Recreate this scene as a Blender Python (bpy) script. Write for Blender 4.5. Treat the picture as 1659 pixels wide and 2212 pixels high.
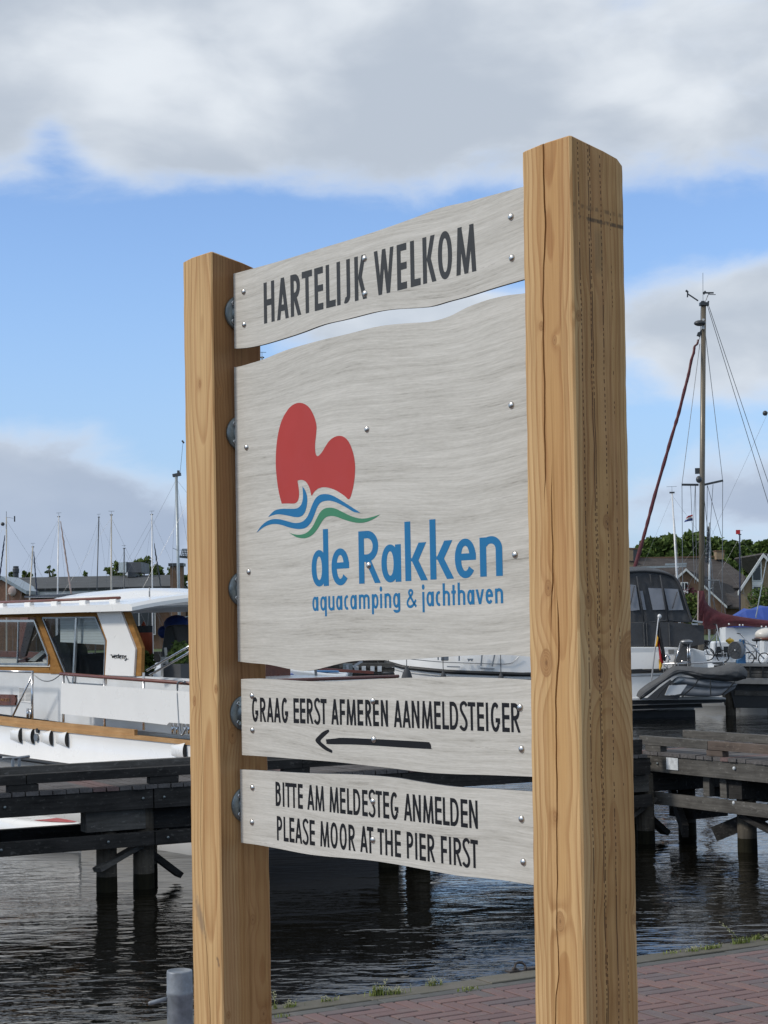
import bpy, bmesh, math, random
from mathutils import Vector, Matrix
random.seed(7)
R = math.radians
scene = bpy.context.scene
for o in list(bpy.data.objects): bpy.data.objects.remove(o)
COL = scene.collection

# ------------------------------------------------------------------ camera
# picture coordinates used below: 1659 x 2212 across the frame
F, PCX, PCY = 3900.0, 829.5, 1106.0
PITCH, ROLL, EYE = 0.0584, 0.0180, 1.6
WATER = -1.4
_Rx = Matrix(((1,0,0),(0,math.cos(PITCH),-math.sin(PITCH)),(0,math.sin(PITCH),math.cos(PITCH))))
_Ry = Matrix(((math.cos(ROLL),0,math.sin(ROLL)),(0,1,0),(-math.sin(ROLL),0,math.cos(ROLL))))
CR = _Rx @ _Ry
CPOS = Vector((0,0,EYE))
cam_d = bpy.data.cameras.new('camera'); cam = bpy.data.objects.new('camera', cam_d); COL.objects.link(cam)
cam_d.sensor_fit = 'HORIZONTAL'; cam_d.sensor_width = 36; cam_d.lens = F/1659*36
cam_d.clip_start = 0.1; cam_d.clip_end = 6000
rt, fw, up = CR.col[0], CR.col[1], CR.col[2]
cam.matrix_world = Matrix(((rt.x,up.x,-fw.x,0),(rt.y,up.y,-fw.y,0),(rt.z,up.z,-fw.z,EYE),(0,0,0,1)))
scene.camera = cam
scene.render.resolution_x, scene.render.resolution_y = 768, 1024
scene.render.engine = 'CYCLES'
scene.view_settings.view_transform = 'Standard'; scene.view_settings.look = 'None'
scene.view_settings.exposure = 0.05; scene.view_settings.gamma = 1
scene.view_settings.use_curve_mapping = False

# ------------------------------------------------------------------ sun and sky
SUN = Vector((-0.80,-0.22,0.62)).normalized()
sd = bpy.data.lights.new('sun','SUN'); sd.energy = 2.3; sd.angle = R(9); sd.color = (1,.93,.84)
so = bpy.data.objects.new('sun', sd); COL.objects.link(so)
so.rotation_euler = SUN.to_track_quat('Z','Y').to_euler()

class NT:
    """small helper for node trees"""
    def __init__(s, nt): s.nt = nt; nt.nodes.clear()
    def n(s, t, **kw):
        x = s.nt.nodes.new(t)
        for k, v in kw.items():
            if k == 'i':
                for kk, vv in v.items(): s.set(x.inputs[kk], vv)
            else: setattr(x, k, v)
        return x
    def set(s, sock, v):
        if hasattr(v, 'is_output'): s.nt.links.new(v, sock)
        elif isinstance(v, (tuple, list)) and len(v) == 3 and sock.type == 'RGBA': sock.default_value = (*v, 1)
        else: sock.default_value = v
    def m(s, op, a, b=0.0, c=None, clamp=False):
        x = s.n('ShaderNodeMath', operation=op, use_clamp=clamp); s.set(x.inputs[0], a); s.set(x.inputs[1], b)
        if c is not None: s.set(x.inputs[2], c)
        return x.outputs[0]
    def add(s,a,b): return s.m('ADD',a,b)
    def sub(s,a,b): return s.m('SUBTRACT',a,b)
    def mul(s,a,b): return s.m('MULTIPLY',a,b)
    def sep(s, v):
        x = s.n('ShaderNodeSeparateXYZ', i={0:v}); return x.outputs[0], x.outputs[1], x.outputs[2]
    def comb(s, a, b, c):
        x = s.n('ShaderNodeCombineXYZ')
        for k, v in enumerate((a,b,c)): s.set(x.inputs[k], v)
        return x.outputs[0]
    def noise(s, v, scale=5, detail=3, rough=.5, col=False, dist=0.0):
        x = s.n('ShaderNodeTexNoise', i={'Vector':v,'Scale':scale,'Detail':detail,'Roughness':rough,'Distortion':dist})
        return x.outputs['Color' if col else 0]
    def ramp(s, f, stops, interp='LINEAR'):
        x = s.n('ShaderNodeValToRGB', i={0:f}); cr = x.color_ramp; cr.interpolation = interp
        while len(cr.elements) < len(stops): cr.elements.new(.5)
        for e, (p, c) in zip(cr.elements, stops):
            e.position = p; e.color = (*c,1) if isinstance(c,(tuple,list)) else (c,c,c,1)
        return x.outputs[0]
    def rng(s, v, a, b, c=0.0, d=1.0, smooth=True):
        x = s.n('ShaderNodeMapRange', interpolation_type='SMOOTHSTEP' if smooth else 'LINEAR', i={0:v,1:a,2:b,3:c,4:d}); return x.outputs[0]
    def mix(s, f, a, b, blend='MIX'):
        x = s.n('ShaderNodeMix', data_type='RGBA', blend_type=blend)
        s.set(x.inputs[0], f); s.set(x.inputs[6], a); s.set(x.inputs[7], b); return x.outputs[2]
    def vmul(s, v, t):
        x = s.n('ShaderNodeVectorMath', operation='MULTIPLY', i={0:v,1:t}); return x.outputs[0]
    def vadd(s, v, t):
        x = s.n('ShaderNodeVectorMath', operation='ADD', i={0:v,1:t}); return x.outputs[0]

def build_world():
    w = bpy.data.worlds.new('World'); scene.world = w; w.use_nodes = True
    t = NT(w.node_tree)
    sky = t.n('ShaderNodeTexSky', sky_type='NISHITA', sun_disc=False)
    sky.sun_elevation = math.asin(SUN.z); sky.sun_rotation = math.atan2(SUN.x, SUN.y)
    sky.air_density = 1.0; sky.dust_density = 0.3; sky.ozone_density = 2.5; sky.altitude = 0
    g = t.n('ShaderNodeTexCoord').outputs['Generated']
    x, y, z = t.sep(g)
    # cloud field: stretched noise in the direction of view, covering the whole dome
    wv = t.noise(t.vmul(g,(4,4,8)), 1.0, 3, .55, col=True)
    gv = t.vadd(t.vmul(g,(1,1,2.0)), t.vmul(t.vadd(wv,(-.5,-.5,-.5)), (.10,.10,.10)))
    n1 = t.noise(gv, 3.6, 8, .55)
    n2 = t.noise(t.vadd(gv,(3.1,1.7,.4)), 13, 6, .6)
    f = t.add(t.mul(n1,.70), t.mul(n2,.34))
    def blob(cx, cz, sx, sz, amp):
        a = t.m('DIVIDE', t.sub(x,cx), sx); b = t.m('DIVIDE', t.sub(z,cz), sz)
        e = t.m('EXPONENT', t.mul(t.add(t.mul(a,a), t.mul(b,b)), -1.0))
        return t.mul(e, amp)
    bias = t.rng(z, .200, .275, -.115, .20)                 # high cloud deck
    low = t.rng(z, .03, .13, .05, 0)                         # low banks near the horizon
    bias = t.add(bias, low)
    for b in ((-.235,.062,.105,.050,.40), (-.16,.048,.09,.035,.16), (.205,.155,.085,.040,.46), (.20,.064,.12,.024,.20),
              (.02,.155,.10,.016,.20), (-.172,.262,.014,.018,-.13), (-.02,.200,.3,.026,-.16),
              (-.13,.150,.14,.040,-.20), (.17,.105,.06,.010,-.10), (-.10,.262,.05,.020,.12), (.0,.268,.12,.016,.08), (.02,.168,.075,.020,.30)):
        bias = t.add(bias, blob(*b))
    dens = t.rng(t.add(f, bias), .46, .67)
    core = t.rng(t.add(f, bias), .52, .70)
    n3 = t.noise(t.vadd(gv,(.6,5.2,2.2)), 4.6, 4, .5)
    n4 = t.noise(t.vadd(gv,(7.6,.2,1.2)), 9.0, 5, .55)
    sh = t.add(t.mul(n3,.75), t.mul(n4,.35))
    sh = t.rng(t.add(t.sub(sh, t.mul(core,.04)), t.add(blob(-.13,.285,.07,.05,.10), t.add(blob(.0,.26,.07,.035,-.05), t.add(blob(.19,.31,.06,.05,.03), blob(.20,.175,.10,.022,.13))))), .43, .64)
    thick = t.mix(sh, (3.4,3.8,4.35), (5.7,6.0,6.3))
    lowblue = t.mix(t.rng(z, .02, .14), (3.2,4.1,5.6), (1,1,1))
    thick2 = t.mix(t.rng(z,.15,.05,0,.85), thick, (2.4,3.0,4.1))
    ccol = t.mix(t.mul(core,.92), (4.7,5.3,6.2), thick2)
    skyc = t.mix(1.0, sky.outputs[0], SKYTINT, 'MULTIPLY')
    pale = t.mix(t.rng(z,.22,.0,0,.62), skyc, (2.0,3.15,5.3))
    col = t.mix(t.mul(dens,.97), pale, ccol)
    bg = t.n('ShaderNodeBackground', i={'Color':col,'Strength':.14})
    o = t.n('ShaderNodeOutputWorld'); w.node_tree.links.new(bg.outputs[0], o.inputs[0])
SKYTINT = (.95,1.02,1.20)
build_world()

# ------------------------------------------------------------------ picture -> place
def ray(x, y): return (CR @ Vector(((x-PCX)/F, 1.0, (PCY-y)/F)))
def P(x, y, Y):                       # point seen at picture (x,y), Y metres ahead
    d = ray(x,y); return CPOS + d*(Y/d.y)
def Pz(x, y, z):
    d = ray(x,y); return CPOS + d*((z-EYE)/d.z)
def Ppl(x, y, o, n):
    d = ray(x,y); return CPOS + d*((o-CPOS).dot(n)/d.dot(n))
def pix(p):
    q = CR.transposed() @ (Vector(p)-CPOS); return (PCX+F*q.x/q.y, PCY-F*q.z/q.y)
def crop(ox, oy, s):                  # enlarged-view coordinates -> picture coordinates
    k = 1659/3024
    return lambda x, y: ((ox+x/s)*k, (oy+y/s)*k)

# ------------------------------------------------------------------ objects
def empty(name, loc=(0,0,0), rz=0.0, label=None, cat=None, group=None, kind=None):
    o = bpy.data.objects.new(name, None); COL.objects.link(o)
    o.location = loc; o.rotation_euler = (0,0,rz); o.empty_display_size = .2
    if label: o['label'] = label
    if cat: o['category'] = cat
    if group: o['group'] = group
    if kind: o['kind'] = kind
    o['_d'] = 0
    del o['_d']
    return o
def mat_of(o): return Matrix.Translation(o.location) @ o.rotation_euler.to_matrix().to_4x4()
def wmat(o):
    m = mat_of(o)
    while o.parent: o = o.parent; m = mat_of(o) @ m
    return m

class MB:
    """collects polygons"""
    def __init__(s): s.v = []; s.f = []; s.mi = []; s.sm = []
    def poly(s, pts, mi=0, sm=False):
        b = len(s.v); s.v += [tuple(p) for p in pts]; s.f.append(tuple(range(b, b+len(pts)))); s.mi.append(mi); s.sm.append(sm)
    def grid(s, rows, mi=0, sm=True, close=False):
        b = len(s.v); n = len(rows[0])
        for r in rows: s.v += [tuple(p) for p in r]
        for i in range(len(rows)-1):
            for j in range(n if close else n-1):
                k = (j+1) % n
                s.f.append((b+i*n+j, b+i*n+k, b+(i+1)*n+k, b+(i+1)*n+j)); s.mi.append(mi); s.sm.append(sm)
        return b
    def box(s, lo, hi, mi=0, M=None, jit=0):
        c = [Vector((x,y,z)) for z in (lo[2],hi[2]) for y in (lo[1],hi[1]) for x in (lo[0],hi[0])]
        if jit: c = [p+Vector((random.uniform(-jit,jit) for _ in range(3))) for p in c]
        if M: c = [M @ p for p in c]
        b = len(s.v); s.v += [tuple(p) for p in c]
        for q in ((0,2,3,1),(4,5,7,6),(0,1,5,4),(2,6,7,3),(0,4,6,2),(1,3,7,5)):
            s.f.append(tuple(b+i for i in q)); s.mi.append(mi); s.sm.append(False)
        return s
    def prism(s, front, off, mi=0, mi_side=None):
        """front: list of points, extruded by vector off"""
        off = Vector(off); fr = [Vector(p) for p in front]; bk = [p+off for p in fr]; n = len(fr)
        b = len(s.v); s.v += [tuple(p) for p in fr+bk]
        s.f.append(tuple(b+i for i in range(n))); s.f.append(tuple(b+n+i for i in reversed(range(n)))); s.mi += [mi,mi]; s.sm += [False,False]
        for i in range(n):
            j = (i+1)%n; s.f.append((b+i,b+n+i,b+n+j,b+j)); s.mi.append(mi if mi_side is None else mi_side); s.sm.append(False)
        return s
    def tube(s, pts, r, n=8, mi=0, cap=True):
        pts = [Vector(p) for p in pts]; rs = r if isinstance(r,(list,tuple)) else [r]*len(pts)
        rows = []
        up0 = Vector((0,0,1))
        for i, p in enumerate(pts):
            d = (pts[min(i+1,len(pts)-1)]-pts[max(i-1,0)]).normalized()
            a = d.cross(up0)
            if a.length < .05: a = d.cross(Vector((1,0,0)))
            a.normalize(); b = d.cross(a)
            rows.append([p+(a*math.cos(t)+b*math.sin(t))*rs[i] for t in [2*math.pi*k/n for k in range(n)]])
        b0 = s.grid(rows, mi, n > 5, True)
        if cap:
            s.f.append(tuple(b0+k for k in range(n))); s.mi.append(mi); s.sm.append(False)
            e = b0+n*(len(pts)-1); s.f.append(tuple(e+k for k in reversed(range(n)))); s.mi.append(mi); s.sm.append(False)
        return s
    def bar(s, p, q, w, h, mi=0, up0=(0,0,1)):
        p, q = Vector(p), Vector(q); d = (q-p).normalized(); a = d.cross(Vector(up0))
        if a.length < .01: a = d.cross(Vector((0,1,0)))
        a.normalize(); b = a.cross(d)
        rows = [[c+a*w/2*i+b*h/2*j for i, j in ((-1,-1),(1,-1),(1,1),(-1,1))] for c in (p,q)]
        b0 = s.grid(rows, mi, False, True)
        s.f += [tuple(b0+k for k in (3,2,1,0)), tuple(b0+k for k in (4,5,6,7))]; s.mi += [mi]*2; s.sm += [False]*2
        return s
    def ball(s, c, rx, ry=None, rz=None, n=10, m=6, mi=0):
        ry = ry or rx; rz = rz or rx; c = Vector(c)
        rows = []
        for i in range(m+1):
            a = -math.pi/2+math.pi*i/m
            ca = max(math.cos(a), .02)
            rows.append([c+Vector((rx*ca*math.cos(2*math.pi*k/n), ry*ca*math.sin(2*math.pi*k/n), rz*math.sin(a))) for k in range(n)])
        s.grid(rows, mi, True, True); return s
    def build(s, name, mats, parent=None, world=False, label=None, cat=None, group=None, kind=None, loc=None, bevel=0, normals=True):
        me = bpy.data.meshes.new(name); me.from_pydata(s.v, [], s.f)
        if not isinstance(mats,(list,tuple)): mats = [mats]
        for m in mats: me.materials.append(m)
        me.polygons.foreach_set('material_index', s.mi); me.polygons.foreach_set('use_smooth', s.sm)
        if normals:
            bm = bmesh.new(); bm.from_mesh(me); bmesh.ops.recalc_face_normals(bm, faces=bm.faces); bm.to_mesh(me); bm.free()
        o = bpy.data.objects.new(name, me); COL.objects.link(o)
        if parent: o.parent = parent
        if world and parent: me.transform(wmat(parent).inverted())
        if loc is not None:
            me.transform(Matrix.Translation(-Vector(loc))); o.location = loc
        if bevel:
            b = o.modifiers.new('edge','BEVEL'); b.width = bevel; b.segments = 2; b.limit_method = 'ANGLE'; b.angle_limit = R(40)
        if label: o['label'] = label
        if cat: o['category'] = cat
        if group: o['group'] = group
        if kind: o['kind'] = kind
        me.update()
        return o
def smooth_closed(pts, corners=(), sub=4):
    """Catmull-Rom through a closed outline, sharp at the given indices"""
    n = len(pts); out = []
    for i in range(n):
        p0, p1, p2, p3 = pts[(i-1)%n], pts[i], pts[(i+1)%n], pts[(i+2)%n]
        if i in corners: p0 = p1
        if (i+1)%n in corners: p3 = p2
        for k in range(sub):
            t = k/sub
            out.append(tuple(.5*((2*b)+(-a+c)*t+(2*a-5*b+4*c-d)*t*t+(-a+3*b-3*c+d)*t**3) for a,b,c,d in zip(p0,p1,p2,p3)))
    return out
def smooth_open(pts, sub=4):
    out = []; n = len(pts)
    for i in range(n-1):
        p0, p1, p2, p3 = pts[max(i-1,0)], pts[i], pts[i+1], pts[min(i+2,n-1)]
        for k in range(sub):
            t = k/sub
            out.append(tuple(.5*((2*b)+(-a+c)*t+(2*a-5*b+4*c-d)*t*t+(-a+3*b-3*c+d)*t**3) for a,b,c,d in zip(p0,p1,p2,p3)))
    out.append(tuple(pts[-1])); return out
def lerp_tab(tab, x):
    if x <= tab[0][0]: return tab[0][1:]
    for a, b in zip(tab, tab[1:]):
        if x <= b[0]:
            t = (x-a[0])/(b[0]-a[0]); return [u+(v-u)*t for u, v in zip(a[1:], b[1:])]
    return tab[-1][1:]
# ------------------------------------------------------------------ materials
def mat(name):
    m = bpy.data.materials.new(name); m.use_nodes = True; t = NT(m.node_tree)
    b = t.n('ShaderNodeBsdfPrincipled'); o = t.n('ShaderNodeOutputMaterial')
    m.node_tree.links.new(b.outputs[0], o.inputs[0])
    return m, t, b
def plain(name, col, rough=.5, metal=0.0, var=.12, scale=6.0, bump=0.0, spec=None, stretch=(1,1,1), alpha=None, coat=0):
    """a colour with soft wear in it"""
    m, t, b = mat(name)
    oc = t.vmul(t.n('ShaderNodeTexCoord').outputs['Object'], stretch)
    n = t.noise(oc, scale, 5, .6)
    f = t.rng(n, .3, .7, 1-var, 1+var, False)
    c = t.mix(1.0, col, t.comb(f,f,f), 'MULTIPLY')
    t.set(b.inputs['Base Color'], c); t.set(b.inputs['Metallic'], metal)
    t.set(b.inputs['Roughness'], t.rng(t.noise(oc, scale*2.3, 3, .5), .3, .7, rough*.85, min(1,rough*1.15), False))
    if spec is not None: b.inputs['Specular IOR Level'].default_value = spec
    if coat: b.inputs['Coat Weight'].default_value = coat
    if bump:
        bp = t.n('ShaderNodeBump', i={'Strength':1.0,'Distance':bump,'Height':t.noise(oc, scale*4, 5, .6)})
        t.set(b.inputs['Normal'], bp.outputs[0])
    if alpha is not None: b.inputs['Alpha'].default_value = alpha
    return m

def post_wood(name, pith, knots, incise=False, seed=0.0, sidetint=0.0, light=(.64,.435,.215), dark=(.37,.20,.080), stains=(), warpz=.55):
    m, t, b = mat(name)
    oc = t.n('ShaderNodeTexCoord').outputs['Object']
    x, y, z = t.sep(oc)
    lv = t.comb(t.add(x,seed), y, t.mul(z,warpz))
    w = t.noise(lv, 3.2, 2, .45, col=True)
    wx, wy, wz = t.sep(w)
    dx = t.add(t.sub(x, pith[0]), t.mul(t.sub(wx,.5), .045))
    dy = t.add(t.sub(y, pith[1]), t.mul(t.sub(wy,.5), .045))
    r = t.m('SQRT', t.add(t.mul(dx,dx), t.mul(dy,dy)))
    kd = None; kn = None
    for (ax, ku, kz, kr) in knots:               # ax 'x': on the front face (axis y); 'y': on the side face
        c = x if ax == 'x' else y
        a = t.sub(c, ku); bz = t.mul(t.sub(z, kz), .62)
        d = t.m('SQRT', t.add(t.mul(a,a), t.mul(bz,bz)))
        other = y if ax == 'x' else t.sub(.156, x)
        far = t.rng(other, .03, .07)              # a knot belongs to its own face
        d = t.add(d, t.mul(far, .2))
        e = t.m('EXPONENT', t.mul(t.m('POWER', t.m('DIVIDE', d, kr*2.4), 2.0), -1.0))
        r = t.add(r, t.mul(e, kr*.9))
        q = t.m('DIVIDE', d, kr)
        kd = q if kd is None else t.m('MINIMUM', kd, q)
    per = .0082
    ph = t.add(t.m('DIVIDE', r, per), t.mul(t.noise(lv, 9, 2, .5), .8))
    fr = t.m('FRACT', ph)
    ring = t.ramp(fr, [(0,.12),(.5,.35),(.82,1.0),(.93,.85),(1.0,.12)])
    fib = t.noise(t.comb(t.mul(t.add(x,seed),420), t.mul(y,420), t.mul(z,7)), 1.0, 3, .6)
    broad = t.noise(t.comb(t.mul(x,16), t.mul(y,16), t.add(t.mul(z,1.1),seed)), 1.0, 3, .5)
    fac = t.add(t.add(t.mul(ring,.68), t.mul(t.sub(fib,.5),.9)), t.mul(t.sub(broad,.5),1.0))
    fac = t.m('ADD', fac, .10, clamp=True)
    heart = t.rng(t.add(r, t.mul(t.sub(broad,.5),.03)), .078, .104, 1, 0)
    lt = t.mix(heart, light, tuple(k*q for k,q in zip(light,(.80,.70,.58))))
    dk = t.mix(heart, dark, tuple(k*q for k,q in zip(dark,(.92,.82,.72))))
    c = t.mix(fac, lt, dk)
    c = t.mix(t.rng(t.noise(t.comb(t.mul(x,22),t.mul(y,22),t.mul(z,1.6)),1.0,3,.5),.5,.72,0,.45), c, (.49,.28,.13))
    mid = t.noise(t.comb(t.mul(t.add(x,seed),95), t.mul(y,95), t.mul(z,1.3)), 1.0, 3, .6)
    c = t.mix(1.0, c, t.ramp(mid, [(.3,(.70,.64,.56)),(.5,(1,1,1)),(.7,(1.0,1.0,1.0))]), 'MULTIPLY')
    chk = t.noise(t.comb(t.mul(t.add(x,seed),150), t.mul(y,150), t.mul(z,1.7)), 1.0, 2, .5)
    c = t.mix(t.rng(chk,.69,.76,0,.55), c, (.20,.095,.035))
    if sidetint:                                # darker, redder tint on the right-hand face, strongest at the top
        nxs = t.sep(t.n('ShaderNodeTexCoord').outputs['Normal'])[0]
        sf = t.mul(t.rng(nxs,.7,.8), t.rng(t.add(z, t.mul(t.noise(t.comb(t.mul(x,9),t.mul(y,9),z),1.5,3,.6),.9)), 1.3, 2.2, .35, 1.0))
        c = t.mix(t.mul(sf, sidetint), c, t.mix(1.0, c, (.50,.40,.34), 'MULTIPLY'))
    if kd is not None:
        kr_ = t.rng(kd, .75, 1.15, 1, 0)
        kring = t.m('FRACT', t.mul(t.add(kd, t.mul(t.noise(oc,60,2,.5),.25)), 4.0))
        kc = t.mix(kring, (.42,.235,.10), (.25,.12,.045))
        kc = t.mix(t.rng(kd,.12,.3,1,0), kc, (.12,.05,.02))
        c = t.mix(t.mul(kr_,.75), c, kc)
        c = t.mix(t.mul(t.rng(t.m('ABSOLUTE',t.sub(kd,1.0)),.04,.14,1,0),.5), c, (.22,.10,.04))
        c = t.mix(t.mul(t.rng(kd, 1.0, 1.7, 1, 0),.22), c, (.34,.17,.06))
    hgt = t.add(t.mul(fib,.5), t.mul(ring,-.5))
    if incise:
        geo = t.n('ShaderNodeTexCoord').outputs['Normal']
        nx, ny, nz = t.sep(geo)
        side = t.rng(nx, .7, .8)
        tot = None
        for k, (yy, ww, off, th) in enumerate(((.0275,.0009,.1,.42),(.0565,.0009,.7,.36),(.0610,.0009,.7,.36),(.0915,.0009,.4,.42),(.1200,.0007,.9,.56))):
            wob = t.mul(t.sub(t.noise(t.comb(k*.37+seed, 0.0, z), 2.2, 2, .5), .5), .007 if k < 4 else .004)
            a = t.m('ABSOLUTE', t.sub(t.sub(y, yy), wob))
            line = t.rng(a, ww, ww*1.6, 1, 0)
            dash = t.rng(t.m('FRACT', t.add(t.m('DIVIDE', z, .0125), t.mul(t.noise(t.comb(k*3.1,0.0,z),14,2,.5),3))), .45, .5, 1, 0)
            longd = t.rng(t.noise(t.comb(k*5.3,1.0,z), 7, 2, .5), th+.14, th+.16)
            on = t.rng(t.noise(t.comb(k*9.7,2.0,z), 9, 3, .6), th-.01, th+.01)
            q = t.mul(line, t.mul(on, t.m('MAXIMUM', dash, longd)))
            tot = q if tot is None else t.m('MAXIMUM', tot, q)
        tot = t.mul(tot, side)
        c = t.mix(t.mul(tot,.82), c, (.055,.022,.010))
        hgt = t.sub(hgt, t.mul(tot, 3))
        # dark marks left by straps round the upper side face
        for zz, am in ((2.452,.45),(2.428,.75)):
            sl = t.add(zz, t.mul(y,-.05))
            q = t.rng(t.m('ABSOLUTE', t.sub(z, sl)), .002, .006, 1, 0)
            q = t.mul(q, t.rng(t.noise(t.comb(0.0,t.mul(y,60),t.mul(z,20)),1.0,3,.6), .42, .6))
            c = t.mix(t.mul(t.mul(q, side), am), c, (.05,.04,.03))
        q = t.mul(t.rng(t.m('ABSOLUTE', t.sub(z, 2.36)), .03, .06, 1, 0), t.rng(t.m('ABSOLUTE', t.sub(y, .083)), .008, .014, 1, 0))
        c = t.mix(t.mul(t.mul(q, side), .28), c, (.06,.06,.04))
    for (sx, sz, sr, col, am) in stains:
        a = t.sub(x, sx); bb = t.mul(t.add(t.sub(z, sz), t.mul(a,1.6)), .8)
        d = t.add(t.m('SQRT', t.add(t.mul(a,a), t.mul(bb,bb))), t.mul(t.sub(t.noise(oc,70,3,.6),.5), .03))
        c = t.mix(t.mul(t.rng(d, sr*.3, sr, 1, 0), am), c, col)
    t.set(b.inputs['Base Color'], c)
    b.inputs['Roughness'].default_value = .68; b.inputs['Specular IOR Level'].default_value = .3
    bp = t.n('ShaderNodeBump', i={'Strength':.7,'Distance':.0009,'Height':hgt}); t.set(b.inputs['Normal'], bp.outputs[0])
    return m

def hpl(name):
    m, t, b = mat(name)
    x, y, z = t.sep(t.n('ShaderNodeTexCoord').outputs['Object'])
    w1 = t.noise(t.comb(t.mul(x,.9),0.0,t.mul(z,1.3)), 1.5, 1, .4)
    w2 = t.noise(t.comb(t.mul(x,2.4),3.0,t.mul(z,4.0)), 2.0, 2, .5)
    zz = t.add(z, t.add(t.mul(t.sub(w1,.5), .11), t.mul(t.sub(w2,.5), .006)))
    s1 = t.noise(t.comb(t.mul(x,1.3), 0.0, t.mul(zz,75)), 1.0, 3, .6)
    s2 = t.noise(t.comb(t.mul(x,10), 5.0, t.mul(zz,290)), 1.0, 5, .72)
    s3 = t.noise(t.comb(t.mul(x,1.3), 9.0, t.mul(zz,15)), 1.0, 4, .6)
    s4 = t.noise(t.comb(t.mul(x,45), 2.0, t.mul(zz,330)), 1.0, 3, .6)
    f = t.add(t.add(t.mul(s1,.30), t.mul(s2,.42)), t.add(t.mul(s3,.26), t.mul(s4,.16)))
    c = t.ramp(f, [(.41,(.23,.215,.185)),(.50,(.43,.413,.374)),(.57,(.50,.484,.443)),(.66,(.59,.572,.53))])
    line = t.mul(t.rng(s1, .60, .72), t.rng(s4, .45, .6))
    c = t.mix(t.mul(line,.45), c, (.21,.19,.165))
    t.set(b.inputs['Base Color'], c); b.inputs['Roughness'].default_value = .55
    b.inputs['Specular IOR Level'].default_value = .35
    bp = t.n('ShaderNodeBump', i={'Strength':.4,'Distance':.0003,'Height':f}); t.set(b.inputs['Normal'], bp.outputs[0])
    return m

def old_wood(name, a, bcol, grain=(1.5,30,30), light=None, var=1.0):
    """weathered pier timber, grain along local x"""
    m, t, b = mat(name)
    oc = t.n('ShaderNodeTexCoord').outputs['Object']
    n1 = t.noise(t.vmul(oc, grain), 1.0, 5, .65)
    n2 = t.noise(t.vmul(oc,(1,1.6,1.6)), 2.4, 5, .65)
    n3 = t.noise(t.vmul(oc,(3,6,6)), 4, 4, .7)
    f = t.add(t.mul(n1,.5), t.mul(n2,.5))
    c = t.ramp(f, [(.32,a),(.68,bcol)])
    if light: c = t.mix(t.rng(n3,.56,.72,0,.6*var), c, light)
    t.set(b.inputs['Base Color'], c); b.inputs['Roughness'].default_value = .85; b.inputs['Specular IOR Level'].default_value = .15
    bp = t.n('ShaderNodeBump', i={'Strength':.8,'Distance':.006,'Height':t.add(n1,n3)}); t.set(b.inputs['Normal'], bp.outputs[0])
    return m

def water_mat():
    m, t, b = mat('harbour_water')
    geo = t.n('ShaderNodeNewGeometry').outputs['Position']
    a = t.noise(t.vadd(t.vmul(geo,(1.0,1.5,1)), (0,0,0)), .9, 3, .5)
    gx, gy, gz = t.sep(geo)
    wn = t.noise(t.vmul(geo,(.35,.6,1)), 1.0, 3, .6)          # gusts ruffle the open water near the quay most
    wind = t.m('MULTIPLY', t.rng(t.add(gy, t.mul(wn, 5.0)), 13.0, 21, 1.5, .8), t.rng(wn,.35,.62,.55,1.35))
    r1 = t.noise(t.vmul(geo,(1.0,2.0,1)), 2.7, 2, .45, dist=.4)
    r2 = t.noise(t.vmul(geo,(1.0,1.9,1)), 8.2, 2, .5)
    r3 = t.noise(t.vmul(geo,(1.0,1.4,1)), 26, 2, .5)
    h = t.mul(t.add(t.add(t.mul(a,.013), t.mul(r1,.016)), t.add(t.mul(r2,.0042),t.mul(r3,.0006))), wind)
    bp = t.n('ShaderNodeBump', i={'Strength':1.0,'Distance':WAVE,'Height':h})
    b.inputs['Base Color'].default_value = (.0045,.0042,.003,1); b.inputs['Roughness'].default_value = .03
    b.inputs['IOR'].default_value = 1.333; b.inputs['Specular IOR Level'].default_value = .5
    t.set(b.inputs['Normal'], bp.outputs[0])
    return m
WAVE = 1.0

def brick_mat(name, cols, rough=.8, bump=.0012):
    m, t, b = mat(name)
    oi = t.n('ShaderNodeObjectInfo').outputs['Random']
    at = t.n('ShaderNodeAttribute', attribute_name='tone').outputs['Fac']
    oc = t.n('ShaderNodeTexCoord').outputs['Object']
    geo = t.n('ShaderNodeNewGeometry').outputs['Position']
    f = t.m('FRACT', t.add(oi, at))
    c = t.ramp(f, cols, 'CONSTANT' if len(cols) > 4 else 'LINEAR')
    n = t.noise(geo, 60, 5, .65); n2 = t.noise(geo, 9, 4, .6)
    c = t.mix(t.rng(n,.4,.75,0,.5), c, t.mix(.5, c, (.10,.09,.085)))
    c = t.mix(t.rng(n2,.45,.75,0,.45), c, (.16,.145,.135))
    t.set(b.inputs['Base Color'], c); b.inputs['Roughness'].default_value = rough; b.inputs['Specular IOR Level'].default_value = .25
    bp = t.n('ShaderNodeBump', i={'Strength':1.0,'Distance':bump,'Height':n}); t.set(b.inputs['Normal'], bp.outputs[0])
    return m

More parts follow.
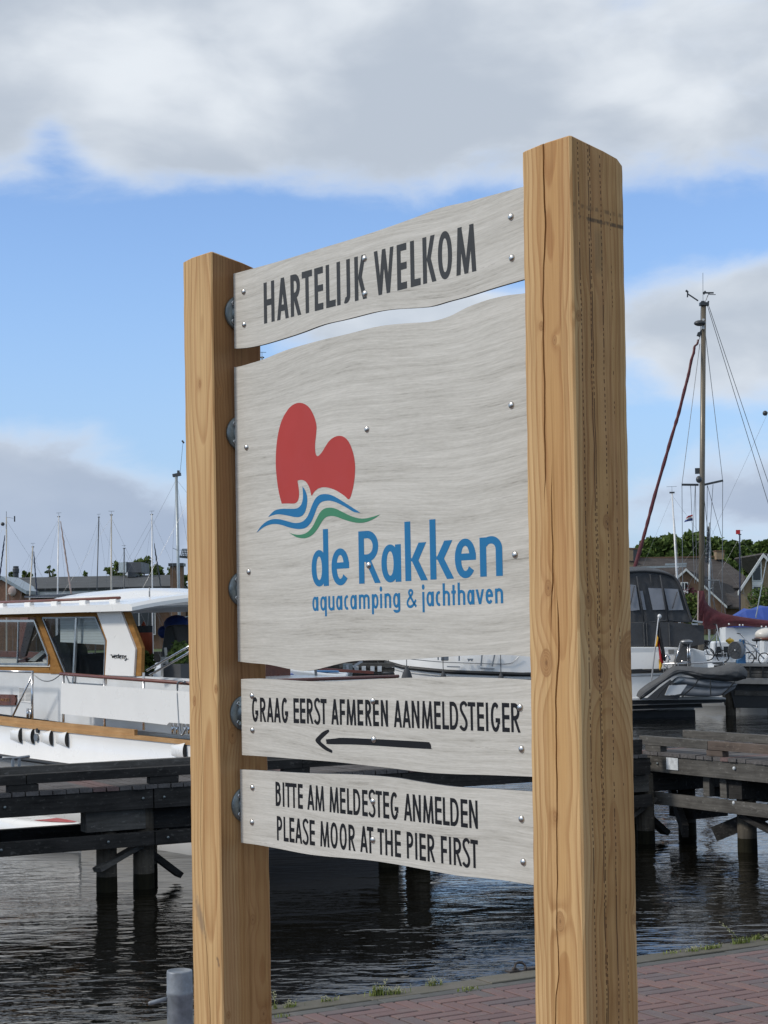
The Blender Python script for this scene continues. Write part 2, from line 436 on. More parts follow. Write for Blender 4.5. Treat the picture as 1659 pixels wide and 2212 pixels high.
def leaf_mat(name, c1, c2):
    m, t, b = mat(name)
    at = t.n('ShaderNodeAttribute', attribute_name='tone').outputs['Fac']
    geo = t.n('ShaderNodeNewGeometry').outputs['Position']
    f = t.add(t.mul(at,.6), t.mul(t.noise(geo,.6,3,.6),.5))
    c = t.ramp(f, [(.2,c1),(.85,c2)])
    t.set(b.inputs['Base Color'], c); b.inputs['Roughness'].default_value = .7; b.inputs['Specular IOR Level'].default_value = .2
    tr = t.n('ShaderNodeBsdfTranslucent', i={'Color':c}); mx = t.n('ShaderNodeMixShader', i={0:.25,1:b.outputs[0],2:tr.outputs[0]})
    m.node_tree.links.new(mx.outputs[0], [n for n in m.node_tree.nodes if n.type=='OUTPUT_MATERIAL'][0].inputs[0])
    return m
def glass_mat(name, tint=(.55,.6,.62), trans=.55, rough=.03):
    m, t, b = mat(name)
    b.inputs['Base Color'].default_value = (.02,.025,.03,1); b.inputs['Roughness'].default_value = rough; b.inputs['Specular IOR Level'].default_value = .8
    tr = t.n('ShaderNodeBsdfTransparent', i={0:tint}); mx = t.n('ShaderNodeMixShader', i={0:trans,1:b.outputs[0],2:tr.outputs[0]})
    m.node_tree.links.new(mx.outputs[0], [n for n in m.node_tree.nodes if n.type=='OUTPUT_MATERIAL'][0].inputs[0])
    return m
def bands_mat(name, a, bcol, axis='z', per=.3, rough=.8, bump=.02, soft=.15):
    """roof tiles / courses seen from far"""
    m, t, b = mat(name)
    x, y, z = t.sep(t.n('ShaderNodeTexCoord').outputs['Object'])
    u = {'x':x,'y':y,'z':z}[axis]
    fr = t.m('FRACT', t.m('DIVIDE', u, per))
    n = t.noise(t.n('ShaderNodeTexCoord').outputs['Object'], 1.3, 5, .65); n2 = t.noise(t.n('ShaderNodeTexCoord').outputs['Object'], 7, 4, .7)
    f = t.add(t.mul(n,.6), t.mul(n2,.4))
    c = t.ramp(f, [(.35,a),(.65,bcol)])
    c = t.mix(t.mul(t.rng(fr,0,soft,1,0),.5), c, tuple(k*.4 for k in a))
    t.set(b.inputs['Base Color'], c); b.inputs['Roughness'].default_value = rough; b.inputs['Specular IOR Level'].default_value = .2
    bp = t.n('ShaderNodeBump', i={'Strength':1.0,'Distance':bump,'Height':t.add(fr,n2)}); t.set(b.inputs['Normal'], bp.outputs[0])
    return m

M = {}
M['hpl'] = hpl('grey_wood_print_laminate')
M['core'] = plain('black_laminate_core', (.02,.018,.02), .6)
M['ink_grey'] = plain('dark_grey_lettering', (.044,.048,.052), .6, var=.05, spec=.2)
M['ink_black'] = plain('black_lettering', (.012,.013,.016), .6, var=.05, spec=.15)
M['ink_blue'] = plain('blue_lettering', (.018,.155,.34), .6, var=.04, spec=.2)
M['ink_red'] = plain('red_logo_print', (.40,.050,.046), .6, var=.04, spec=.2)
M['ink_green'] = plain('green_logo_print', (.055,.215,.125), .6, var=.04, spec=.2)
M['alu'] = plain('rivet_aluminium', (.62,.60,.57), .28, 1.0, var=.06)
M['galv'] = plain('galvanised_steel', (.20,.23,.24), .45, .8, var=.3, scale=40, bump=.0003)
M['steel'] = plain('stainless_steel', (.55,.55,.56), .22, 1.0, var=.1)
M['dull_steel'] = plain('dull_steel', (.30,.31,.32), .45, .9, var=.15)
M['pier_dark'] = old_wood('tarred_pier_timber', (.010,.010,.010), (.050,.048,.046), light=(.16,.155,.145), var=.7)
M['pier_grey'] = old_wood('grey_pier_timber', (.040,.038,.035), (.135,.130,.120), light=(.24,.235,.22))
M['pier_rust'] = old_wood('reddish_pier_timber', (.060,.048,.042), (.145,.115,.098), light=(.2,.17,.14))
M['plank'] = old_wood('deck_plank_timber', (.055,.053,.053), (.16,.152,.152), grain=(30,1.5,30))
M['plank_red'] = old_wood('pinkish_deck_plank', (.10,.07,.068), (.19,.135,.13), grain=(30,1.5,30))
M['pile'] = old_wood('wooden_pile', (.035,.030,.024), (.11,.10,.082), grain=(25,25,2), light=(.17,.15,.12))
M['pile_wet'] = old_wood('wet_wooden_pile', (.006,.006,.004), (.022,.020,.011), grain=(25,25,2))
M['white'] = plain('white_gelcoat', (.77,.765,.745), .3, var=.035, scale=1.6, coat=.3)
M['white2'] = plain('worn_white_gelcoat', (.62,.64,.65), .35, var=.08, scale=2.2)
M['offwhite'] = plain('cream_gelcoat', (.62,.60,.55), .35, var=.06)
M['teak'] = old_wood('varnished_teak', (.20,.095,.025), (.36,.19,.06), grain=(2,26,26))
M['teak_light'] = old_wood('pale_teak_rail', (.32,.18,.08), (.50,.31,.15), grain=(2,26,26))
M['mahog'] = plain('dark_mahogany', (.12,.04,.022), .3, var=.2, scale=9)
M['redrail'] = plain('red_brown_rail', (.14,.045,.032), .4, var=.2)
M['black'] = plain('black_rubber', (.010,.011,.012), .5)
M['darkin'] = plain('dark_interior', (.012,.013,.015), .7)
M['greydeck'] = plain('grey_side_deck', (.24,.235,.22), .7, var=.15, scale=10)
M['blind'] = bands_mat('window_blind', (.76,.78,.77), (.82,.84,.83), 'z', .04, .7, .002, .25)
M['glass'] = glass_mat('tinted_window_glass', (.90,.93,.94), .86)
M['solar'] = plain('solar_panel', (.015,.018,.03), .2)
M['orange'] = plain('orange_plastic', (.62,.13,.06), .5)
M['blue'] = plain('blue_tarpaulin', (.02,.06,.28), .6, var=.15, scale=2, bump=.01)
M['bluepaint'] = plain('blue_painted_post', (.03,.12,.27), .5)
M['red'] = plain('red_gelcoat', (.42,.015,.018), .35)
M['maroon'] = plain('maroon_sailcloth', (.070,.009,.015), .75, var=.2, scale=3, bump=.02)
M['canvas'] = plain('dark_grey_canvas', (.048,.052,.058), .8, var=.15, scale=2, bump=.01)
M['canvas2'] = plain('mid_grey_canvas', (.080,.083,.087), .95, var=.2, scale=3, bump=.035)
M['pvc'] = plain('clear_pvc_window', (.22,.235,.27), .12, var=.12, scale=3)
M['mast_brown'] = plain('brown_grey_mast', (.145,.125,.095), .4, .3, var=.1, scale=1.5)
M['mast_beige'] = plain('beige_mast', (.44,.41,.35), .4, .2)
M['mast_white'] = plain('white_mast', (.62,.63,.64), .35, .1)
M['mast_dark'] = plain('dark_mast', (.05,.055,.06), .4, .3)
M['mast_grey'] = plain('grey_mast', (.32,.36,.38), .4, .4)
M['navy'] = plain('navy_sailcloth', (.012,.022,.055), .8)
M['pink'] = plain('faded_pink_sailcloth', (.42,.33,.30), .8)
M['wire'] = plain('rigging_wire', (.20,.21,.22), .4, .6)
M['brick_far'] = bands_mat('brown_brickwork', (.12,.075,.052), (.19,.125,.088), 'z', .075, .9, .004)
M['brick_tan'] = bands_mat('tan_brickwork', (.23,.17,.11), (.32,.245,.16), 'z', .075, .9, .004)
M['rooftile'] = bands_mat('dark_roof_tiles', (.042,.037,.036), (.085,.077,.073), 'z', .24, .85, .03)
M['felt'] = plain('grey_roofing_felt', (.060,.065,.070), .85, var=.12, scale=.6)
M['fascia'] = plain('white_fascia_board', (.55,.57,.58), .6, var=.08, scale=1)
M['concrete'] = plain('grey_concrete', (.22,.22,.215), .85, var=.2, scale=3, bump=.003)
M['darkglass'] = plain('dark_window_glass', (.02,.025,.03), .08)
M['leaf'] = leaf_mat('tree_leaves', (.035,.062,.016), (.13,.19,.05))
M['leaf2'] = leaf_mat('pale_tree_leaves', (.04,.07,.015), (.13,.17,.045))
M['bark'] = plain('tree_bark', (.08,.065,.05), .9, bump=.01)
M['grass'] = plain('far_bank_grass', (.06,.09,.025), .9, var=.3, scale=1.5)
M['weed'] = plain('weed_leaves', (.15,.185,.04), .8, var=.4, scale=40)
M['weedflower'] = plain('pale_weed_flowers', (.34,.33,.20), .8)
M['brick'] = brick_mat('paving_brick', [(0,(.155,.100,.098)),(.22,(.168,.108,.104)),(.36,(.130,.102,.104)),(.5,(.178,.112,.104)),(.62,(.142,.094,.094)),(.78,(.116,.100,.102)),(.9,(.165,.108,.106))])
M['edgebrick'] = brick_mat('dark_edging_brick', [(0,(.080,.082,.080)),(1,(.105,.106,.102))])
M['kerb'] = brick_mat('kerb_stone', [(0,(.095,.090,.070)),(1,(.125,.118,.095))], bump=.003)
M['sand'] = plain('joint_sand', (.035,.028,.026), .95, var=.3, scale=60, bump=.002)
M['bollard'] = plain('grey_painted_steel', (.19,.21,.235), .5, .2, var=.3, scale=22, bump=.0006)
M['iron'] = plain('rusty_iron', (.06,.05,.045), .6, .5, var=.4, scale=30)
M['yellow'] = plain('yellow_plastic', (.6,.38,.03), .5)
M['flagblack'] = plain('black_flag_cloth', (.012,.012,.013), .8); M['flagred'] = plain('red_flag_cloth', (.33,.015,.02), .8); M['flaggold'] = plain('gold_flag_cloth', (.62,.34,.03), .8)
M['flagwhite'] = plain('white_flag_cloth', (.6,.6,.6), .8); M['flagblue'] = plain('blue_flag_cloth', (.02,.05,.2), .8)
M['oldwhite'] = plain('white_enamel_plate', (.55,.58,.60), .5, var=.25, scale=18)
M['sterngrey'] = plain('grey_transom_and_dodger', (.17,.18,.20), .4, var=.06, scale=2)  # one even grey for the transom and the stern dodger
M['water'] = water_mat()
# ------------------------------------------------------------------ the welcome sign
YAW = 0.9195
_rz = Matrix.Rotation(-YAW, 3, 'Z')
_l = _rz @ Vector((-4.0974, 2.623, 0))
sign = empty('welcome_sign', (_l.x,_l.y,0), -YAW, 'tall harbour welcome sign of four grey wavy-edged panels between two light timber posts', 'sign')
SM = mat_of(sign); SMI = SM.inverted(); SN = (SM.to_3x3() @ Vector((0,-1,0)))
def S(x, y, v=0.0):
    p = SMI @ Ppl(x, y, SM @ Vector((0,v,0)), SN); return (p.x, p.z)

# --- posts
def make_post(P5, ztop, drop, crack, material):
    px, py, ph, lx, ly = P5; a, b = .15, .156
    root_l = Vector((px,py,0))
    zb = -.35; zt = EYE+ztop
    def face_u(Dy):                     # z on the front face where picture row Dy crosses it
        o = SM @ Vector((px+a/2, py, EYE)); 
        return (SMI @ Ppl(*_colpix(px+a/2, py, Dy), o, SN)).z
    def _colpix(u, v, Dy):
        A = pix(SM @ Vector((u,v,0))); B = pix(SM @ Vector((u,v,3)))
        t = (Dy-A[1])/(B[1]-A[1]); return (A[0]+t*(B[0]-A[0]), Dy)
    tabs = [sorted([(face_u(d), f, w) for d, f, w in cc_]) for cc_ in crack]
    mb = MB(); rows = []
    N = 260; c = .004
    for i in range(N+1):
        z = zb+(zt-zb)*i/N
        dz = z-EYE
        top = i == N
        gro = []
        for tb in tabs:
            fr, wd = lerp_tab(tb, z); fr += (math.sin(z*37)*.006+math.sin(z*91)*.003)*(1 if wd > 0 else 0)
            xg = a*fr; w2 = max(wd*1.55,.02)/2000; dp = min(.018, .012*wd)
            gro += [(xg-w2-.0015,0),(xg-w2,0),(xg,dp),(xg+w2,0),(xg+w2+.0015,0)]
        e = [ (math.sin(z*23+k)*.0006+math.sin(z*61+2*k)*.0005) for k in range(4) ]
        loop = [(c+e[0],0)]+gro+[(a-c,0),(a,c),(a+e[1],b*.33),(a+e[1],b*.66),(a+e[1],b*.88),(a+e[1],b-c),(a-c,b+e[2]),(a*.88,b+e[2]),(a*.5,b+e[2]),(c,b),(0+e[0],b-c),(0+e[0],b*.5),(0+e[0],c)]
        ins = 0
        r = []
        for (xx,yy) in loop:
            zz = z
            if i > N-12:                  # sloping saw cut with a worn back corner
                t = (i-(N-12))/12
                dd = drop*(yy/b) + (.016*max(0,(xx/a-.86)/.14)*max(0,(yy/b-.86)/.14)) + (.004 if (xx < .006 and yy < .006) else 0)
                zz = z-dd*t
            r.append((xx+lx*dz, yy+ly*dz, zz))
        rows.append(r)
    b0 = mb.grid(rows, 0, False, True)
    n = len(rows[0]); e = b0+N*n
    mid = len(mb.v); 
    top = rows[-1]
    # top face as a fan with a slightly lifted worn edge
    inner = [(a/2+(p[0]-a/2)*.95, b/2+(p[1]-b/2)*.95, p[2]+.003) for p in top]
    mb.v += inner; ib = mid
    for k in range(n):
        j = (k+1)%n; mb.f.append((e+k, e+j, ib+j, ib+k)); mb.mi.append(0); mb.sm.append(False)
    mb.f.append(tuple(ib+k for k in range(n))); mb.mi.append(0); mb.sm.append(False)
    mb.f.append(tuple(b0+k for k in reversed(range(n)))); mb.mi.append(0); mb.sm.append(False)
    o = mb.build('post', material, sign)
    o.location = (px,py,0); o.rotation_euler = (0,0,ph)
    return o
PR = (1.2382,-0.0643,0.017,0.0031,0.0072); PL = (-0.16,-0.0588,-0.0013,-0.0019,-0.002)
def zof(Dy, x=1185):                     # rough height on the right post's front face
    return S(x, Dy, -.064)[1]
def zol(Dy, x=430): return S(x, Dy, -.0588)[1]
RK = [('x',.092,zof(862),.006),('x',.040,zof(1372),.0)]
knR = [('x',.052,zof(1432),.017),('x',.062,zof(1270),.010),('x',.095,zof(736),.006),('x',.080,zof(1985),.012),('x',.070,zof(1762),.006),('x',.055,zof(700),.006),
       ('y',.060,zof(1455),.022),('y',.030,zof(1300),.010),('y',.088,zof(1130),.009),('y',.020,zof(690),.007),('y',.150,zof(1420),.03),('y',.14,zof(1990),.006)]
knL = [('x',.14,zol(1487),.007),('x',.03,zol(1515),.008),('x',.08,zol(830),.006),
       ('y',.045,zol(1588),.013),('y',.02,zol(850),.006),('y',.08,zol(1270),.012),('y',.02,zol(2180),.006),('y',.10,zol(1985),.008),('y',.13,zol(2190),.012)]
knL = [k for k in knL if k[3] > 0]; knR = [k for k in knR if k[3] > 0]
M['postR'] = post_wood('larch_post_right', (.088,.080), knR, True, 0.0)
M['postL'] = post_wood('larch_post_left', (.10,.125), knL, False, 4.3, light=(.59,.395,.190), dark=(.39,.215,.088), stains=[(.045,zol(1980),.035,(.16,.13,.10),.55),(.133,zol(2068),.010,(.08,.06,.045),.6)], warpz=.35, sidetint=.9)
crR = [[(300,.45,3.2),(492,.47,3.4),(600,.42,3),(640,.395,3),(866,.40,3.2),(1024,.385,2.6),(1064,.37,1.0),(1100,.365,0),(1200,.25,0)],
 [(990,.53,0),(1030,.515,1.0),(1090,.51,2.2),(1262,.51,3.2),(1318,.465,1.5),(1365,.455,0),(1500,.33,0)],
 [(1230,.585,0),(1290,.59,.8),(1345,.60,3.2),(1428,.607,3.6),(1461,.564,3.6),(1517,.52,3.2),(1606,.53,2.8),(1800,.51,2.6),(2000,.48,2.2),(2105,.50,2.2),(2150,.45,2.2),(2230,.41,2.2),(2600,.4,2)]]
crL = [[(560,.3,.3),(1300,.30,.3),(1400,.29,1.1),(1520,.42,1.1),(1620,.45,.9),(1800,.33,1.1),(2000,.42,1.2),(2080,.52,1.4),(2230,.60,1.4),(2400,.6,1)]]
postR = make_post(PR, .9945, .030, crR, M['postR'])
postL = make_post(PL, .9925, .032, crL, M['postL'])

postR['label'] = 'nearer right-hand post with long drying cracks'; postL['label'] = 'farther left-hand post'
# --- panels
c4 = crop(900,700,1.3825); c3 = crop(900,2550,1.2762)
T = {
 1: (c4,[(28,522),(140,492),(300,447),(500,385),(640,343),(800,292),(1000,222),(1150,165),(1300,130),(1450,90),(1592,52)],
     c4,[(30,930),(100,925),(180,910),(300,875),(400,842),(520,798),(650,768),(800,730),(900,715),(1000,709),(1100,700),(1200,672),(1300,645),(1450,598),(1600,555)]),
 2: (c4,[(22,1032),(60,1027),(120,1010),(190,988),(300,943),(400,912),(520,880),(650,850),(800,812),(900,798),(1000,790),(1100,783),(1200,755),(1300,705),(1400,668),(1500,643),(1605,630)],
     c3,[(55,70),(110,77),(190,84),(250,95),(320,110),(380,118),(440,110),(520,90),(600,72),(680,64),(780,63),(860,62),(1000,52),(1150,42),(1300,37),(1420,38),(1508,45)]),
 3: (c3,[(60,158),(150,155),(250,160),(380,168),(500,170),(620,165),(760,157),(900,152),(1100,147),(1250,150),(1400,155),(1510,162)],
     c3,[(70,540),(200,548),(350,560),(520,573),(680,590),(850,610),(1000,628),(1150,636),(1300,640),(1517,648)]),
 4: (c3,[(58,612),(150,616),(300,626),(450,633),(600,636),(750,645),(850,655),(950,672),(1050,688),(1150,700),(1300,708),(1517,722)],
     c3,[(62,980),(150,992),(250,1010),(380,1035),(480,1048),(600,1058),(720,1070),(850,1090),(1000,1118),(1150,1145),(1300,1160),(1400,1172),(1530,1192)]),
}
RIV = {1:[(527,630),(788,558),(1104,468),(528,701),(789,634),(1106,557)],2:[(533,966),(793,927),(1105,875),(538,1235),(797,1221),(1113,1198)],
       3:[(545,1503),(806,1514),(1124,1528),(546,1577),(808,1597),(1127,1618)],4:[(546,1701),(806,1731),(1127,1769),(545,1776),(806,1814),(1131,1862)]}
PLAB = {1:'top panel reading HARTELIJK WELKOM',2:'large panel with the red and blue logo',3:'panel with the arrow pointing left',4:'lowest panel with two lines of mooring text'}
panels = {}
UEND = 1.205
rivet_me = None
for k, (ct, top, cb, bot) in T.items():
    tp = smooth_open([S(*ct(*p)) for p in top], 4); bp = smooth_open([S(*cb(*p)) for p in bot], 4)
    # carry both edges on to the hidden right end
    for e in (tp, bp):
        (u0,z0),(u1,z1) = e[-5], e[-1]
        if u1 < UEND: e.append((UEND, z1+(z1-z0)/(u1-u0)*(UEND-u1)*.6))
    ul = (tp[0][0]+bp[0][0])/2; tp = [(ul, tp[0][1])]+[q for q in tp if q[0] > ul+.004]; bp = [(ul, bp[0][1])]+[q for q in bp if q[0] > ul+.004]
    out = [Vector((u,0,z)) for u, z in tp]+[Vector((u,0,z)) for u, z in reversed(bp)]
    mb = MB(); mb.prism(out, (0,.008,0), 0, 1)
    pn = mb.build('sign_panel', [M['hpl'], M['core']], sign, label=PLAB[k]); panels[k] = pn
    # different sheets of laminate: shift the object, not the place
    sh = Vector((0.0,0.0,0.0)); 
    for (x,y) in RIV[k]:
        u, z = S(x,y)
        if rivet_me is None:
            rb = MB(); rows = []
            for i in range(6):
                a = i/5*math.pi/2; rr = .0088*math.cos(a)+1e-5; yy = -.0056*math.sin(a)-.0002
                rows.append([(rr*math.cos(2*math.pi*j/16), yy, rr*math.sin(2*math.pi*j/16)) for j in range(16)])
            rb.grid(rows, 0, True, True)
            ro = rb.build('rivet', M['alu'], pn); rivet_me = ro.data
        else:
            ro = bpy.data.objects.new('rivet', rivet_me); COL.objects.link(ro); ro.parent = pn
        ro.location = (u,0,z)

# --- lettering, drawn stroke by stroke as thin vinyl
class Ink:
    def __init__(s): s.mb = MB(); s.k = 0
    def poly(s, pts):
        s.k += 1; v = -.0003-.00003*(s.k % 9)
        s.mb.poly([(x, v, z) for x, z in pts])
    def rect(s, x0, y0, x1, y1): s.poly([(x0,y0),(x1,y0),(x1,y1),(x0,y1)])
    def para(s, xb, yb, xt, yt, w): s.poly([(xb,yb),(xb+w,yb),(xt+w,yt),(xt,yt)])   # slanted stroke with level ends
    def ring(s, cx, cy, rx, ry, tx, ty, a0=0, a1=360, n=28, e=2.25):
        def pt(a, X, Y):
            c, q = math.cos(R(a)), math.sin(R(a))
            return (cx+X*math.copysign(abs(c)**(2/e), c), cy+Y*math.copysign(abs(q)**(2/e), q))
        s.k += 1; v = -.0003-.00003*(s.k % 9)
        m = max(4,int(n*abs(a1-a0)/360))
        o = [pt(a0+(a1-a0)*i/m, rx, ry) for i in range(m+1)]; q = [pt(a0+(a1-a0)*i/m, rx-tx, ry-ty) for i in range(m+1)]
        s.mb.grid([[(x,v,z) for x,z in o],[(x,v,z) for x,z in q]], 0, False)
    def ribbon(s, pts, w, sub=6):
        pts = smooth_open(pts, sub); L = []; Rr = []
        for i, p in enumerate(pts):
            a = pts[max(i-1,0)]; b = pts[min(i+1,len(pts)-1)]
            dx, dy = b[0]-a[0], b[1]-a[1]; l = math.hypot(dx,dy) or 1
            nx, ny = -dy/l, dx/l
            ww = w(i/(len(pts)-1)) if callable(w) else w
            L.append((p[0]+nx*ww/2, p[1]+ny*ww/2)); Rr.append((p[0]-nx*ww/2, p[1]-ny*ww/2))
        s.k += 1; v = -.0003-.00003*(s.k % 9)
        s.mb.grid([[(x,v,z) for x,z in L],[(x,v,z) for x,z in Rr]], 0, False)
    def arc(s, cx, cy, rx, ry, a0, a1, w, n=10):
        s.ribbon([(cx+rx*math.cos(R(a0+(a1-a0)*i/n)), cy+ry*math.sin(R(a0+(a1-a0)*i/n))) for i in range(n+1)], w, 2)

def glyph(I, ch, x0, x1, yb, yt, t, th):
    """draw ch between x0..x1, baseline yb, cap height yt (x-height for small letters), stem t, bar th"""
    w = x1-x0; h = yt-yb; X = lambda f: x0+w*f; Y = lambda f: yb+h*f; c = (x0+x1)/2
    if ch == 'H': I.rect(x0,yb,x0+t,yt); I.rect(x1-t,yb,x1,yt); I.rect(x0+t,Y(.5)-th/2,x1-t,Y(.5)+th/2)
    elif ch == 'A':
        ap = t*1.02; I.para(x0,yb,c-ap/2,yt,t); I.para(x1-t,yb,c+ap/2-t,yt,t)
        I.rect(x0+(c-ap/2-x0)*.22+t*.8, Y(.20), x1-(x1-c-ap/2)*.22-t*.8, Y(.20)+th)
    elif ch in 'RPB':
        bt = .41 if ch != 'B' else .52
        I.rect(x0,yb,x0+t,yt)
        wr = w*(.92 if ch == 'R' else 1.0); 
        if ch == 'B': wr = w*.92
        cy = (yt+Y(bt))/2; ry = (yt-Y(bt))/2
        cx = x0+wr*.42; I.rect(x0+t, yt-th, cx, yt); I.rect(x0+t, Y(bt), cx, Y(bt)+th)
        I.ring(cx, cy, x0+wr-cx, ry, t, th, -90, 90, 36, 2.1)
        if ch == 'R': I.para(x1-t*1.02, yb, cx-t*.55, Y(bt)+th*.6, t*1.04)
        if ch == 'B':
            cy = (Y(bt)+th+yb)/2; ry = (Y(bt)+th-yb)/2; I.rect(x0+t, yb, cx, yb+th); I.ring(cx, cy, x1-cx, ry, t, th, -90, 90, 36, 2.1)
    elif ch == 'T': I.rect(x0,yt-th,x1,yt); I.rect(c-t/2,yb,c+t/2,yt-th)
    elif ch == 'E': I.rect(x0,yb,x0+t,yt); [I.rect(x0+t,y,x1,y+th) for y in (yb, Y(.5)-th/2+h*.01, yt-th)]
    elif ch == 'F': I.rect(x0,yb,x0+t,yt); [I.rect(x0+t,y,x1,y+th) for y in (Y(.47)-th/2, yt-th)]
    elif ch == 'L': I.rect(x0,yb,x0+t,yt); I.rect(x0+t,yb,x1,yb+th)
    elif ch == 'I': I.rect(c-t/2,yb,c+t/2,yt)
    elif ch == 'J':
        I.rect(x1-t,Y(.17),x1,yt); I.ring(x1-w*.60, Y(.17), w*.60, Y(.17)-yb, t, th*.95, -118, 0, 40, 2.0)
    elif ch == 'K':
        I.rect(x0,yb,x0+t,yt); I.para(x0+t*.95, Y(.50), x1-t*1.25, yt, t*1.05); I.para(x1-t*1.02, yb, x0+t*.95, Y(.52), t*1.06)
    elif ch == 'W':
        q = w-t; I.para(X(0)+q*.25, yb, x0, yt, t*.92); I.para(X(0)+q*.25, yb, x0+q*.5, yt, t*.92); I.para(x0+q*.75, yb, x0+q*.5, yt, t*.92); I.para(x0+q*.75, yb, x1-t, yt, t*.92)
    elif ch == 'M':
        I.para(x0, yb, x0+w*.10, yt, t); I.para(x1-t, yb, x1-t-w*.10, yt, t)
        I.para(c-t*.45, yb, x0+w*.10, yt, t*.9); I.para(c-t*.45, yb, x1-t*.9-w*.10, yt, t*.9)
    elif ch == 'N': I.rect(x0,yb,x0+t,yt); I.rect(x1-t,yb,x1,yt); I.para(x1-t*1.02,yb,x0+.0*t,yt,t*1.02)
    elif ch == 'O': I.ring(c,(yb+yt)/2,w/2,h/2+th*.08,t,th,0,360,44,2.15)
    elif ch == 'D': cx = x0+w*.38; I.rect(x0,yb,x0+t,yt); I.rect(x0+t,yb,cx,yb+th); I.rect(x0+t,yt-th,cx,yt); I.ring(cx,(yb+yt)/2,x1-cx,h/2,t,th,-90,90,50,2.15)
    elif ch == 'G':
        I.ring(c,(yb+yt)/2,w/2,h/2+th*.08,t,th,48,328,44,2.15); I.rect(c+t*.05,Y(.47)-th,x1,Y(.47)); I.rect(x1-t,Y(.25),x1,Y(.47)-th)
    elif ch == 'S':
        r = w/2; tt = t
        pts = [(X(.93),Y(.86)),(X(.72),Y(.955)),(X(.45),Y(.965)),(X(.20),Y(.89)),(X(.15),Y(.76)),(X(.30),Y(.63)),(X(.58),Y(.49)),(X(.83),Y(.33)),(X(.85),Y(.17)),(X(.68),Y(.055)),(X(.42),Y(.035)),(X(.16),Y(.09)),(X(.04),Y(.15))]
        I.ribbon(pts, tt*1.0, 5)
    # small letters: yt is the x-height line; h its height
    elif ch in 'adqg':
        I.ring(x0+(w-t*.35)/2, (yb+yt)/2, (w-t*.35)/2, h/2+th*.05, t*.95, th*.9, 0, 360, 40, 2.1)
        if ch == 'a': I.rect(x1-t,yb,x1,yt)
        if ch == 'd': I.rect(x1-t,yb,x1,Y(1.58))
        if ch == 'q': I.rect(x1-t,Y(-.40),x1,yt)
        if ch == 'g':
            I.rect(x1-t,Y(-.12),x1,yt); I.ring(x0+w*.5, Y(-.12), w*.5, h*.24, t*.95, th*.9, -172, 0, 40, 2.1)
    elif ch == 'e':
        I.ring(c,(yb+yt)/2,w/2,h/2+th*.05,t,th*.9,0,322,40,2.1); I.rect(x0+t*.9,Y(.45),x1,Y(.45)+th*.85)
        I.rect(x1-t,Y(.45)+th*.85,x1,Y(.55)+th*.4)
    elif ch == 'c': I.ring(x0+w*.58,(yb+yt)/2,w*.58,h/2+th*.05,t,th*.9,62,298,40,2.1)
    elif ch == 'k': I.rect(x0,yb,x0+t,Y(1.58)); I.para(x0+t*.95,Y(.52),x1-t*1.45,Y(1.0),t*1.3); I.para(x1-t*1.15,yb,x0+t*.95,Y(.60),t*1.15)
    elif ch == 'n': I.rect(x0,yb,x0+t,yt); I.rect(x1-t,yb,x1,Y(.68)); I.ring(x0+w*.5,Y(.68),w*.5,h*.34,t,th*.9,0,150,44,2.1)
    elif ch == 'm':
        I.rect(x0,yb,x0+t,yt); q = (w+t)/2
        for k in (0,1):
            a = x0+(q-t)*k; I.rect(a+q-t,yb,a+q,Y(.70)); I.ring(a+q*.5,Y(.70),q*.5,h*.32,t,th*.9,0,150,40,2.1)
    elif ch == 'h': I.rect(x0,yb,x0+t,Y(1.52)); I.rect(x1-t,yb,x1,Y(.68)); I.ring(x0+w*.5,Y(.68),w*.5,h*.34,t,th*.9,0,150,44,2.1)
    elif ch == 'u': I.rect(x0,Y(.30),x0+t,yt); I.rect(x1-t,yb,x1,yt); I.ring(x0+w*.5,Y(.32),w*.5,h*.34,t,th*.9,180,330,44,2.1)
    elif ch == 'p':
        I.rect(x0,Y(-.40),x0+t,yt); I.ring(x1-(w-t*.35)/2, (yb+yt)/2, (w-t*.35)/2, h/2+th*.05, t*.95, th*.9, 0, 360, 40, 2.1)
    elif ch == 'i': I.rect(c-t/2,yb,c+t/2,yt); I.ring(c,Y(1.33),t*.62,t*.80,t*.6,t*.78,0,360,20,2)
    elif ch == 'j': I.rect(c-t/2,Y(-.40),c+t/2,yt); I.ring(c,Y(1.33),t*.62,t*.80,t*.6,t*.78,0,360,20,2)
    elif ch == 't': I.rect(c-t/2,yb,c+t/2,Y(1.38)); I.rect(x0,yt-th*.9,x1,yt)
    elif ch == 'v': I.para(c-t*.5,yb,x0,yt,t); I.para(c-t*.5,yb,x1-t,yt,t)
    elif ch == '&':
        I.ribbon([(X(.98),yb+h*.02),(X(.75),Y(.26)),(X(.50),Y(.60)),(X(.28),Y(.95)),(X(.34),Y(1.12)),(X(.52),Y(1.14)),(X(.62),Y(1.0)),(X(.52),Y(.82)),(X(.22),Y(.52)),(X(.10),Y(.28)),(X(.22),Y(.06)),(X(.48),Y(.03)),(X(.72),Y(.18)),(X(.95),Y(.48))], t*.8, 5)

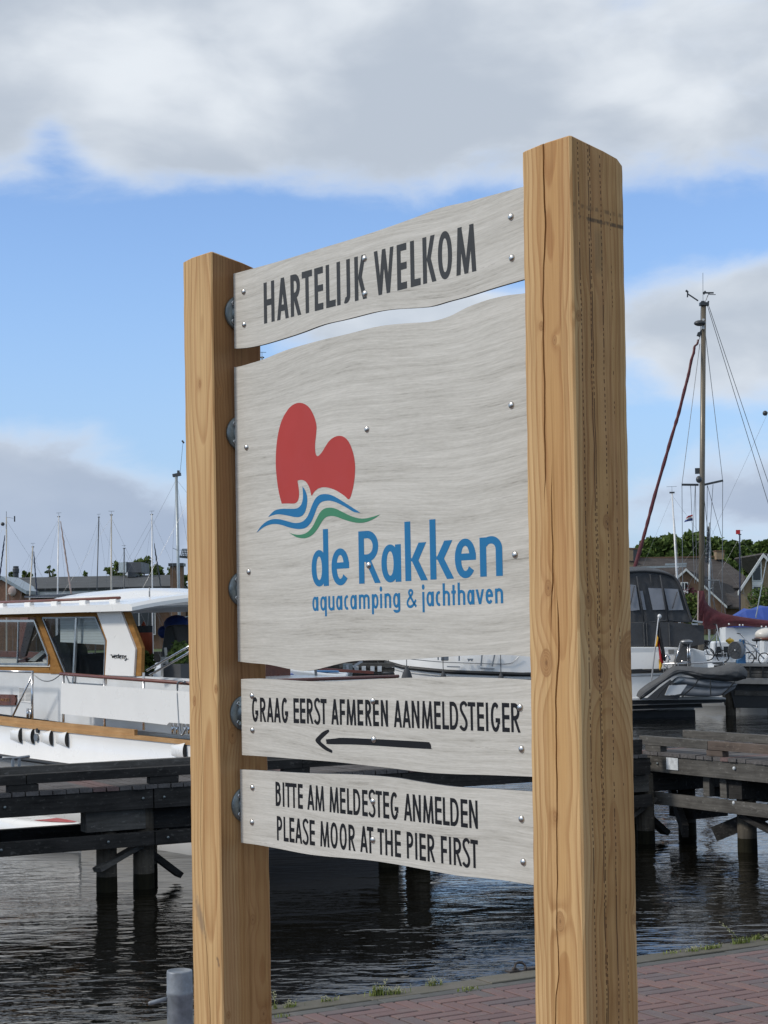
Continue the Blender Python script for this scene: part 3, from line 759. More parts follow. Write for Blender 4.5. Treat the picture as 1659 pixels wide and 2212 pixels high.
def text_line(pn, mat_, cr, base, top, letters, stem, bar=1.0, small=False, name='lettering', capx=None):
    """base/top: two crop points each; letters: (char, x0, x1) in crop pixels; stem: (x, y, width) in crop pixels"""
    (bx0,by0),(bx1,by1) = base; (tx0,ty0),(tx1,ty1) = top
    I = Ink()
    sx, sy, sw = stem; t = S(*cr(sx+sw/2,sy))[0]-S(*cr(sx-sw/2,sy))[0]
    for ch, a, b in letters:
        m = (a+b)/2; yb = by0+(by1-by0)*(m-bx0)/(bx1-bx0); yt = ty0+(ty1-ty0)*(m-tx0)/(tx1-tx0); ym = (yb+yt)/2
        x0 = S(*cr(a,ym))[0]; x1 = S(*cr(b,ym))[0]; zb = S(*cr(m,yb))[1]; zt = S(*cr(m,yt))[1]
        if ch == 'R' and small:          # capital amid small letters
            zt = zb+(zt-zb)*capx
        glyph(I, ch, x0, x1, zb, zt, t, t*bar)
    return I.mb.build(name, mat_, pn, normals=False)

text_line(panels[1], M['ink_grey'], c4, [(195,795),(1347,508)], [(195,572),(1322,252)],
 [('H',192,250),('A',263,327),('R',338,394),('T',400,456),('E',468,515),('L',530,582),('I',590,608),('J',622,662),('K',686,751),('W',793,902),('E',917,970),('L',990,1044),('K',1057,1129),('O',1140,1217),('M',1238,1347)], (260,680,17.5), 1.12)
cR = crop(1150,1950,1.7463)
text_line(panels[2], M['ink_blue'], cR, [(250,622),(1445,553)], [(200,378),(1400,284)],
 [('d',135,252),('e',272,393),('R',460,607),('a',615,750),('k',778,932),('k',950,1112),('e',1120,1265),('n',1292,1447)], (800,400,40), .82, True, capx=1.43)
c5 = crop(1200,2280,2.0738)
text_line(panels[2], M['ink_blue'], c5, [(100,260),(1600,198)], [(100,144),(1600,76)],
 [('a',63,112),('q',127,180),('u',193,243),('a',257,308),('c',322,362),('a',372,425),('m',443,530),('p',548,602),('i',613,635),('n',652,706),('g',722,780),('&',830,912),('j',957,982),('a',995,1055),('c',1070,1114),('h',1128,1186),('t',1198,1235),('h',1250,1311),('a',1327,1386),('v',1397,1465),('e',1477,1538),('n',1555,1620)], (1000,150,17.5), .95)
g1 = crop(980,2700,2.765); g2 = crop(1500,2700,2.765)
text_line(panels[3], M['ink_black'], g1, [(50,390),(1500,445)], [(50,127),(1500,157)],
 [('G',35,103),('R',122,187),('A',195,268),('A',273,347),('G',357,428),('E',486,545),('E',557,615),('R',632,702),('S',713,776),('T',782,848),('A',897,977),('F',990,1047),('M',1062,1168),('E',1183,1245),('R',1268,1337),('E',1352,1415),('N',1437,1515)], (500,260,20), 1.30)
text_line(panels[3], M['ink_black'], g2, [(150,452),(1500,510)], [(180,160),(1480,190)],
 [('A',140,228),('A',235,324),('N',335,420),('M',445,563),('E',580,650),('L',668,740),('D',750,842),('S',860,942),('T',948,1030),('E',1047,1122),('I',1140,1172),('G',1197,1297),('E',1320,1400),('R',1418,1518)], (700,300,24), 1.22)
g3 = crop(1050,3040,3.6867); g4 = crop(1450,3040,3.6867)
text_line(panels[4], M['ink_black'], g3, [(140,492),(1400,637)], [(140,140),(1400,257)],
 [('B',130,207),('I',232,260),('T',273,356),('T',356,437),('E',455,525),('A',590,692),('M',705,838),('M',912,1047),('E',1065,1145),('L',1168,1245),('D',1258,1360),('E',1387,1467)], (480,350,25), 1.30)
text_line(panels[4], M['ink_black'], g4, [(50,648),(1580,824)], [(60,264),(1550,410)],
 [('S',8,103),('T',108,202),('E',218,303),('G',325,438),('A',517,637),('N',648,765),('M',795,950),('E',970,1065),('L',1085,1180),('D',1192,1315),('E',1343,1443),('N',1465,1590)], (1000,560,31), 1.22)
text_line(panels[4], M['ink_black'], g3, [(160,992),(1500,1178)], [(150,637),(1500,795)],
 [('P',150,227),('L',247,318),('E',332,403),('A',415,515),('S',525,607),('E',625,700),('M',777,910),('O',928,1032),('O',1060,1163),('R',1190,1288),('A',1357,1467),('T',1458,1552)], (480,850,25), 1.30)
text_line(panels[4], M['ink_black'], g4, [(190,1200),(1560,1395)], [(150,815),(1580,988)],
 [('T',137,232),('H',248,357),('E',388,473),('P',560,655),('I',680,715),('E',745,835),('R',860,970),('F',1057,1143),('I',1170,1208),('R',1240,1360),('S',1372,1477),('T',1487,1596)], (1000,1100,31), 1.22)

def shape(pn, mat_, cr, pts, corners, name, k=0):
    pts = [S(*cr(*p)) for p in pts]; o = smooth_closed(pts, corners, 5)
    cu = bpy.data.curves.new(name,'CURVE')   # flat filled outline, turned into a mesh
    cu.dimensions = '2D'; cu.fill_mode = 'FRONT' if False else 'BOTH'
    sp = cu.splines.new('POLY'); sp.points.add(len(o)-1); sp.use_cyclic_u = True
    for p, q in zip(sp.points, o): p.co = (q[0], q[1], 0, 1)
    tmp = bpy.data.objects.new('tmp', cu); COL.objects.link(tmp)
    me = bpy.data.meshes.new_from_object(tmp); bpy.data.objects.remove(tmp)
    me.name = name
    for v in me.vertices: v.co = (v.co.x, -.0004-.00005*k, v.co.y)
    me.materials.clear(); me.materials.append(mat_)
    ob = bpy.data.objects.new(name, me); COL.objects.link(ob); ob.parent = pn
    return ob
cl = crop(900,1500,2.37)
shape(panels[2], M['ink_red'], cl, [(497,1145),(470,1040),(450,900),(441,760),(448,600),(470,460),(505,350),(560,260),(610,218),(660,204),(710,215),(755,250),(790,310),(812,370),(822,430),(818,500),(808,600),(812,670),(826,700),(845,695),(875,660),(905,610),(940,560),(985,525),(1035,512),(1080,524),(1120,565),(1150,630),(1172,710),(1182,800),(1178,900),(1160,1010),(1127,1103),(1080,1070),(1010,1025),(940,998),(880,992),(835,1005),(800,1035),(775,1070),(760,1010),(740,965),(715,935),(685,923),(660,925),(645,935),(652,980),(659,1050),(652,1105),(630,1137),(600,1144),(550,1143)], (0,30,37,43), 'logo_red_shape')
shape(panels[2], M['ink_blue'], cl, [(370,1270),(400,1235),(440,1205),(500,1193),(560,1193),(620,1192),(655,1180),(680,1150),(693,1105),(695,1050),(690,983),(715,1020),(732,1070),(735,1130),(722,1200),(700,1245),(665,1268),(620,1270),(560,1258),(500,1247),(450,1245),(410,1255)], (0,10), 'logo_wave', 1)
shape(panels[2], M['ink_blue'], cl, [(262,1417),(300,1360),(350,1315),(410,1290),(470,1290),(530,1303),(590,1320),(640,1325),(690,1312),(730,1275),(755,1225),(780,1160),(810,1100),(850,1065),(900,1055),(960,1065),(1020,1095),(1100,1145),(1170,1190),(1232,1230),(1170,1222),(1090,1175),(1010,1135),(950,1118),(900,1120),(860,1135),(830,1175),(805,1240),(775,1310),(740,1355),(700,1377),(640,1381),(570,1368),(500,1345),(440,1335),(380,1342),(320,1370)], (0,19), 'logo_wave', 2)
shape(panels[2], M['ink_green'], cl, [(563,1414),(610,1430),(660,1435),(710,1425),(750,1400),(790,1350),(825,1280),(860,1220),(900,1190),(950,1182),(1000,1192),(1060,1220),(1130,1255),(1200,1278),(1260,1284),(1330,1272),(1417,1245),(1350,1290),(1280,1318),(1210,1324),(1140,1312),(1070,1290),(1000,1265),(950,1260),(905,1275),(870,1315),(835,1375),(790,1430),(740,1460),(690,1468),(630,1455)], (0,16), 'logo_wave', 3)
ca = crop(1100,2850,2.5523)
shape(panels[3], M['ink_black'], ca, [(488,58),(500,65),(500,80),(460,120),(420,160),(417,178),(440,200),(490,240),(530,265),(531,290),(520,290),(460,262),(400,215),(363,165),(400,115),(440,80)], (), 'arrow_head', 1)
shape(panels[3], M['ink_black'], ca, [(470,160),(478,155),(560,147),(640,140),(900,150),(1200,165),(1480,182),(1510,190),(1524,215),(1526,245),(1515,253),(1200,235),(900,215),(700,207),(495,204),(475,188)], (), 'arrow_shaft', 2)

# --- galvanised pipe brackets between posts and panels
for Dy in (679, 938, 1273, 1539, 1735):
    z = S(507, Dy, .02)[1]
    for side in (0,1):
        x0 = -.0095 if side == 0 else PR[0]-.001
        sx = 1 if side == 0 else -1
        mb = MB(); rows = []
        yc = .026
        prof = [(0,.048),(.0045,.048),(.0075,.0455),(.0072,.030),(.0085,.025),(.016,.0215),(.030,.0210),(.031,.0175)]
        for (dx, rr) in prof: rows.append([(x0+sx*dx, yc+rr*math.cos(2*math.pi*k/40), z+rr*math.sin(2*math.pi*k/40)) for k in range(40)])
        mb.grid(rows, 0, True, True)
        fl = mb.build('pipe_flange', M['galv'], sign)
        for ang in (45,135,225,315):
            sb = MB(); cy = yc+.035*math.cos(R(ang)); cz = z+.035*math.sin(R(ang)); rows = []
            for dx, rr in ((.006,.0072),(.0095,.0072),(.0105,.0062),(.0105,.0032),(.0085,.0028),(.0085,.0001)):
                rows.append([(x0+sx*dx, cy+rr*math.cos(2*math.pi*k/12), cz+rr*math.sin(2*math.pi*k/12)) for k in range(12)])
            sb.grid(rows, 0, False, True); sb.build('screw', M['steel'], fl)
    mb = MB(); mb.tube([(.015,.026,z),(PR[0]-.025,.026,z)], .0168, 20)
    mb.build('crossbar_pipe', M['galv'], sign)
# ------------------------------------------------------------------ ground, quay and water
A0 = Pz(588.8, 2171, 0); B0 = Pz(1659, 2024, 0)
QD = (B0-A0); QD.z = 0; QD.normalize(); QN = Vector((QD.y,-QD.x,0))          # QN points on to the land
if QN.y > 0: QN = -QN
QA = math.atan2(QD.y, QD.x)
def Q(s, t, z=0.0): p = A0+QD*s+QN*t; return Vector((p.x,p.y,z))
FARY = 98.0
mb = MB()                                # one sheet of ground with the harbour basin left open
big = 2500
qL, qR = Q(-60,.24), Q(60,.24)
def gp(x,y,z=-.055): return (x,y,z)
mb.poly([gp(qL.x,qL.y), gp(qR.x,qR.y), gp(big,qR.y), gp(big,-big), gp(-big,-big), gp(-big,qL.y)])
mb.poly([gp(-big,FARY), gp(big,FARY), gp(big,big), gp(-big,big)])
mb.poly([gp(-big,qL.y), gp(qL.x,qL.y), gp(-90,FARY), gp(-big,FARY)])
mb.poly([gp(qR.x,qR.y), gp(big,qR.y), gp(big,FARY), gp(110,FARY)])
mb.build('ground', M['grass'], kind='structure', label='level ground round the harbour basin')
mb = MB(); mb.poly([(-300,-60,WATER),(300,-60,WATER),(300,FARY+1,WATER),(-300,FARY+1,WATER)])
mb.build('water', M['water'], kind='structure', label='dark rippled harbour water')
mb = MB(); mb.box((-300,FARY-.3,-3),(300,FARY+.6,-.02)); mb.build('far_bank_wall', M['pier_dark'], kind='structure')
# quay: wall, kerb stones, edging bricks, herringbone paving
quay = empty('quay_pavement', Q(0,0), QA, kind='structure', label='brick paved quay with a stone edge')
QM = mat_of(quay)
# local x along the edge, local y positive towards the water; land is at negative y
mb = MB(); mb.box((-60,-.40,-3.2),(60,-.012,-.09)); mb.build('quay_wall', M['concrete'], quay)
mb = MB(); mb.box((-60,-14,-.30),(60,-.13,-.016)); mb.build('sand_bed', M['sand'], quay)
tone = lambda o, v: o.data.attributes.new('tone','FLOAT','POINT').data.foreach_set('value',[v]*len(o.data.vertices))
def brick_mesh(name, L, W, H, mat_, c=.0022):
    b = MB(); b.box((c*.5,c*.5,-H),(L-c*.5,W-c*.5,-.002)); 
    b = MB(); x0,y0,x1,y1 = .0015,.0015,L-.0015,W-.0015
    e = .003
    lo = [(x0,y0,-H),(x1,y0,-H),(x1,y1,-H),(x0,y1,-H)]; mi = [(x0,y0,-e),(x1,y0,-e),(x1,y1,-e),(x0,y1,-e)]; tp = [(x0+e,y0+e,0),(x1-e,y0+e,0),(x1-e,y1-e,0),(x0+e,y1-e,0)]
    b.grid([lo,mi,tp],0,False,True); b.poly(tp)
    me = bpy.data.meshes.new(name); me.from_pydata(b.v,[],b.f); me.materials.append(mat_); return me
def inframe(p, m=25):
    x, y = pix(p); return -m < x < 1659+m and y < 2212+m
def join_meshes(name, items, mat_, parent, kind=None):
    b = MB(); tn = []
    for me, Mx, tv in items:
        n0 = len(b.v); b.v += [tuple(Mx @ v.co) for v in me.vertices]
        for p in me.polygons: b.f.append(tuple(n0+i for i in p.vertices)); b.mi.append(0); b.sm.append(False)
        tn += [tv]*len(me.vertices)
    o = b.build(name, mat_, parent, kind=kind, normals=False)
    o.data.attributes.new('tone','FLOAT','POINT').data.foreach_set('value', tn); return o
kerb_me = brick_mesh('kerb_stone', .60, .135, .18, M['kerb'])
edge_me = brick_mesh('edging_brick', .21, .068, .08, M['edgebrick'])
brick_me = brick_mesh('brick', .212, .064, .08, M['brick'])
bms = [brick_me, brick_me, brick_mesh('brick', .140, .064, .08, M['brick']), brick_mesh('brick', .068, .064, .08, M['brick'])]
def put(me, name, x, y, rz, z, parent):
    o = bpy.data.objects.new(name, me); COL.objects.link(o); o.parent = parent
    o.location = (x,y,z); o.rotation_euler = (random.uniform(-.006,.006),random.uniform(-.006,.006),rz); return o
far_k, far_e, far_b = [], [], []
for i in range(-14, 18):
    x = i*.60-.2
    if any(inframe(QM @ Vector((x+d,-.07,0))) for d in (0,.3,.6)): put(kerb_me,'kerb_stone',x,-.137+random.uniform(-.003,.003),0,random.uniform(-.004,.002),quay)
    else: far_k.append((kerb_me, Matrix.Translation((x,-.137,0)), random.random()))
for i in range(-40, 50):
    x = i*.2105
    if inframe(QM @ Vector((x+.1,-.17,0))): put(edge_me,'edging_brick',x,-.207+random.uniform(-.002,.002),random.uniform(-.006,.006),random.uniform(-.008,-.003),quay)
    else: far_e.append((edge_me, Matrix.Translation((x,-.207,-.005)), random.random()))
Wb = .072; nb = 0
cand = []
for j in range(0, 60):
    for i in range(-70, 110):
        xx, yy = i*Wb-1.2, -.212-(j+1)*Wb
        r = (i-j) % 6
        if r == 0: cand.append((xx, yy, 0))
        elif r == 5: cand.append((xx, yy, 1))
        elif j == 0 and r == 4: cand.append((xx, yy, 2))
        elif j == 0 and r == 3: cand.append((xx, yy, 3))
for (xx, yy, v) in cand:
    # vertical bricks run towards the land
    cx, cy = (xx+.108, yy+.036) if not v else (xx+.036, yy+.072-.108)
    w = QM @ Vector((cx,cy,0))
    if (w-Vector((0.5,7,0))).length > 4.6: continue
    z = random.uniform(-.0018,.0005)-.004
    rz = (0 if not v else -math.pi/2)+random.uniform(-.007,.007)
    loc = (xx+.002, yy+.004) if not v else (xx+.004, yy+.070)
    if True:
        if inframe(w, 12) and nb < 300: put(bms[v],'brick',loc[0],loc[1],rz,z,quay); nb += 1
        else: far_b.append((bms[v], Matrix.Translation((loc[0],loc[1],z)) @ Matrix.Rotation(rz,4,'Z'), random.random()))
print('bricks', nb, len(far_b))
join_meshes('kerb_stone', far_k, M['kerb'], quay, 'stuff'); join_meshes('edging_brick', far_e, M['edgebrick'], quay, 'stuff')
join_meshes('brick', far_b, M['brick'], quay, 'stuff')

# bollard on the edge
bp_ = P(389, 2210, 7.15); bp_.z = 0
rt_ = 7.15*27.5/F
bol = empty('mooring_bollard', (bp_.x,bp_.y,0), 0, 'short grey painted steel bollard with a side pin on the quay edge', 'bollard')
zt = P(389,2096,7.15).z
mb = MB(); rows = []
for r, z in ((rt_,-.02),(rt_,zt-.095),(rt_*1.03,zt-.092),(rt_*1.03,zt-.080),(rt_,zt-.077),(rt_,zt-.006),(rt_*.96,zt),(rt_*.90,zt),(rt_*.88,zt-.006),(.001,zt-.006)):
    rows.append([(r*math.cos(2*math.pi*k/32), r*math.sin(2*math.pi*k/32), z) for k in range(32)])
mb.grid(rows,0,True,True); mb.build('pipe', M['bollard'], bol)
mb = MB(); zc = zt-.085*1.35
mb.tube([(-.045,-.012,zc+.01),(-.112,-.03,zc-.004),(-.119,-.031,zc-.006)], [.0085,.0085,.006], 12); mb.build('cross_pin', M['bollard'], bol)
# mooring ring
rp = Pz(1126, 2097, 0)
ring = empty('mooring_ring', rp+Vector((0,0,0)), QA, 'small rusty iron mooring ring lying on the quay edge', 'mooring ring')
mb = MB(); mb.tube([(.028*math.cos(a)-.005, .012*math.sin(a), .018+.018*math.sin(a)) for a in [2*math.pi*k/18 for k in range(19)]], .0055, 8); mb.build('ring', M['iron'], ring)
mb = MB(); mb.box((-.075,-.02,0),(-.02,.02,.008)); mb.box((.025,-.018,0),(.085,.016,.01)); mb.tube([(-.04,0,0),(-.04,0,.02)],.008,8); mb.build('base_plate', M['iron'], ring)
# weeds in the joints of the edge
def weed(x, y, n, h, spread, flowers, label, tall=None, elong=1.0):
    p = Pz(x,y,0); w = empty('weed_tuft', (p.x,p.y,0), QA, label, 'weed', 'weeds along the quay edge')
    mb = MB(); fb = MB()
    for k in range(int(n*.38)):
        bx, by = random.gauss(0,spread*elong), random.gauss(0,spread*.35)
        a = random.uniform(0,2*math.pi); l = h*random.uniform(.2,1.0); ln = random.uniform(.1,.6)*l
        tip = Vector((bx+math.cos(a)*ln, by+math.sin(a)*ln, l)); ww = random.uniform(.0012,.003)
        pr = Vector((-math.sin(a),math.cos(a),0))*ww; b0 = Vector((bx,by,-.005)); mm = (b0+tip)/2+Vector((0,0,l*.15))
        mb.poly([b0-pr,b0+pr,mm+pr]); mb.poly([b0-pr,mm+pr,mm-pr]); mb.poly([mm-pr,mm+pr,tip])
        if random.random() < flowers:
            s = random.uniform(.0012,.0028)
            for q in range(3):
                c = tip+Vector((random.gauss(0,.004) for _ in range(3))); fb.poly([c+Vector((s,0,0)),c+Vector((0,s,s)),c+Vector((-s,0,0)),c+Vector((0,-s,-s*.3))])
    if tall:
        tip = P(*tall, p.y); tip = tip-p; tip.y = 0
        c_, s_ = math.cos(-QA), math.sin(-QA); tl = Vector((tip.x*c_, tip.x*s_, tip.z))
        mb.tube([(0,0,0),tl*.5+Vector((.003,0,0)),tl], [.0016,.0012,.0007], 4)
        for k in range(14):
            f = random.uniform(.5,1.05); c = tl*f+Vector((random.gauss(0,.005),random.gauss(0,.005),random.gauss(0,.004))); s = .003
            fb.poly([c+Vector((s,0,0)),c+Vector((0,s,s)),c+Vector((-s,0,0)),c+Vector((0,-s,-s))])
    mb.build('leaves', M['weed'], w, normals=False)
    if fb.f: fb.build('flowers', M['weedflower'], w, normals=False)
weed(593,2178,40,.03,.012,.3,'tall thin flowering weed beside the left sign post',(590,2140))
weed(628,2174,90,.022,.02,.4,'low pale weed on the kerb just right of the left sign post')
weed(610,2194,60,.012,.02,.1,'flat mossy weed at the brick edge by the left sign post')
weed(707,2162,70,.022,.02,.7,'small straw-coloured weed left of the big green tuft')
weed(817,2148,260,.045,.020,.15,'big bright green grass tuft on the kerb in the gap between the posts',(835,2118))
weed(856,2145,160,.026,.028,.6,'weed with cream flowers touching the big green tuft')
weed(938,2126,90,.030,.020,.7,'pale flowering weed right of the flowering patch')
weed(1012,2137,90,.012,.03,.1,'flat green weed along the brick edge near the mooring ring')
weed(1451,2058,60,.014,.03,.4,'thin pale weed on the kerb right of the right sign post')
weed(1505,2052,150,.018,.030,.7,'pale flowering weed on the right stretch of kerb')
weed(1540,2048,200,.026,.020,.1,'rounded green grass tuft on the right stretch of kerb')
weed(1603,2036,330,.034,.030,.05,'wide green grass tuft with one tall stalk on the right stretch of kerb',(1561,1996))
weed(1634,2028,120,.030,.016,.1,'upright green tuft at the far right of the kerb')
weed(1655,2030,90,.022,.016,.8,'pale flowering weed cut by the right picture edge')
# ------------------------------------------------------------------ piers
def brd(parent, name, m, lo, hi, jit=.004, bevel=0.004):
    mb = MB(); mb.box(lo, hi, 0, None, jit); return mb.build(name, m, parent, bevel=bevel)
def pile(parent, x, y, r, ztop, lean=0.0):
    mb = MB(); n = 16
    rr = [r*random.uniform(.95,1.05) for _ in range(n)]
    def ringz(z, k=1.0): return [(x+lean*(z+1)+rr[j]*k*math.cos(2*math.pi*j/n), y+rr[j]*k*math.sin(2*math.pi*j/n), z) for j in range(n)]
    wl = WATER+.17-Z0
    mb.grid([ringz(ztop), ringz(ztop-.3,1.02), ringz(-.75,1.03), ringz(wl,1.04)], 0, True, True)
    mb.poly(ringz(ztop))
    mb.grid([ringz(wl,1.04), ringz(wl-.10,1.06), ringz(WATER-Z0-.8,1.06)], 1, True, True)
    return mb.build('pile', [M['pile'], M['pile_wet']], parent)
Z0 = 0.0
DZ = -.27          # top of the side girders

# --- pier parallel to the quay
oA = P(0, 1720, 19.6); oA.z = 0; bA = P(408.5, 1694.8, 20.6); bA.z = 0
dA = (bA-oA).normalized(); aA = math.atan2(dA.y, dA.x)
pA = empty('wooden_pier', oA, aA, 'dark timber pier with low tarred guard rails running behind the left post, alongside the quay', 'pier', 'wooden piers')
MA = mat_of(pA); MAi = MA.inverted()
def LA(x, y, Y): q = MAi @ P(x,y,Y); return q
XA0, XA1, WA = -5.5, 8.55, 1.25
cuts = [XA0,-1.35,1.75,4.9,XA1]
for a, b in zip(cuts, cuts[1:]):
    for (y0, y1) in ((0,.10),(WA-.1,WA)): brd(pA,'side_girder',M['pier_dark'],(a+.006,y0,DZ-.215),(b-.006,y1,DZ))
    for (y0, y1) in ((-.03,.06),(WA-.08,WA+.02)): brd(pA,'lower_beam',M['pier_dark' if y0>0 else 'pier_grey'] if False else M['pier_dark'],(a+.006,y0,-.895),(b-.006,y1,-.745))
pw = .152; x = XA0; k = 0
plank_a = None
while x < XA1-.1:
    red = (k % 13) in (4,5) or (k % 17) == 9
    me_m = M['plank_red'] if red else M['plank']
    brd(pA,'deck_plank',me_m,(x+.006+random.uniform(0,.004),-.02+random.uniform(-.015,.012),DZ+.004),(x+pw-.006,WA+.02+random.uniform(-.015,.015),DZ+.048+random.uniform(-.003,.003)),.002,0)
    x += pw; k += 1
for y0 in (.03, WA-.13):
    for bx in [-4.9,-3.25,-1.62,.10,1.72,3.36,5.0,6.65,8.1]:
        brd(pA,'rail_block',M['pier_dark'],(bx,y0,DZ+.05),(bx+.34,y0+.11,DZ+.13))
    m = M['pier_dark'] if y0 < .5 else M['pier_grey']
    rc = [XA0,-2.75,.30,3.6,6.6,XA1-.1]
    for a, b in zip(rc, rc[1:]): brd(pA,'guard_rail',m,(a+.004,y0-.01+random.uniform(-.01,.01),DZ+.132),(b-.004,y0+.12,DZ+.235))
# mooring cleat on the rail at the picture's left edge
cl_ = MAi @ P(33,1645,20.9)
mb = MB(); mb.tube([(cl_.x-.16,WA-.08,-.0+.075),(cl_.x,WA-.08,.065),(cl_.x+.16,WA-.08,.075)],.016,8); mb.box((cl_.x-.05,WA-.10,-.035),(cl_.x-.025,WA-.06,.065)); mb.box((cl_.x+.025,WA-.10,-.035),(cl_.x+.05,WA-.06,.065))
mb.build('mooring_cleat', M['dull_steel'], pA, kind='stuff')
_nA = Vector((-math.sin(aA),math.cos(aA),0)); p1 = MAi @ Ppl(231,1930,oA+_nA*.24,_nA); p2 = MAi @ Ppl(311,1919,oA+_nA*.24,_nA)
base_piles = [(p1.x,p1.y),(p2.x,p2.y)]
for gx in (-4.3, 0.0, 3.55, 6.9):
    for (px_, py_) in base_piles:
        pile(pA, px_+gx, max(.17,py_) if gx else py_, .112, -.50)
    ax = p1.x+gx
    brd(pA,'cap_beam',M['pier_grey'],(ax-.28,.11,-.72),(ax+.42,.30,-.49))
    brd(pA,'cap_beam',M['pier_dark'],(ax+.02,.31,-.75),(ax+1.05,WA-.12,-.49))
    pile(pA, ax+.75, WA-.28, .11, -.50)
    mb = MB(); mb.bar((ax-.17,.07,-1.13),(ax+.72,.30,-.78),.05,.17,0,(0,1,0)); mb.build('diagonal_brace', M['pier_grey'], pA)
    mb = MB(); mb.bar((ax+.30,.50,-.80),(ax+.98,.55,-1.33),.07,.17,0,(0,1,0)); mb.build('diagonal_brace', M['pier_dark'], pA)

# --- pier running towards the right, to the quay
oB = P(1368,1627,24.2); oB.z = 0; dB = (P(1659,1650,22.0)-P(1368,1627,24.2)); aB = math.atan2(dB.y,dB.x)
pB = empty('wooden_pier', oB, aB, 'grey weathered timber pier with a white plate on its side, right of the right post', 'pier', 'wooden piers')
MBm = mat_of(pB); MBi = MBm.inverted()
XB0, XB1, WB = .06, 16.2, 1.33
for (y0,y1) in ((0,.10),(WB-.1,WB)):
    for a, b in ((XB0,5.3),(5.3,10.6),(10.6,XB1)):
        brd(pB,'side_girder',M['pier_grey'],(a+.006,y0,DZ-.215),(b-.006,y1,DZ))
        brd(pB,'lower_beam',M['pier_grey'],(a+.006,y0-.02,-.90),(b-.006,y1-.03,-.745))
x = XB0; k = 0
while x < XB1:
    brd(pB,'deck_plank',M['plank'] if k % 11 else M['plank_red'],(x+.006,-.02+random.uniform(-.015,.012),DZ+.004),(x+pw-.006,WB+.02,DZ+.048+random.uniform(-.003,.003)),.002,0); x += pw; k += 1
for y0 in (.03, WB-.13):
    for bx in ([.22,1.42,2.75,4.2,5.6,7.2,8.9] if y0 < .5 else [1.0,2.6,4.2,5.9,7.5]):
        brd(pB,'rail_block',M['pier_rust'] if abs(bx-1.42)<.01 else M['pier_grey'],(bx,y0,DZ+.05),(bx+.30,y0+.11,DZ+.13))
    rc = [(.10,1.46),(1.46,4.5),(4.5,8.0),(8.0,XB1)] if y0 < .5 else [(-.4,3.1),(3.1,7.0),(7.0,XB1)]
    for a, b in rc: brd(pB,'guard_rail',M['pier_rust'] if (a == 1.46 and y0 < .5) else M['pier_grey'],(a+.004,y0-.01,DZ+.132),(b-.004,y0+.12,DZ+.24))
for px_, py_ in ((.05,.86),(1.84,.30),(1.95,1.1),(4.9,.25),(4.9,1.1),(8.2,.25),(8.2,1.1),(11.5,.25),(11.5,1.1)):
    pile(pB, px_, py_, .115, -.50)
    if py_ < .9 and px_ > 1: brd(pB,'cap_beam',M['pier_dark'],(px_-.12,.12,-.74),(px_+.12,WB-.12,-.49))
brd(pB,'cap_beam',M['pier_dark'],(-.25,.45,-.76),(.35,WB-.12,-.49))
brd(pB,'end_post',M['pier_dark'],(-.06,-.02,-.95),(.05,.16,DZ-.01))
brd(pB,'end_board',M['pier_dark'],(.1,.5,-1.12),(.6,1.1,-.91))
for a,b in (((1.30,.02,-.49),(1.30,.02,-.745)),((1.62,.03,-.49),(1.62,.03,-.745))):
    brd(pB,'short_post',M['pier_grey'],(a[0]-.05,.11,-.745),(a[0]+.07,.2,-.49))
mb = MB(); mb.bar((1.35,.2,-1.22),(2.6,.9,-.60),.08,.19); mb.build('diagonal_brace',M['pier_dark'],pB)
mb = MB(); mb.bar((1.95,.15,-.93),(2.7,.15,-1.15),.06,.14,0,(0,1,0)); mb.build('diagonal_brace',M['pier_dark'],pB)
mb = MB(); mb.bar((-.2,.8,-.8),(.9,.1,-1.22),.08,.17); mb.build('diagonal_brace',M['pier_dark'],pB)
pc = MBi @ Ppl(1453,1650,oB,Vector((-math.sin(aB),math.cos(aB),0)))
brd(pB,'name_plate',M['oldwhite'],(pc.x-.115,-.012,pc.z-.078),(pc.x+.115,-.002,pc.z+.078),0,.003)
for (bx_,by_) in ((1587.5,1659.5),(1586.8,1734)):
    q = MBi @ Ppl(bx_,by_,oB,Vector((-math.sin(aB),math.cos(aB),0)))
    mb = MB(); mb.ball((q.x,-.012,q.z),.024,.02,.024); mb.build('bolt_head',M['oldwhite'],pB)

# bolt heads along both piers
def bolts(root, xs, y, z):
    for x in xs:
        mb = MB(); mb.ball((x,y,z),.018,.014,.018,8,5); mb.build('bolt_head', M['galv'], root)
bolts(pA, [-3.2,-3.05,-.1,.05,1.62,1.87,3.3,3.45,4.8,5.0], -.008, DZ-.10)
bolts(pA, [-3.1,.0,1.2,1.9,3.4,5.1], -.038, -.82)
bolts(pB, [.35,.5,3.2,3.35,5.2,5.4], -.008, DZ-.10)
bolts(pB, [.3,3.1,5.2], -.03, -.82)
# ------------------------------------------------------------------ motor yacht on the left
yS = Vector((P(408,1500,23.0).x, 23.0, 0)); yB = Vector((P(0,1500,27.0).x, 27.0, 0))
yd = (yB-yS).normalized(); ya = math.atan2(yd.y, yd.x)
yacht = empty('motor_yacht', (yS.x,yS.y,WATER), ya, 'white motor yacht with varnished wood window frames moored behind the pier on the left', 'yacht')
YM = mat_of(yacht); YMi = YM.inverted(); YN = Vector((-yd.y, yd.x, 0))
yc = crop(0,2300,2.1829)
def YS(x, y, off=0.0):                # enlarged-view point on a plane parallel to the side, off metres inboard
    X, Y = yc(x,y); p = YMi @ Ppl(X,Y, YM @ Vector((0,-off,0)), YN); return Vector((p.x, -off, p.z))
def yprism(name, m, pts, off, th, parent=yacht, **k):
    mb = MB(); mb.prism([YS(x,y,off) for x,y in pts], (0,-th,0)); return mb.build(name, m, parent, **k)
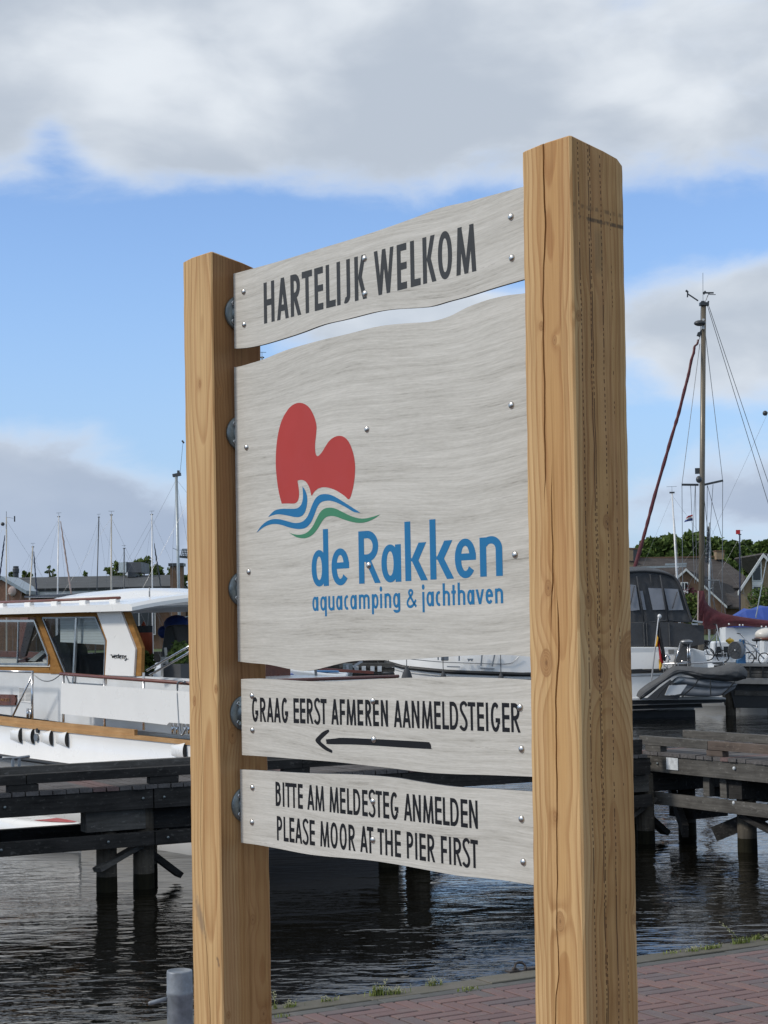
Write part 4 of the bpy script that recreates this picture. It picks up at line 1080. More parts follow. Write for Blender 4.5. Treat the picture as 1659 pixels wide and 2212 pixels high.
# hull: sections along its length (local z from the water line)
LH, BM = 12.4, 3.5
zs = lambda s: 1.44+.0*s+.012*s+.010*max(0,s-3)**2*.25
def half(s):
    t = max(0,(s-6.0)/(LH-6.0)); return BM/2*(1-t**2.2)
mb = MB(); rows = []
N = 26
for i in range(N+1):
    s = -.10+(LH+.1)*i/N; h = max(half(s),.03); z1 = zs(s); r = []
    rk = -.10*(1-i/N)
    prof = [(1.0,z1),(1.0,z1-.03),(.995,z1-.42),(1.012,z1-.43),(1.012,z1-.475),(.985,z1-.485),(.93,.35),(.88,0),(.7,-.35)]
    for a, z in prof: r.append((s+ (0.16*(1-z/1.4) if i == 0 else 0)*0, -BM/2+h*a, z))
    for a, z in reversed(prof): r.append((s, -BM/2-h*a, z))
    rows.append(r)
mb.grid(rows,0,True,False)
hull = mb.build('hull', M['white'], yacht)
# black rubbing strake
st = [(YS(0,1388,-.0).x)]
mb = MB()
for sgn in (0,1):
    r1 = []
    for i in range(N+1):
        s = -.12+(LH+.1)*i/N; h = max(half(s),.03)*1.018+.012; y = -BM/2+h if sgn == 0 else -BM/2-h; r1.append((s,y,zs(s)-.455))
    mb.tube(r1,.030,8)
mb.build('rubbing_strake', M['black'], hull)
# decks and toe rail
mb = MB()
for i in range(N):
    a, b = rows[i], rows[i+1]; mb.poly([(a[0][0],a[0][1]-.04,a[0][2]-.05),(b[0][0],b[0][1]-.04,b[0][2]-.05),(b[-1][0],b[-1][1]+.04,b[-1][2]-.05),(a[-1][0],a[-1][1]+.04,a[-1][2]-.05)])
mb.build('side_deck', M['greydeck'], yacht)
mb = MB()
for sgn in (1,-1):
    for i in range(N-1):
        s0 = -.1+(LH+.1)*i/N; s1 = -.1+(LH+.1)*(i+1)/N
        y0 = -BM/2+sgn*(half(s0)-.03); y1 = -BM/2+sgn*(half(s1)-.03)
        mb.bar((s0,y0,zs(s0)+.02),(s1,y1,zs(s1)+.02),.10,.05)
        if s0 > 1.2: mb.bar((s0,y0-.0,zs(s0)+.075),(s1,y1,zs(s1)+.075),.05,.09)
mb.build('toe_rail', M['teak_light'], yacht)
# exhaust cowls on the hull side
for (cx, cy) in ((135,1298),(240,1305),(398,1318),(532,1330),(1535,1432)):
    p = YS(cx,cy,0); 
    mb = MB(); rws = []
    for i in range(7):
        t = i/6; a = t*math.pi/2
        rws.append([(p.x+.17-.36*t+.0, .002+.060*math.sin(a)*max(0,math.cos(ph)), p.z+.115*math.sin(ph)*(.55+.45*t)) for ph in [-math.pi/2+math.pi*k/10 for k in range(11)]])
    mb.grid(rws,0,True,False); cw = mb.build('vent_cowl', M['white'], hull)
    mb = MB(); mb.poly([(p.x-.192, .001+.057*max(0,math.cos(ph)), p.z+.108*math.sin(ph)) for ph in [-math.pi/2+math.pi*k/10 for k in range(11)]]); mb.build('vent_opening', M['black'], cw) if False else mb.build('vent_opening', M['black'], hull)
p = YS(320,1300,0); mb = MB(); mb.tube([(p.x,.0,p.z-.03),(p.x,.03,p.z-.03)],.055,12); mb.build('outlet', M['dull_steel'], hull)
p = YS(332,1258,0); mb = MB(); mb.tube([(p.x,.0,p.z),(p.x,.03,p.z)],.035,12); mb.build('outlet', M['black'], hull)
# superstructure side, .38 m inboard
CI = .38
lower = [(-260,742),(520,770),(905,785),(1160,790),(1640,815),(1640,1300),(900,1235),(0,1115),(-260,1085)]
yprism('coaming', M['white2'], lower, CI, .06)
wood = M['teak']
cab = empty('cabin', (0,0,0)); cab.parent = yacht
def cprism(name, m, pts, off, th): return yprism(name, m, pts, off, th, cab)
cprism('window_frame', wood, [(-260,243),(822,243),(838,282),(-260,290)], CI-.01, .05)
cprism('window_frame', wood, [(-260,705),(425,712),(425,738),(520,768),(-260,745)], CI-.01, .05)
cprism('window_frame', wood, [(305,284),(350,284),(535,770),(430,770),(428,612)], CI-.015, .05)
cprism('window_frame', M['teak'], [(822,250),(836,250),(922,480),(908,862),(893,862),(908,486)], CI-.012, .04)
def frame(pts, w, m, off, th=.03, nm='aluminium_frame'):
    mb = MB(); n = len(pts)
    for i in range(n): mb.bar(YS(*pts[i],off), YS(*pts[(i+1)%n],off), w, w, 0, (0,1,0))
    return mb.build(nm, m, cab)
w1 = [(-260,316),(300,316),(415,612),(415,692),(-260,684)]
w2 = [(368,290),(822,286),(908,486),(893,866),(598,848)]
cprism('window_pane', M['glass'], w1, CI+.02, .006); cprism('window_pane', M['glass'], w2, CI+.02, .006)
frame(w1, .035, M['steel'], CI-.03); frame(w2, .022, M['dull_steel'], CI-.0)
mb = MB(); mb.bar(YS(160,318,CI-.02),YS(150,682,CI-.02),.022,.022,0,(0,1,0)); mb.build('mullion', M['steel'], cab)
mb = MB(); mb.bar(YS(660,290,CI-.02),YS(632,852,CI-.02),.045,.03,0,(0,1,0)); mb.build('mullion', M['steel'], cab)
cprism('pillar', M['white'], [(830,238),(1040,238),(1162,556),(1148,792),(902,782),(920,486)], CI-.04, .04)
cprism('pillar_edge', M['teak'], [(1036,238),(1100,238),(1218,548),(1212,788),(1150,794),(1166,556)], CI-.01, .05)
# inside of the cabin, seen through the glass
cprism('saloon_far_wall', M['offwhite'], [(-500,600),(900,640),(900,900),(-500,800)], 3.0, .03)
cprism('saloon_wood_trim', M['mahog'], [(-500,560),(900,600),(900,650),(-500,610)], 2.96, .05)
for (a,b) in ((-260,-180),(180,260),(560,620)):
    cprism('far_window_post', M['mahog'], [(a,240),(a+60,240),(b-40,640),(b-110,640)], 2.96, .05)
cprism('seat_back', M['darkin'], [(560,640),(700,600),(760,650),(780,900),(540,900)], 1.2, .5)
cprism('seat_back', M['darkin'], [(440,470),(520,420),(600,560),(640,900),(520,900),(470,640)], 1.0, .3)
cprism('table', M['mahog'], [(650,640),(860,660),(860,720),(650,700)], 1.5, .6)
cprism('blind', M['blind'], [(518,292),(652,292),(640,505),(518,498)], CI+.06, .01)
cprism('blind', M['blind'], [(672,292),(830,292),(905,480),(905,520),(665,508)], CI+.06, .01)
cprism('dash_shelf', M['redrail'], [(150,655),(215,640),(225,672),(160,675)], 1.0, .3)
cprism('curtain', M['mahog'], [(230,330),(300,330),(215,620),(160,640)], 1.6, .04)
cprism('dash_cover', M['offwhite'], [(240,660),(360,570),(392,585),(300,665)], .9, .1)
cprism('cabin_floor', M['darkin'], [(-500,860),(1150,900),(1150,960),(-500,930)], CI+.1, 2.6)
mb = MB(); q0 = YS(1095,300,CI); mb.box((q0.x-.05,-3.1,1.95),(q0.x+.0,-2.2,3.12)); mb.build('aft_bulkhead', M['mahog'], cab)
# roof
zr = YS(1130,232,.1).z
roof = empty('roof', (0,0,0)); roof.parent = yacht
s_aft = YS(1135,230,.12).x; mb = MB(); rr = []
def camber(y): u = (y+BM/2)/(BM/2-.1); return .15*(1-u*u)
def sec(s, z0, z1):
    n = 14; a = []
    for k in range(n+1):
        y = -.12+(-(BM-.24))*k/n; a.append((s, y, z1+camber(y)))
    b = [(s, y, z0+camber(y)) for (_,y,_) in reversed(a)]
    return a+b
ss = [s_aft, s_aft+.05, s_aft+.4, s_aft+3, 7.6, 8.0]
rr = [sec(s, zr, zr+(.05 if k in (0,5) else .095)) for k, s in enumerate(ss)]
mb.grid(rr,0,False,True); mb.poly(rr[0]); mb.poly(list(reversed(rr[-1])))
mb.build('roof_shell', M['white'], roof)
mb = MB(); rr = [sec(s, zr+.09, zr+.09+h) for s, h in ((s_aft+1.0,.01),(s_aft+1.6,.10),(s_aft+2.4,.12),(s_aft+3.2,.10),(s_aft+3.6,.02))]
rr = [[(x, -BM/2+(y+BM/2)*.72, z) for x,y,z in r] for r in rr]
mb.grid(rr,0,True,True); mb.poly(rr[0]); mb.poly(list(reversed(rr[-1]))); mb.build('raised_hatch', M['white'], roof)
mb = MB(); mb.box((s_aft+3.3,-2.6,zr+.27),(s_aft+4.9,-1.1,zr+.30)); mb.build('solar_panel', M['solar'], roof)
mb = MB(); a = YS(1030,158,.3); b = YS(-300,178,.3); mb.tube([(a.x,-.30,zr+.19),(b.x,-.30,zr+.19)],.020,8); mb.build('roof_handrail', M['redrail'], roof)
for cx in (985,725,480,250,20,-200):
    q = YS(cx,185,.3); mb = MB(); mb.box((q.x-.09,-.34,zr+.08),(q.x+.09,-.26,zr+.175)); mb.build('rail_foot', M['white'], roof, bevel=.012)
mb = MB(); q = YS(1072,150,.4); mb.tube([(q.x,-.8,zr+.2),(q.x,-.8,zr+.33)],.012,6); mb.build('small_aerial', M['dull_steel'], roof)
# aft canopy frame and cockpit behind the pillar
mb = MB(); x0 = s_aft-.02; 
for yy in (-3.2,-2.0): mb = MB(); mb.tube([(x0,yy,1.9),(x0+.15,yy,zr+.02)],.02,8); mb.build('canopy_frame', M['dull_steel'], yacht)
mb = MB(); mb.box((-.02,-3.42,1.40),(s_aft+.1,-.08,1.44)); mb.build('aft_deck', M['offwhite'], yacht)
mb = MB(); mb.box((.1,-3.30,1.44),(s_aft+1.2,-.45,2.18)); mb.build('aft_coach_roof', M['white2'], yacht, bevel=.05)
# transom
mb = MB(); mb.prism([(-.11,-.02,1.42),(-.11,-BM+.02,1.42),(.03,-BM+.2,0),(.03,-.2,0)],(-.03,0,0)); mb.build('transom', M['sterngrey'], yacht)
# dodger cloth, white on the side rail and grey across the stern
dg = [(527,850),(900,874),(1225,897),(1640,926),(1640,1203),(1452,1190),(1434,1211),(1225,1186),(880,1152),(520,1114)]
yprism('side_dodger', M['white'], dg, -.035, .006)
mb = MB(); mb.prism([(-.13,-.05,1.62),(-.13,-BM+.1,1.62),(-.13,-BM+.1,2.12),(-.13,-.05,2.12)],(-.006,0,0)); mb.build('stern_dodger', M['sterngrey'], yacht)
zt_ = YS(1000,805,.03).z
mb = MB(); a = YS(520,770,.03); mb.tube([(a.x,-.03,a.z),(YS(900,800,.03).x,-.03,YS(900,800,.03).z),(0.02,-.03,YS(1600,853,.03).z),(-.10,-.12,YS(1600,853,.03).z),(-.12,-BM+.15,YS(1600,853,.03).z-.02)],.024,8)
mb.build('hand_rail', M['redrail'], yacht)
for (x_, yt_, yb_) in ((545,775,1185),(898,800,1222),(1235,760,1255),(278,755,1158),(-120,745,1130)):
    mb = MB(); mb.tube([YS(x_,yt_,.03),YS(x_,yb_,.03)],.018,8); mb.build('stanchion', M['steel'], yacht)
mb = MB(); mb.tube([YS(285,752,.03),YS(-260,742,.03)],.014,8); mb.tube([YS(276,790,.03),YS(108,1138,.03)],.014,8); mb.build('side_gate_rail', M['steel'], yacht, kind='stuff')
mb = MB(); ch = [YS(290+ (520-290)*t, 775+ (60*4*t*(1-t)) , .03) for t in [i/10 for i in range(11)]]; mb.tube(ch,.008,5); mb.build('gate_chain', M['wire'], yacht)
for yy in (0,1):
    mb = MB(); mb.tube([YS(1262+yy*25,742+yy*40,.2),YS(1570+yy*30,566+yy*36,.2),YS(1660+yy*10,520+yy*30,.2)],.017,8); mb.build('gangway_rail', M['steel'], yacht)
# louvre vent, name board, lettering, mooring bits
lv = yprism('louvre_vent', M['white'], [(160,888),(265,893),(265,1022),(160,1008)], CI-.012, .02)
for c_, x_ in enumerate((163,217)):
    for k in range(10):
        y_ = 897+k*11.2; yprism('louvre_slat', M['concrete'], [(x_,y_),(x_+46,y_+2),(x_+46,y_+6),(x_,y_+4)], CI-.016, .004, lv)
nb_ = [(-200,946),(105,950),(128,965),(134,995),(125,1028),(100,1042),(-200,1034)]
yprism('name_board', M['mahog'], smooth_closed(nb_, (0,6), 3), CI-.03, .03)
def stroke3(parent, name, m, lines, off, w):
    mb = MB()
    for L in lines:
        pts = [YS(x,y,off) for x,y in L]
        for a, b in zip(pts, pts[1:]): mb.bar(a, b, .004, w, 0, (0,1,0))
    return mb.build(name, m, parent)
cv = crop(380,2550,9.217)
def cv2(x,y):       # lettering view -> yacht view
    X, Y = 380+x/9.217, 2550+y/9.217; return (X*2.1829, (Y-2300)*2.1829)
lt = [[(497,262),(555,252),(583,375),(612,290)],[(620,262),(1000,285)],[(640,330),(700,322),(690,290),(655,290),(632,330),(645,375),(690,385)],[(738,280),(738,392)],[(800,235),(783,392)],
      [(840,345),(895,335),(885,298),(850,300),(828,345),(845,392),(895,400)],[(945,290),(942,402)],[(1000,290),(995,395)],[(995,405),(1145,412)],[(1085,305),(1055,285),(1040,320),(1050,350),(1080,375),(1075,440),(1045,470),(1025,455)]]
stroke3(yacht, 'side_lettering', M['ink_black'], [[cv2(*p) for p in L] for L in lt], CI-.045, .013)
ltn = [[(8,1005),(14,985),(22,1005),(30,985),(34,1005)],[(44,985),(62,985),(46,1006),(64,1006)],[(86,986),(74,986),(74,1006),(88,1006)],[(74,996),(84,996)]]
stroke3(yacht, 'board_lettering', M['teak_light'], ltn, CI-.034, .010)
for (x_,y_) in ((1472,1265),(1575,1265),(222,1130)):
    q = YS(x_,y_,.10); mb = MB(); mb.tube([(q.x-.05,-.16,q.z-.04),(q.x-.05,-.16,q.z+.10)],.022,8); mb.tube([(q.x+.05,-.16,q.z-.04),(q.x+.05,-.16,q.z+.10)],.022,8); mb.bar((q.x-.08,-.16,q.z+.05),(q.x+.08,-.16,q.z+.05),.02,.02); mb.build('deck_cleat', M['steel'], yacht)
rp_ = smooth_open([YS(1590,840,-.03),YS(1550,835,-.03),YS(1525,865,-.03),YS(1530,1000,-.03),YS(1540,1180,-.03),YS(1560,1300,-.03),YS(1600,1230,0)],3)
mb = MB(); mb.tube(rp_,.014,6); mb.build('mooring_rope', M['dull_steel'], yacht)
# things on the aft deck
YL = lambda x,y,off: YM @ YS(x,y,off)
def on_yacht(name, label, cat, at): return empty(name, at, ya, label, cat)
q = YM @ Vector((YS(1236,500,1.5).x, -1.5, 2.19)); bb = on_yacht('buoy', 'orange pointed buoy with a grey band inside the yacht cockpit', 'buoy', q)
h_ = YS(1225,320,1.5).z-2.19; zb_ = YS(1225,510,1.5).z-2.19
mb = MB(); rows_ = [[(r*math.cos(2*math.pi*k/14), r*math.sin(2*math.pi*k/14), z) for k in range(14)] for r, z in ((.005,h_),(.03,h_-.05),(.06,h_-.2),(.125,h_-.4),(.135,h_-.6),(.13,zb_+.26))]; mb.grid(rows_,0,True,True)
rows_ = [[(r*math.cos(2*math.pi*k/14), r*math.sin(2*math.pi*k/14), z) for k in range(14)] for r, z in ((.132,zb_+.16),(.12,zb_),(.12,0.0))]; mb.grid(rows_,0,True,True); mb.build('body', M['orange'], bb)
mb = MB(); rows_ = [[(r*math.cos(2*math.pi*k/14), r*math.sin(2*math.pi*k/14), z) for k in range(14)] for r, z in ((.132,zb_+.26),(.132,zb_+.16))]; mb.grid(rows_,0,True,True); mb.build('band', M['canvas2'], bb)
q = YM @ Vector((YS(1480,600,1.2).x, -1.2, 2.18)); dc = on_yacht('deck_chair', 'black deck chair with a white towel in the yacht cockpit', 'chair', q)
zc_ = YS(1480,360,1.2).z-2.18
mb = MB(); mb.prism([(.28,0,.0),(.30,0,zc_*.55),(.20,0,zc_),(-.02,0,zc_+.02),(-.14,0,zc_*.7),(-.32,0,.4),(-.34,0,.0)],(0,-.5,0)); mb.build('backrest', M['black'], dc, bevel=.04)
mb = MB(); mb.prism([(.26,.03,.05),(.26,.03,.32),(.02,.03,.32),(.03,.03,.02)],(0,-.02,0)); mb.build('towel', M['flagwhite'], dc)
mb = MB(); mb.bar((.0,.05,0),(.1,.05,.45),.03,.03); mb.bar((-.25,.05,0),(-.2,.05,.45),.03,.03); mb.build('chair_frame', M['white'], dc)
q = YM @ Vector((YS(1520,350,2.4).x, -2.4, 2.18)); tb = on_yacht('tarpaulin', 'bright blue bundled tarpaulin at the back of the yacht cockpit', 'tarpaulin', q)
zz_ = YS(1520,320,2.4).z-2.18
mb = MB(); mb.ball((0,0,zz_-.05),.22,.2,.15,12,7); mb.ball((.2,.1,zz_-.16),.13,.1,.1); mb.tube([(0,0,zz_-.1),(0,0,0)],.05,8); mb.build('cloth', M['blue'], tb)
def bush(parent, name, c, rx, ry, rz, n, s, m):
    mb = MB(); 
    for k in range(n):
        d = Vector((random.gauss(0,1),random.gauss(0,1),random.gauss(0,1))).normalized()*(random.random()**.45)
        p_ = Vector((c[0]+d.x*rx, c[1]+d.y*ry, c[2]+d.z*rz)); a = Vector((random.gauss(0,1) for _ in range(3))).normalized()*s; b = a.cross(Vector((random.gauss(0,1) for _ in range(3)))).normalized()*s*.8
        mb.poly([p_-a,p_+b,p_+a,p_-b])
    o = mb.build(name, m, parent, normals=False); 
    at = o.data.attributes.new('tone','FLOAT','POINT'); v = []
    for k in range(n): v += [random.random()]*4
    at.data.foreach_set('value', v); return o
q = YM @ Vector((YS(1260,660,.8).x, -.8, 2.18)); pt = on_yacht('potted_plant', 'leafy green potted plant beside the brown pillar of the yacht', 'plant', q)
bush(pt,'leaves',(0,0,.22),.13,.12,.18,180,.045,M['leaf']); mb = MB(); mb.tube([(0,0,0),(0,0,.16)],[.08,.1],12); mb.build('pot', M['canvas'], pt)
q = YM @ Vector((YS(1540,560,.9).x, -.9, 2.18)); pt = on_yacht('potted_plant', 'dark feathery shrub in a planter next to the deck chair on the yacht', 'plant', q)
bush(pt,'leaves',(0,0,.36),.20,.16,.20,260,.035,M['leaf']); mb = MB(); mb.box((-.22,-.12,0),(.22,.12,.24)); mb.build('planter', M['canvas'], pt)
# low white and red hull afloat between pier and yacht
kx = P(100,1768,24.5); ky = empty('kayak', (kx.x,kx.y,WATER), ya, 'low white kayak with a red end afloat under the pier', 'kayak')
Lk = MAi  # build along the pier
mb = MB(); rws = []
L1, L0 = (mat_of(ky).inverted() @ P(184,1764,23.85)).x, (mat_of(ky).inverted() @ P(-80,1764,25.6)).x
for i in range(15):
    t = i/14; s = L0+(L1-L0)*t; w = .30*(1-abs(2*t-1)**2.5)+.02; zt = .36+.03*abs(2*t-1)**2
    rws.append([(s,w*math.cos(a),(zt if math.sin(a) > 0 else .1)*1.0*(abs(math.sin(a))**.5 if math.sin(a)>0 else 0)*1+ (0.12*math.cos(a)**2)) for a in [math.pi*k/10 for k in range(11)]]+[(s,-w*.7,-.05),(s,w*.7,-.05)])
mb.grid(rws,0,True,True); mb.poly(rws[0]); mb.poly(rws[-1]); mb.build('hull', M['white'], ky)
mb = MB(); mb.grid([[(x,y*.97,z+.006) for x,y,z in r[3:8]] for r in rws[9:14]],0,True,False); mb.build('red_deck', M['red'], ky)
# ------------------------------------------------------------------ sailing boats
def loft_hull(L, B, zf, zst, mats, name, parent, sheer=.25, tr=.62, keelz=-.4, band=None):
    """bow at +x; x from -L/2 to L/2"""
    mb = MB(); rows = []; N = 18
    for i in range(N+1):
        t = i/N; x = -L/2+L*t; w = B/2*(tr+(1-tr)*math.sin(min(1,t/.55)*math.pi/2)) * (1-max(0,(t-.5)/.5)**2.4); w = max(w,.02)
        zd = zst+(zf-zst)*t**1.6
        xs = x+ .0
        r = [(xs,w,zd),(xs,w*1.0,zd-.10),(xs-.02,w*.97,zd*.5),(xs-.1*t,w*.86,0),(xs-.4*t,w*.4,keelz)]
        rows.append(r+[(a,-b,c) for a,b,c in reversed(r)])
    mb.grid(rows,0,True,False); mb.poly(rows[0])
    for i in range(N): mb.poly([rows[i][0],rows[i+1][0],rows[i+1][-1],rows[i][-1]],0)
    return mb.build(name, mats, parent), rows
def sailboat(xb, yb, xt, yt, Y, label, mastm, L=8.0, head=0.0, mast_px=3.2, jib=None, jibm=None, boomm=None, hullm=None, spreaders=(.5,), stays=True, top='vane', mx=.08, taper=.8, sp_px=None):
    """mast from picture (xb,yb) up to (xt,yt)"""
    top_p = P(xt, yt, Y); base = P(xb, yb, Y)
    # continue the mast line down to deck level
    d = (base-top_p); zdeck = WATER+.95
    f = (zdeck-top_p.z)/d.z; foot = top_p+d*f
    root = empty('sailing_boat', (foot.x,foot.y,WATER), head, label, 'sailing boat', 'sailing boats in the harbour')
    I = mat_of(root).inverted(); T_ = I @ top_p; Ft = I @ foot
    hullm = hullm or M['white2']
    off = -L*mx
    h, rows = loft_hull(L, L*.31, 1.05, .80, hullm, 'hull', root); h.location.x = off
    mb = MB(); cab_ = [(off-L*.12,.0),(off+L*.22,.0)]
    mb.prism([(off-L*.14,-L*.09,.80),(off-L*.14,-L*.09,1.22),(off+L*.10,-L*.09,1.25),(off+L*.24,-L*.09,.98)],(0,L*.18,0)); mb.build('coach_roof', M['white2'], root, bevel=.04)
    r = mast_px/F*Y/2
    mb = MB(); mb.tube([Ft,T_],[r,r*taper],10); mast = mb.build('mast', mastm, root)
    mh = (T_-Ft).length; ax = (T_-Ft).normalized()
    mb = MB()
    wv = max(.006, .55/F*Y/2*.9)
    if top == 'vane':
        mb.tube([T_+Vector((0,0,.0)),T_+Vector((0,0,.22*r/.06))],wv,4); q = T_+Vector((0,0,.22*r/.06)); mb.bar(q-Vector((.20,0,0))*r/.06,q+Vector((.22,0,0))*r/.06,wv*2,wv*2); mb.bar(T_-Vector((r*1.8,0,.03)),T_+Vector((r*1.8,0,-.03)),r*1.1,r*1.1)
    elif top == 'aerial':
        q = T_+Vector((-r*2.5,0,0)); mb.tube([q,q+Vector((-.12,0,1.05))],wv,4); mb.bar(q+Vector((-.15,0,1.02)),q+Vector((-.09,0,1.10)),.05,.05)
        mb.bar(T_-Vector((r*3,0,-.02)),T_+Vector((r*2.2,0,-.02)),r*2,.10); mb.box((T_.x-r*2,T_.y-.05,T_.z+.05),(T_.x-r,T_.y+.05,T_.z+.14))
    elif top == 'ball':
        mb.ball(T_+Vector((.16,0,-.30)),.085); mb.tube([T_,T_+Vector((-.3,0,-.05))],wv,4); mb.bar(T_+Vector((-.35,0,-.2)),T_+Vector((-.35,0,.05)),.05,.05); mb.tube([T_,T_+Vector((0,0,.25))],wv*1.6,4)
    mb.build('masthead', M['mast_dark'], root)
    ends = []
    for k, f_ in enumerate(spreaders):
        c_ = Ft+(T_-Ft)*f_; sl = L*.085*(1.15-.3*k)
        e1, e2 = c_+Vector((-.10,sl,.05)), c_+Vector((-.10,-sl,.05)); ends.append((e1,e2))
        mb = MB(); mb.bar(c_,e1,wv*2.4,wv*2.4); mb.bar(c_,e2,wv*2.4,wv*2.4); mb.build('spreader', mastm, root)
    if stays:
        wr = max(.0035, .32/F*Y/2)
        S1 = T_-ax*.15
        for nm, q in (('backstay',Vector((off-L/2+.1,0,.85))),('forestay',Vector((off+L/2-.15,0,1.1)))):
            mb = MB(); mb.tube([S1,q],wr,4); mb.build(nm, M['wire'], root)
        for k in (0,1):
            cp = Vector((-.15,(L*.14)*(1 if k==0 else -1),.9))
            mb = MB(); mb.tube([S1]+[e[k] for e in reversed(ends)]+[cp],wr,4); mb.build('shroud', M['wire'], root)
            if ends: mb = MB(); mb.tube([ends[0][k]*1.0-Vector((0,0,.08))+(ends[0][1-k]-ends[0][k])*.48,cp+Vector((.3,0,0))],wr,4); mb.build('shroud', M['wire'], root)
    if jib:
        a = I @ P(jib[0],jib[1],Y); b = I @ P(jib[2],jib[3],Y+ (jib[5] if len(jib)>5 else 0)); rj = jib[4]/F*Y/2
        n = 26; pts = []; rs = []
        for i in range(n+1):
            t = i/n; p_ = a+(b-a)*t; p_ = p_+Vector((math.sin(i*2.1)*rj*.25,math.cos(i*1.7)*rj*.2,0)); pts.append(p_); rs.append(rj*(.45+.55*min(1,t*4))*random.uniform(.86,1.1))
        mb = MB(); mb.tube(pts,rs,8); mb.build('furled_sail', jibm, root)
    if boomm:
        mb = MB(); n = 10; pts = []; rs = []
        for i in range(n+1):
            t = i/n; pts.append(Vector((-.1-L*.42*t,0,1.75+.05*t))); rs.append(.17*(1-.5*t)*random.uniform(.9,1.1))
        mb.tube(pts,rs,10); mb.build('boom_cover', boomm, root)
    return root
Dk = lambda cx, cy: (cx*.2513, 960+cy*.2513)
def left_mast(bx, by, tx, ty, Y, label, m, px, **k):
    a = Dk(bx,by); b = Dk(tx,ty); return sailboat(a[0],a[1],b[0],b[1],Y,label,m,mast_px=px,**k)
def J(x0,y0,x1,y1,w,dy=0): a = Dk(x0,y0); b = Dk(x1,y1); return (a[0],a[1],b[0],b[1],w,dy)
left_mast(55,1350,55,625,78,'sailing boat with a beige mast and radar ball at the far left edge',M['mast_beige'],3.2,L=7.5,head=R(200),jib=J(42,780,-8,1180,3.2),jibm=M['navy'],top='ball')
left_mast(255,1330,283,875,82,'shortest sailing boat second from the left, navy furled sail leaning right',M['mast_beige'],3.4,L=6.5,head=R(-30),jib=J(290,920,320,1320,2.8),jibm=M['navy'])
left_mast(495,1310,505,615,75,'sailing boat with a faded pink furled sail beside its pale mast',M['mast_white'],3.6,L=8,head=R(-25),jib=J(520,660,617,1310,3.8),jibm=M['pink'])
left_mast(832,1300,850,620,80,'sailing boat with a thin black mast left of the paired beige mast',M['mast_dark'],2.8,L=7,head=R(150))
left_mast(957,1300,957,600,76,'sailing boat with a bare beige mast in the middle of the left group',M['mast_beige'],3.6,L=7.5,head=R(20))
left_mast(1067,1300,1067,890,86,'sailing boat with a short grey-green mast in front of the roof box',M['mast_dark'],2.9,L=6,head=R(160))
left_mast(1310,1290,1305,597,77,'sailing boat with a white mast and a black furled sail on its right',M['mast_white'],3.3,L=7.5,head=R(-20),jib=J(1325,850,1392,1290,3.2),jibm=M['mast_dark'])
left_mast(1537,1290,1515,262,58,'tall sailing boat with a thick grey mast and whip aerial by the left post',M['mast_grey'],6.8,L=9.5,head=R(165),top='aerial',taper=.95,spreaders=(.32,.64))
sailboat(570,1500,566,770,52,'sailing boat whose masthead peeks between the two top panels by the left post',M['mast_grey'],L=9,head=R(15),mast_px=5)

c5r = crop(2440,2000,2.603); c4r = crop(2440,1050,1.844)
# the large brown-masted boat
YB = 60.0
ta = c4r(610,268); ba = c5r(835,1000)
big_ = sailboat(ba[0],ba[1],ta[0],ta[1],YB,'large sailing boat with a brown mast and maroon furled headsail on the right',M['mast_brown'],L=11.5,head=R(171),mast_px=13.5,top='none',stays=False,spreaders=(),mx=.06)
BI = mat_of(big_).inverted()
def BP(cx, cy, cr=c4r, dy=0.0): X, Y = cr(cx,cy); return BI @ P(X,Y,YB+dy)
mb = MB(); p_ = BP(575,250); mb.bar(BP(490,195),BP(570,248),.04,.04); mb.bar(BP(480,172),BP(496,185),.09,.05); mb.bar(BP(494,182),BP(492,222),.05,.04); mb.build('wind_sensor', M['mast_dark'], big_)
mb = MB(); mb.bar(BP(612,190),BP(682,190),.035,.05); mb.bar(BP(610,182),BP(622,196),.12,.10); mb.bar(BP(650,202),BP(697,203),.03,.02); mb.bar(BP(650,192),BP(652,203),.02,.02); mb.tube([BP(648,192),BP(618,262)],.012,4); mb.build('wind_vane', M['mast_dark'], big_)
mb = MB(); mb.bar(BP(580,272),BP(645,272),.22,.10); mb.bar(BP(640,272),BP(645,250),.06,.05); mb.box(tuple(BP(604,262)-Vector((.06,.06,0))),tuple(BP(604,250)+Vector((.06,.06,0)))); mb.build('masthead', M['mast_dark'], big_)
mb = MB(); mb.tube([BP(605,250),BP(604,45)],.008,4); mb.build('whip_aerial', M['wire'], big_)
mb = MB(); c_ = BP(582,410,dy=-.25); mb.ball(c_,.20,.15,.10,14,8); mb.build('radar_dome', M['mast_dark'], big_)
mb = MB(); mb.bar(BP(600,388,dy=-.1),BP(612,392,dy=-.1),.10,.10); mb.bar(BP(595,440,dy=-.1),BP(614,442,dy=-.1),.14,.12); mb.build('radar_bracket', M['mast_white'], big_)
mb = MB(); 
for (a,b) in (((600,470),(585,485)),((580,480),(572,505))): mb.bar(BP(*a),BP(*b),.12,.12)
mb.tube([BP(600,455),BP(573,540)],.012,4); mb.build('halyard_block', M['mast_dark'], big_)
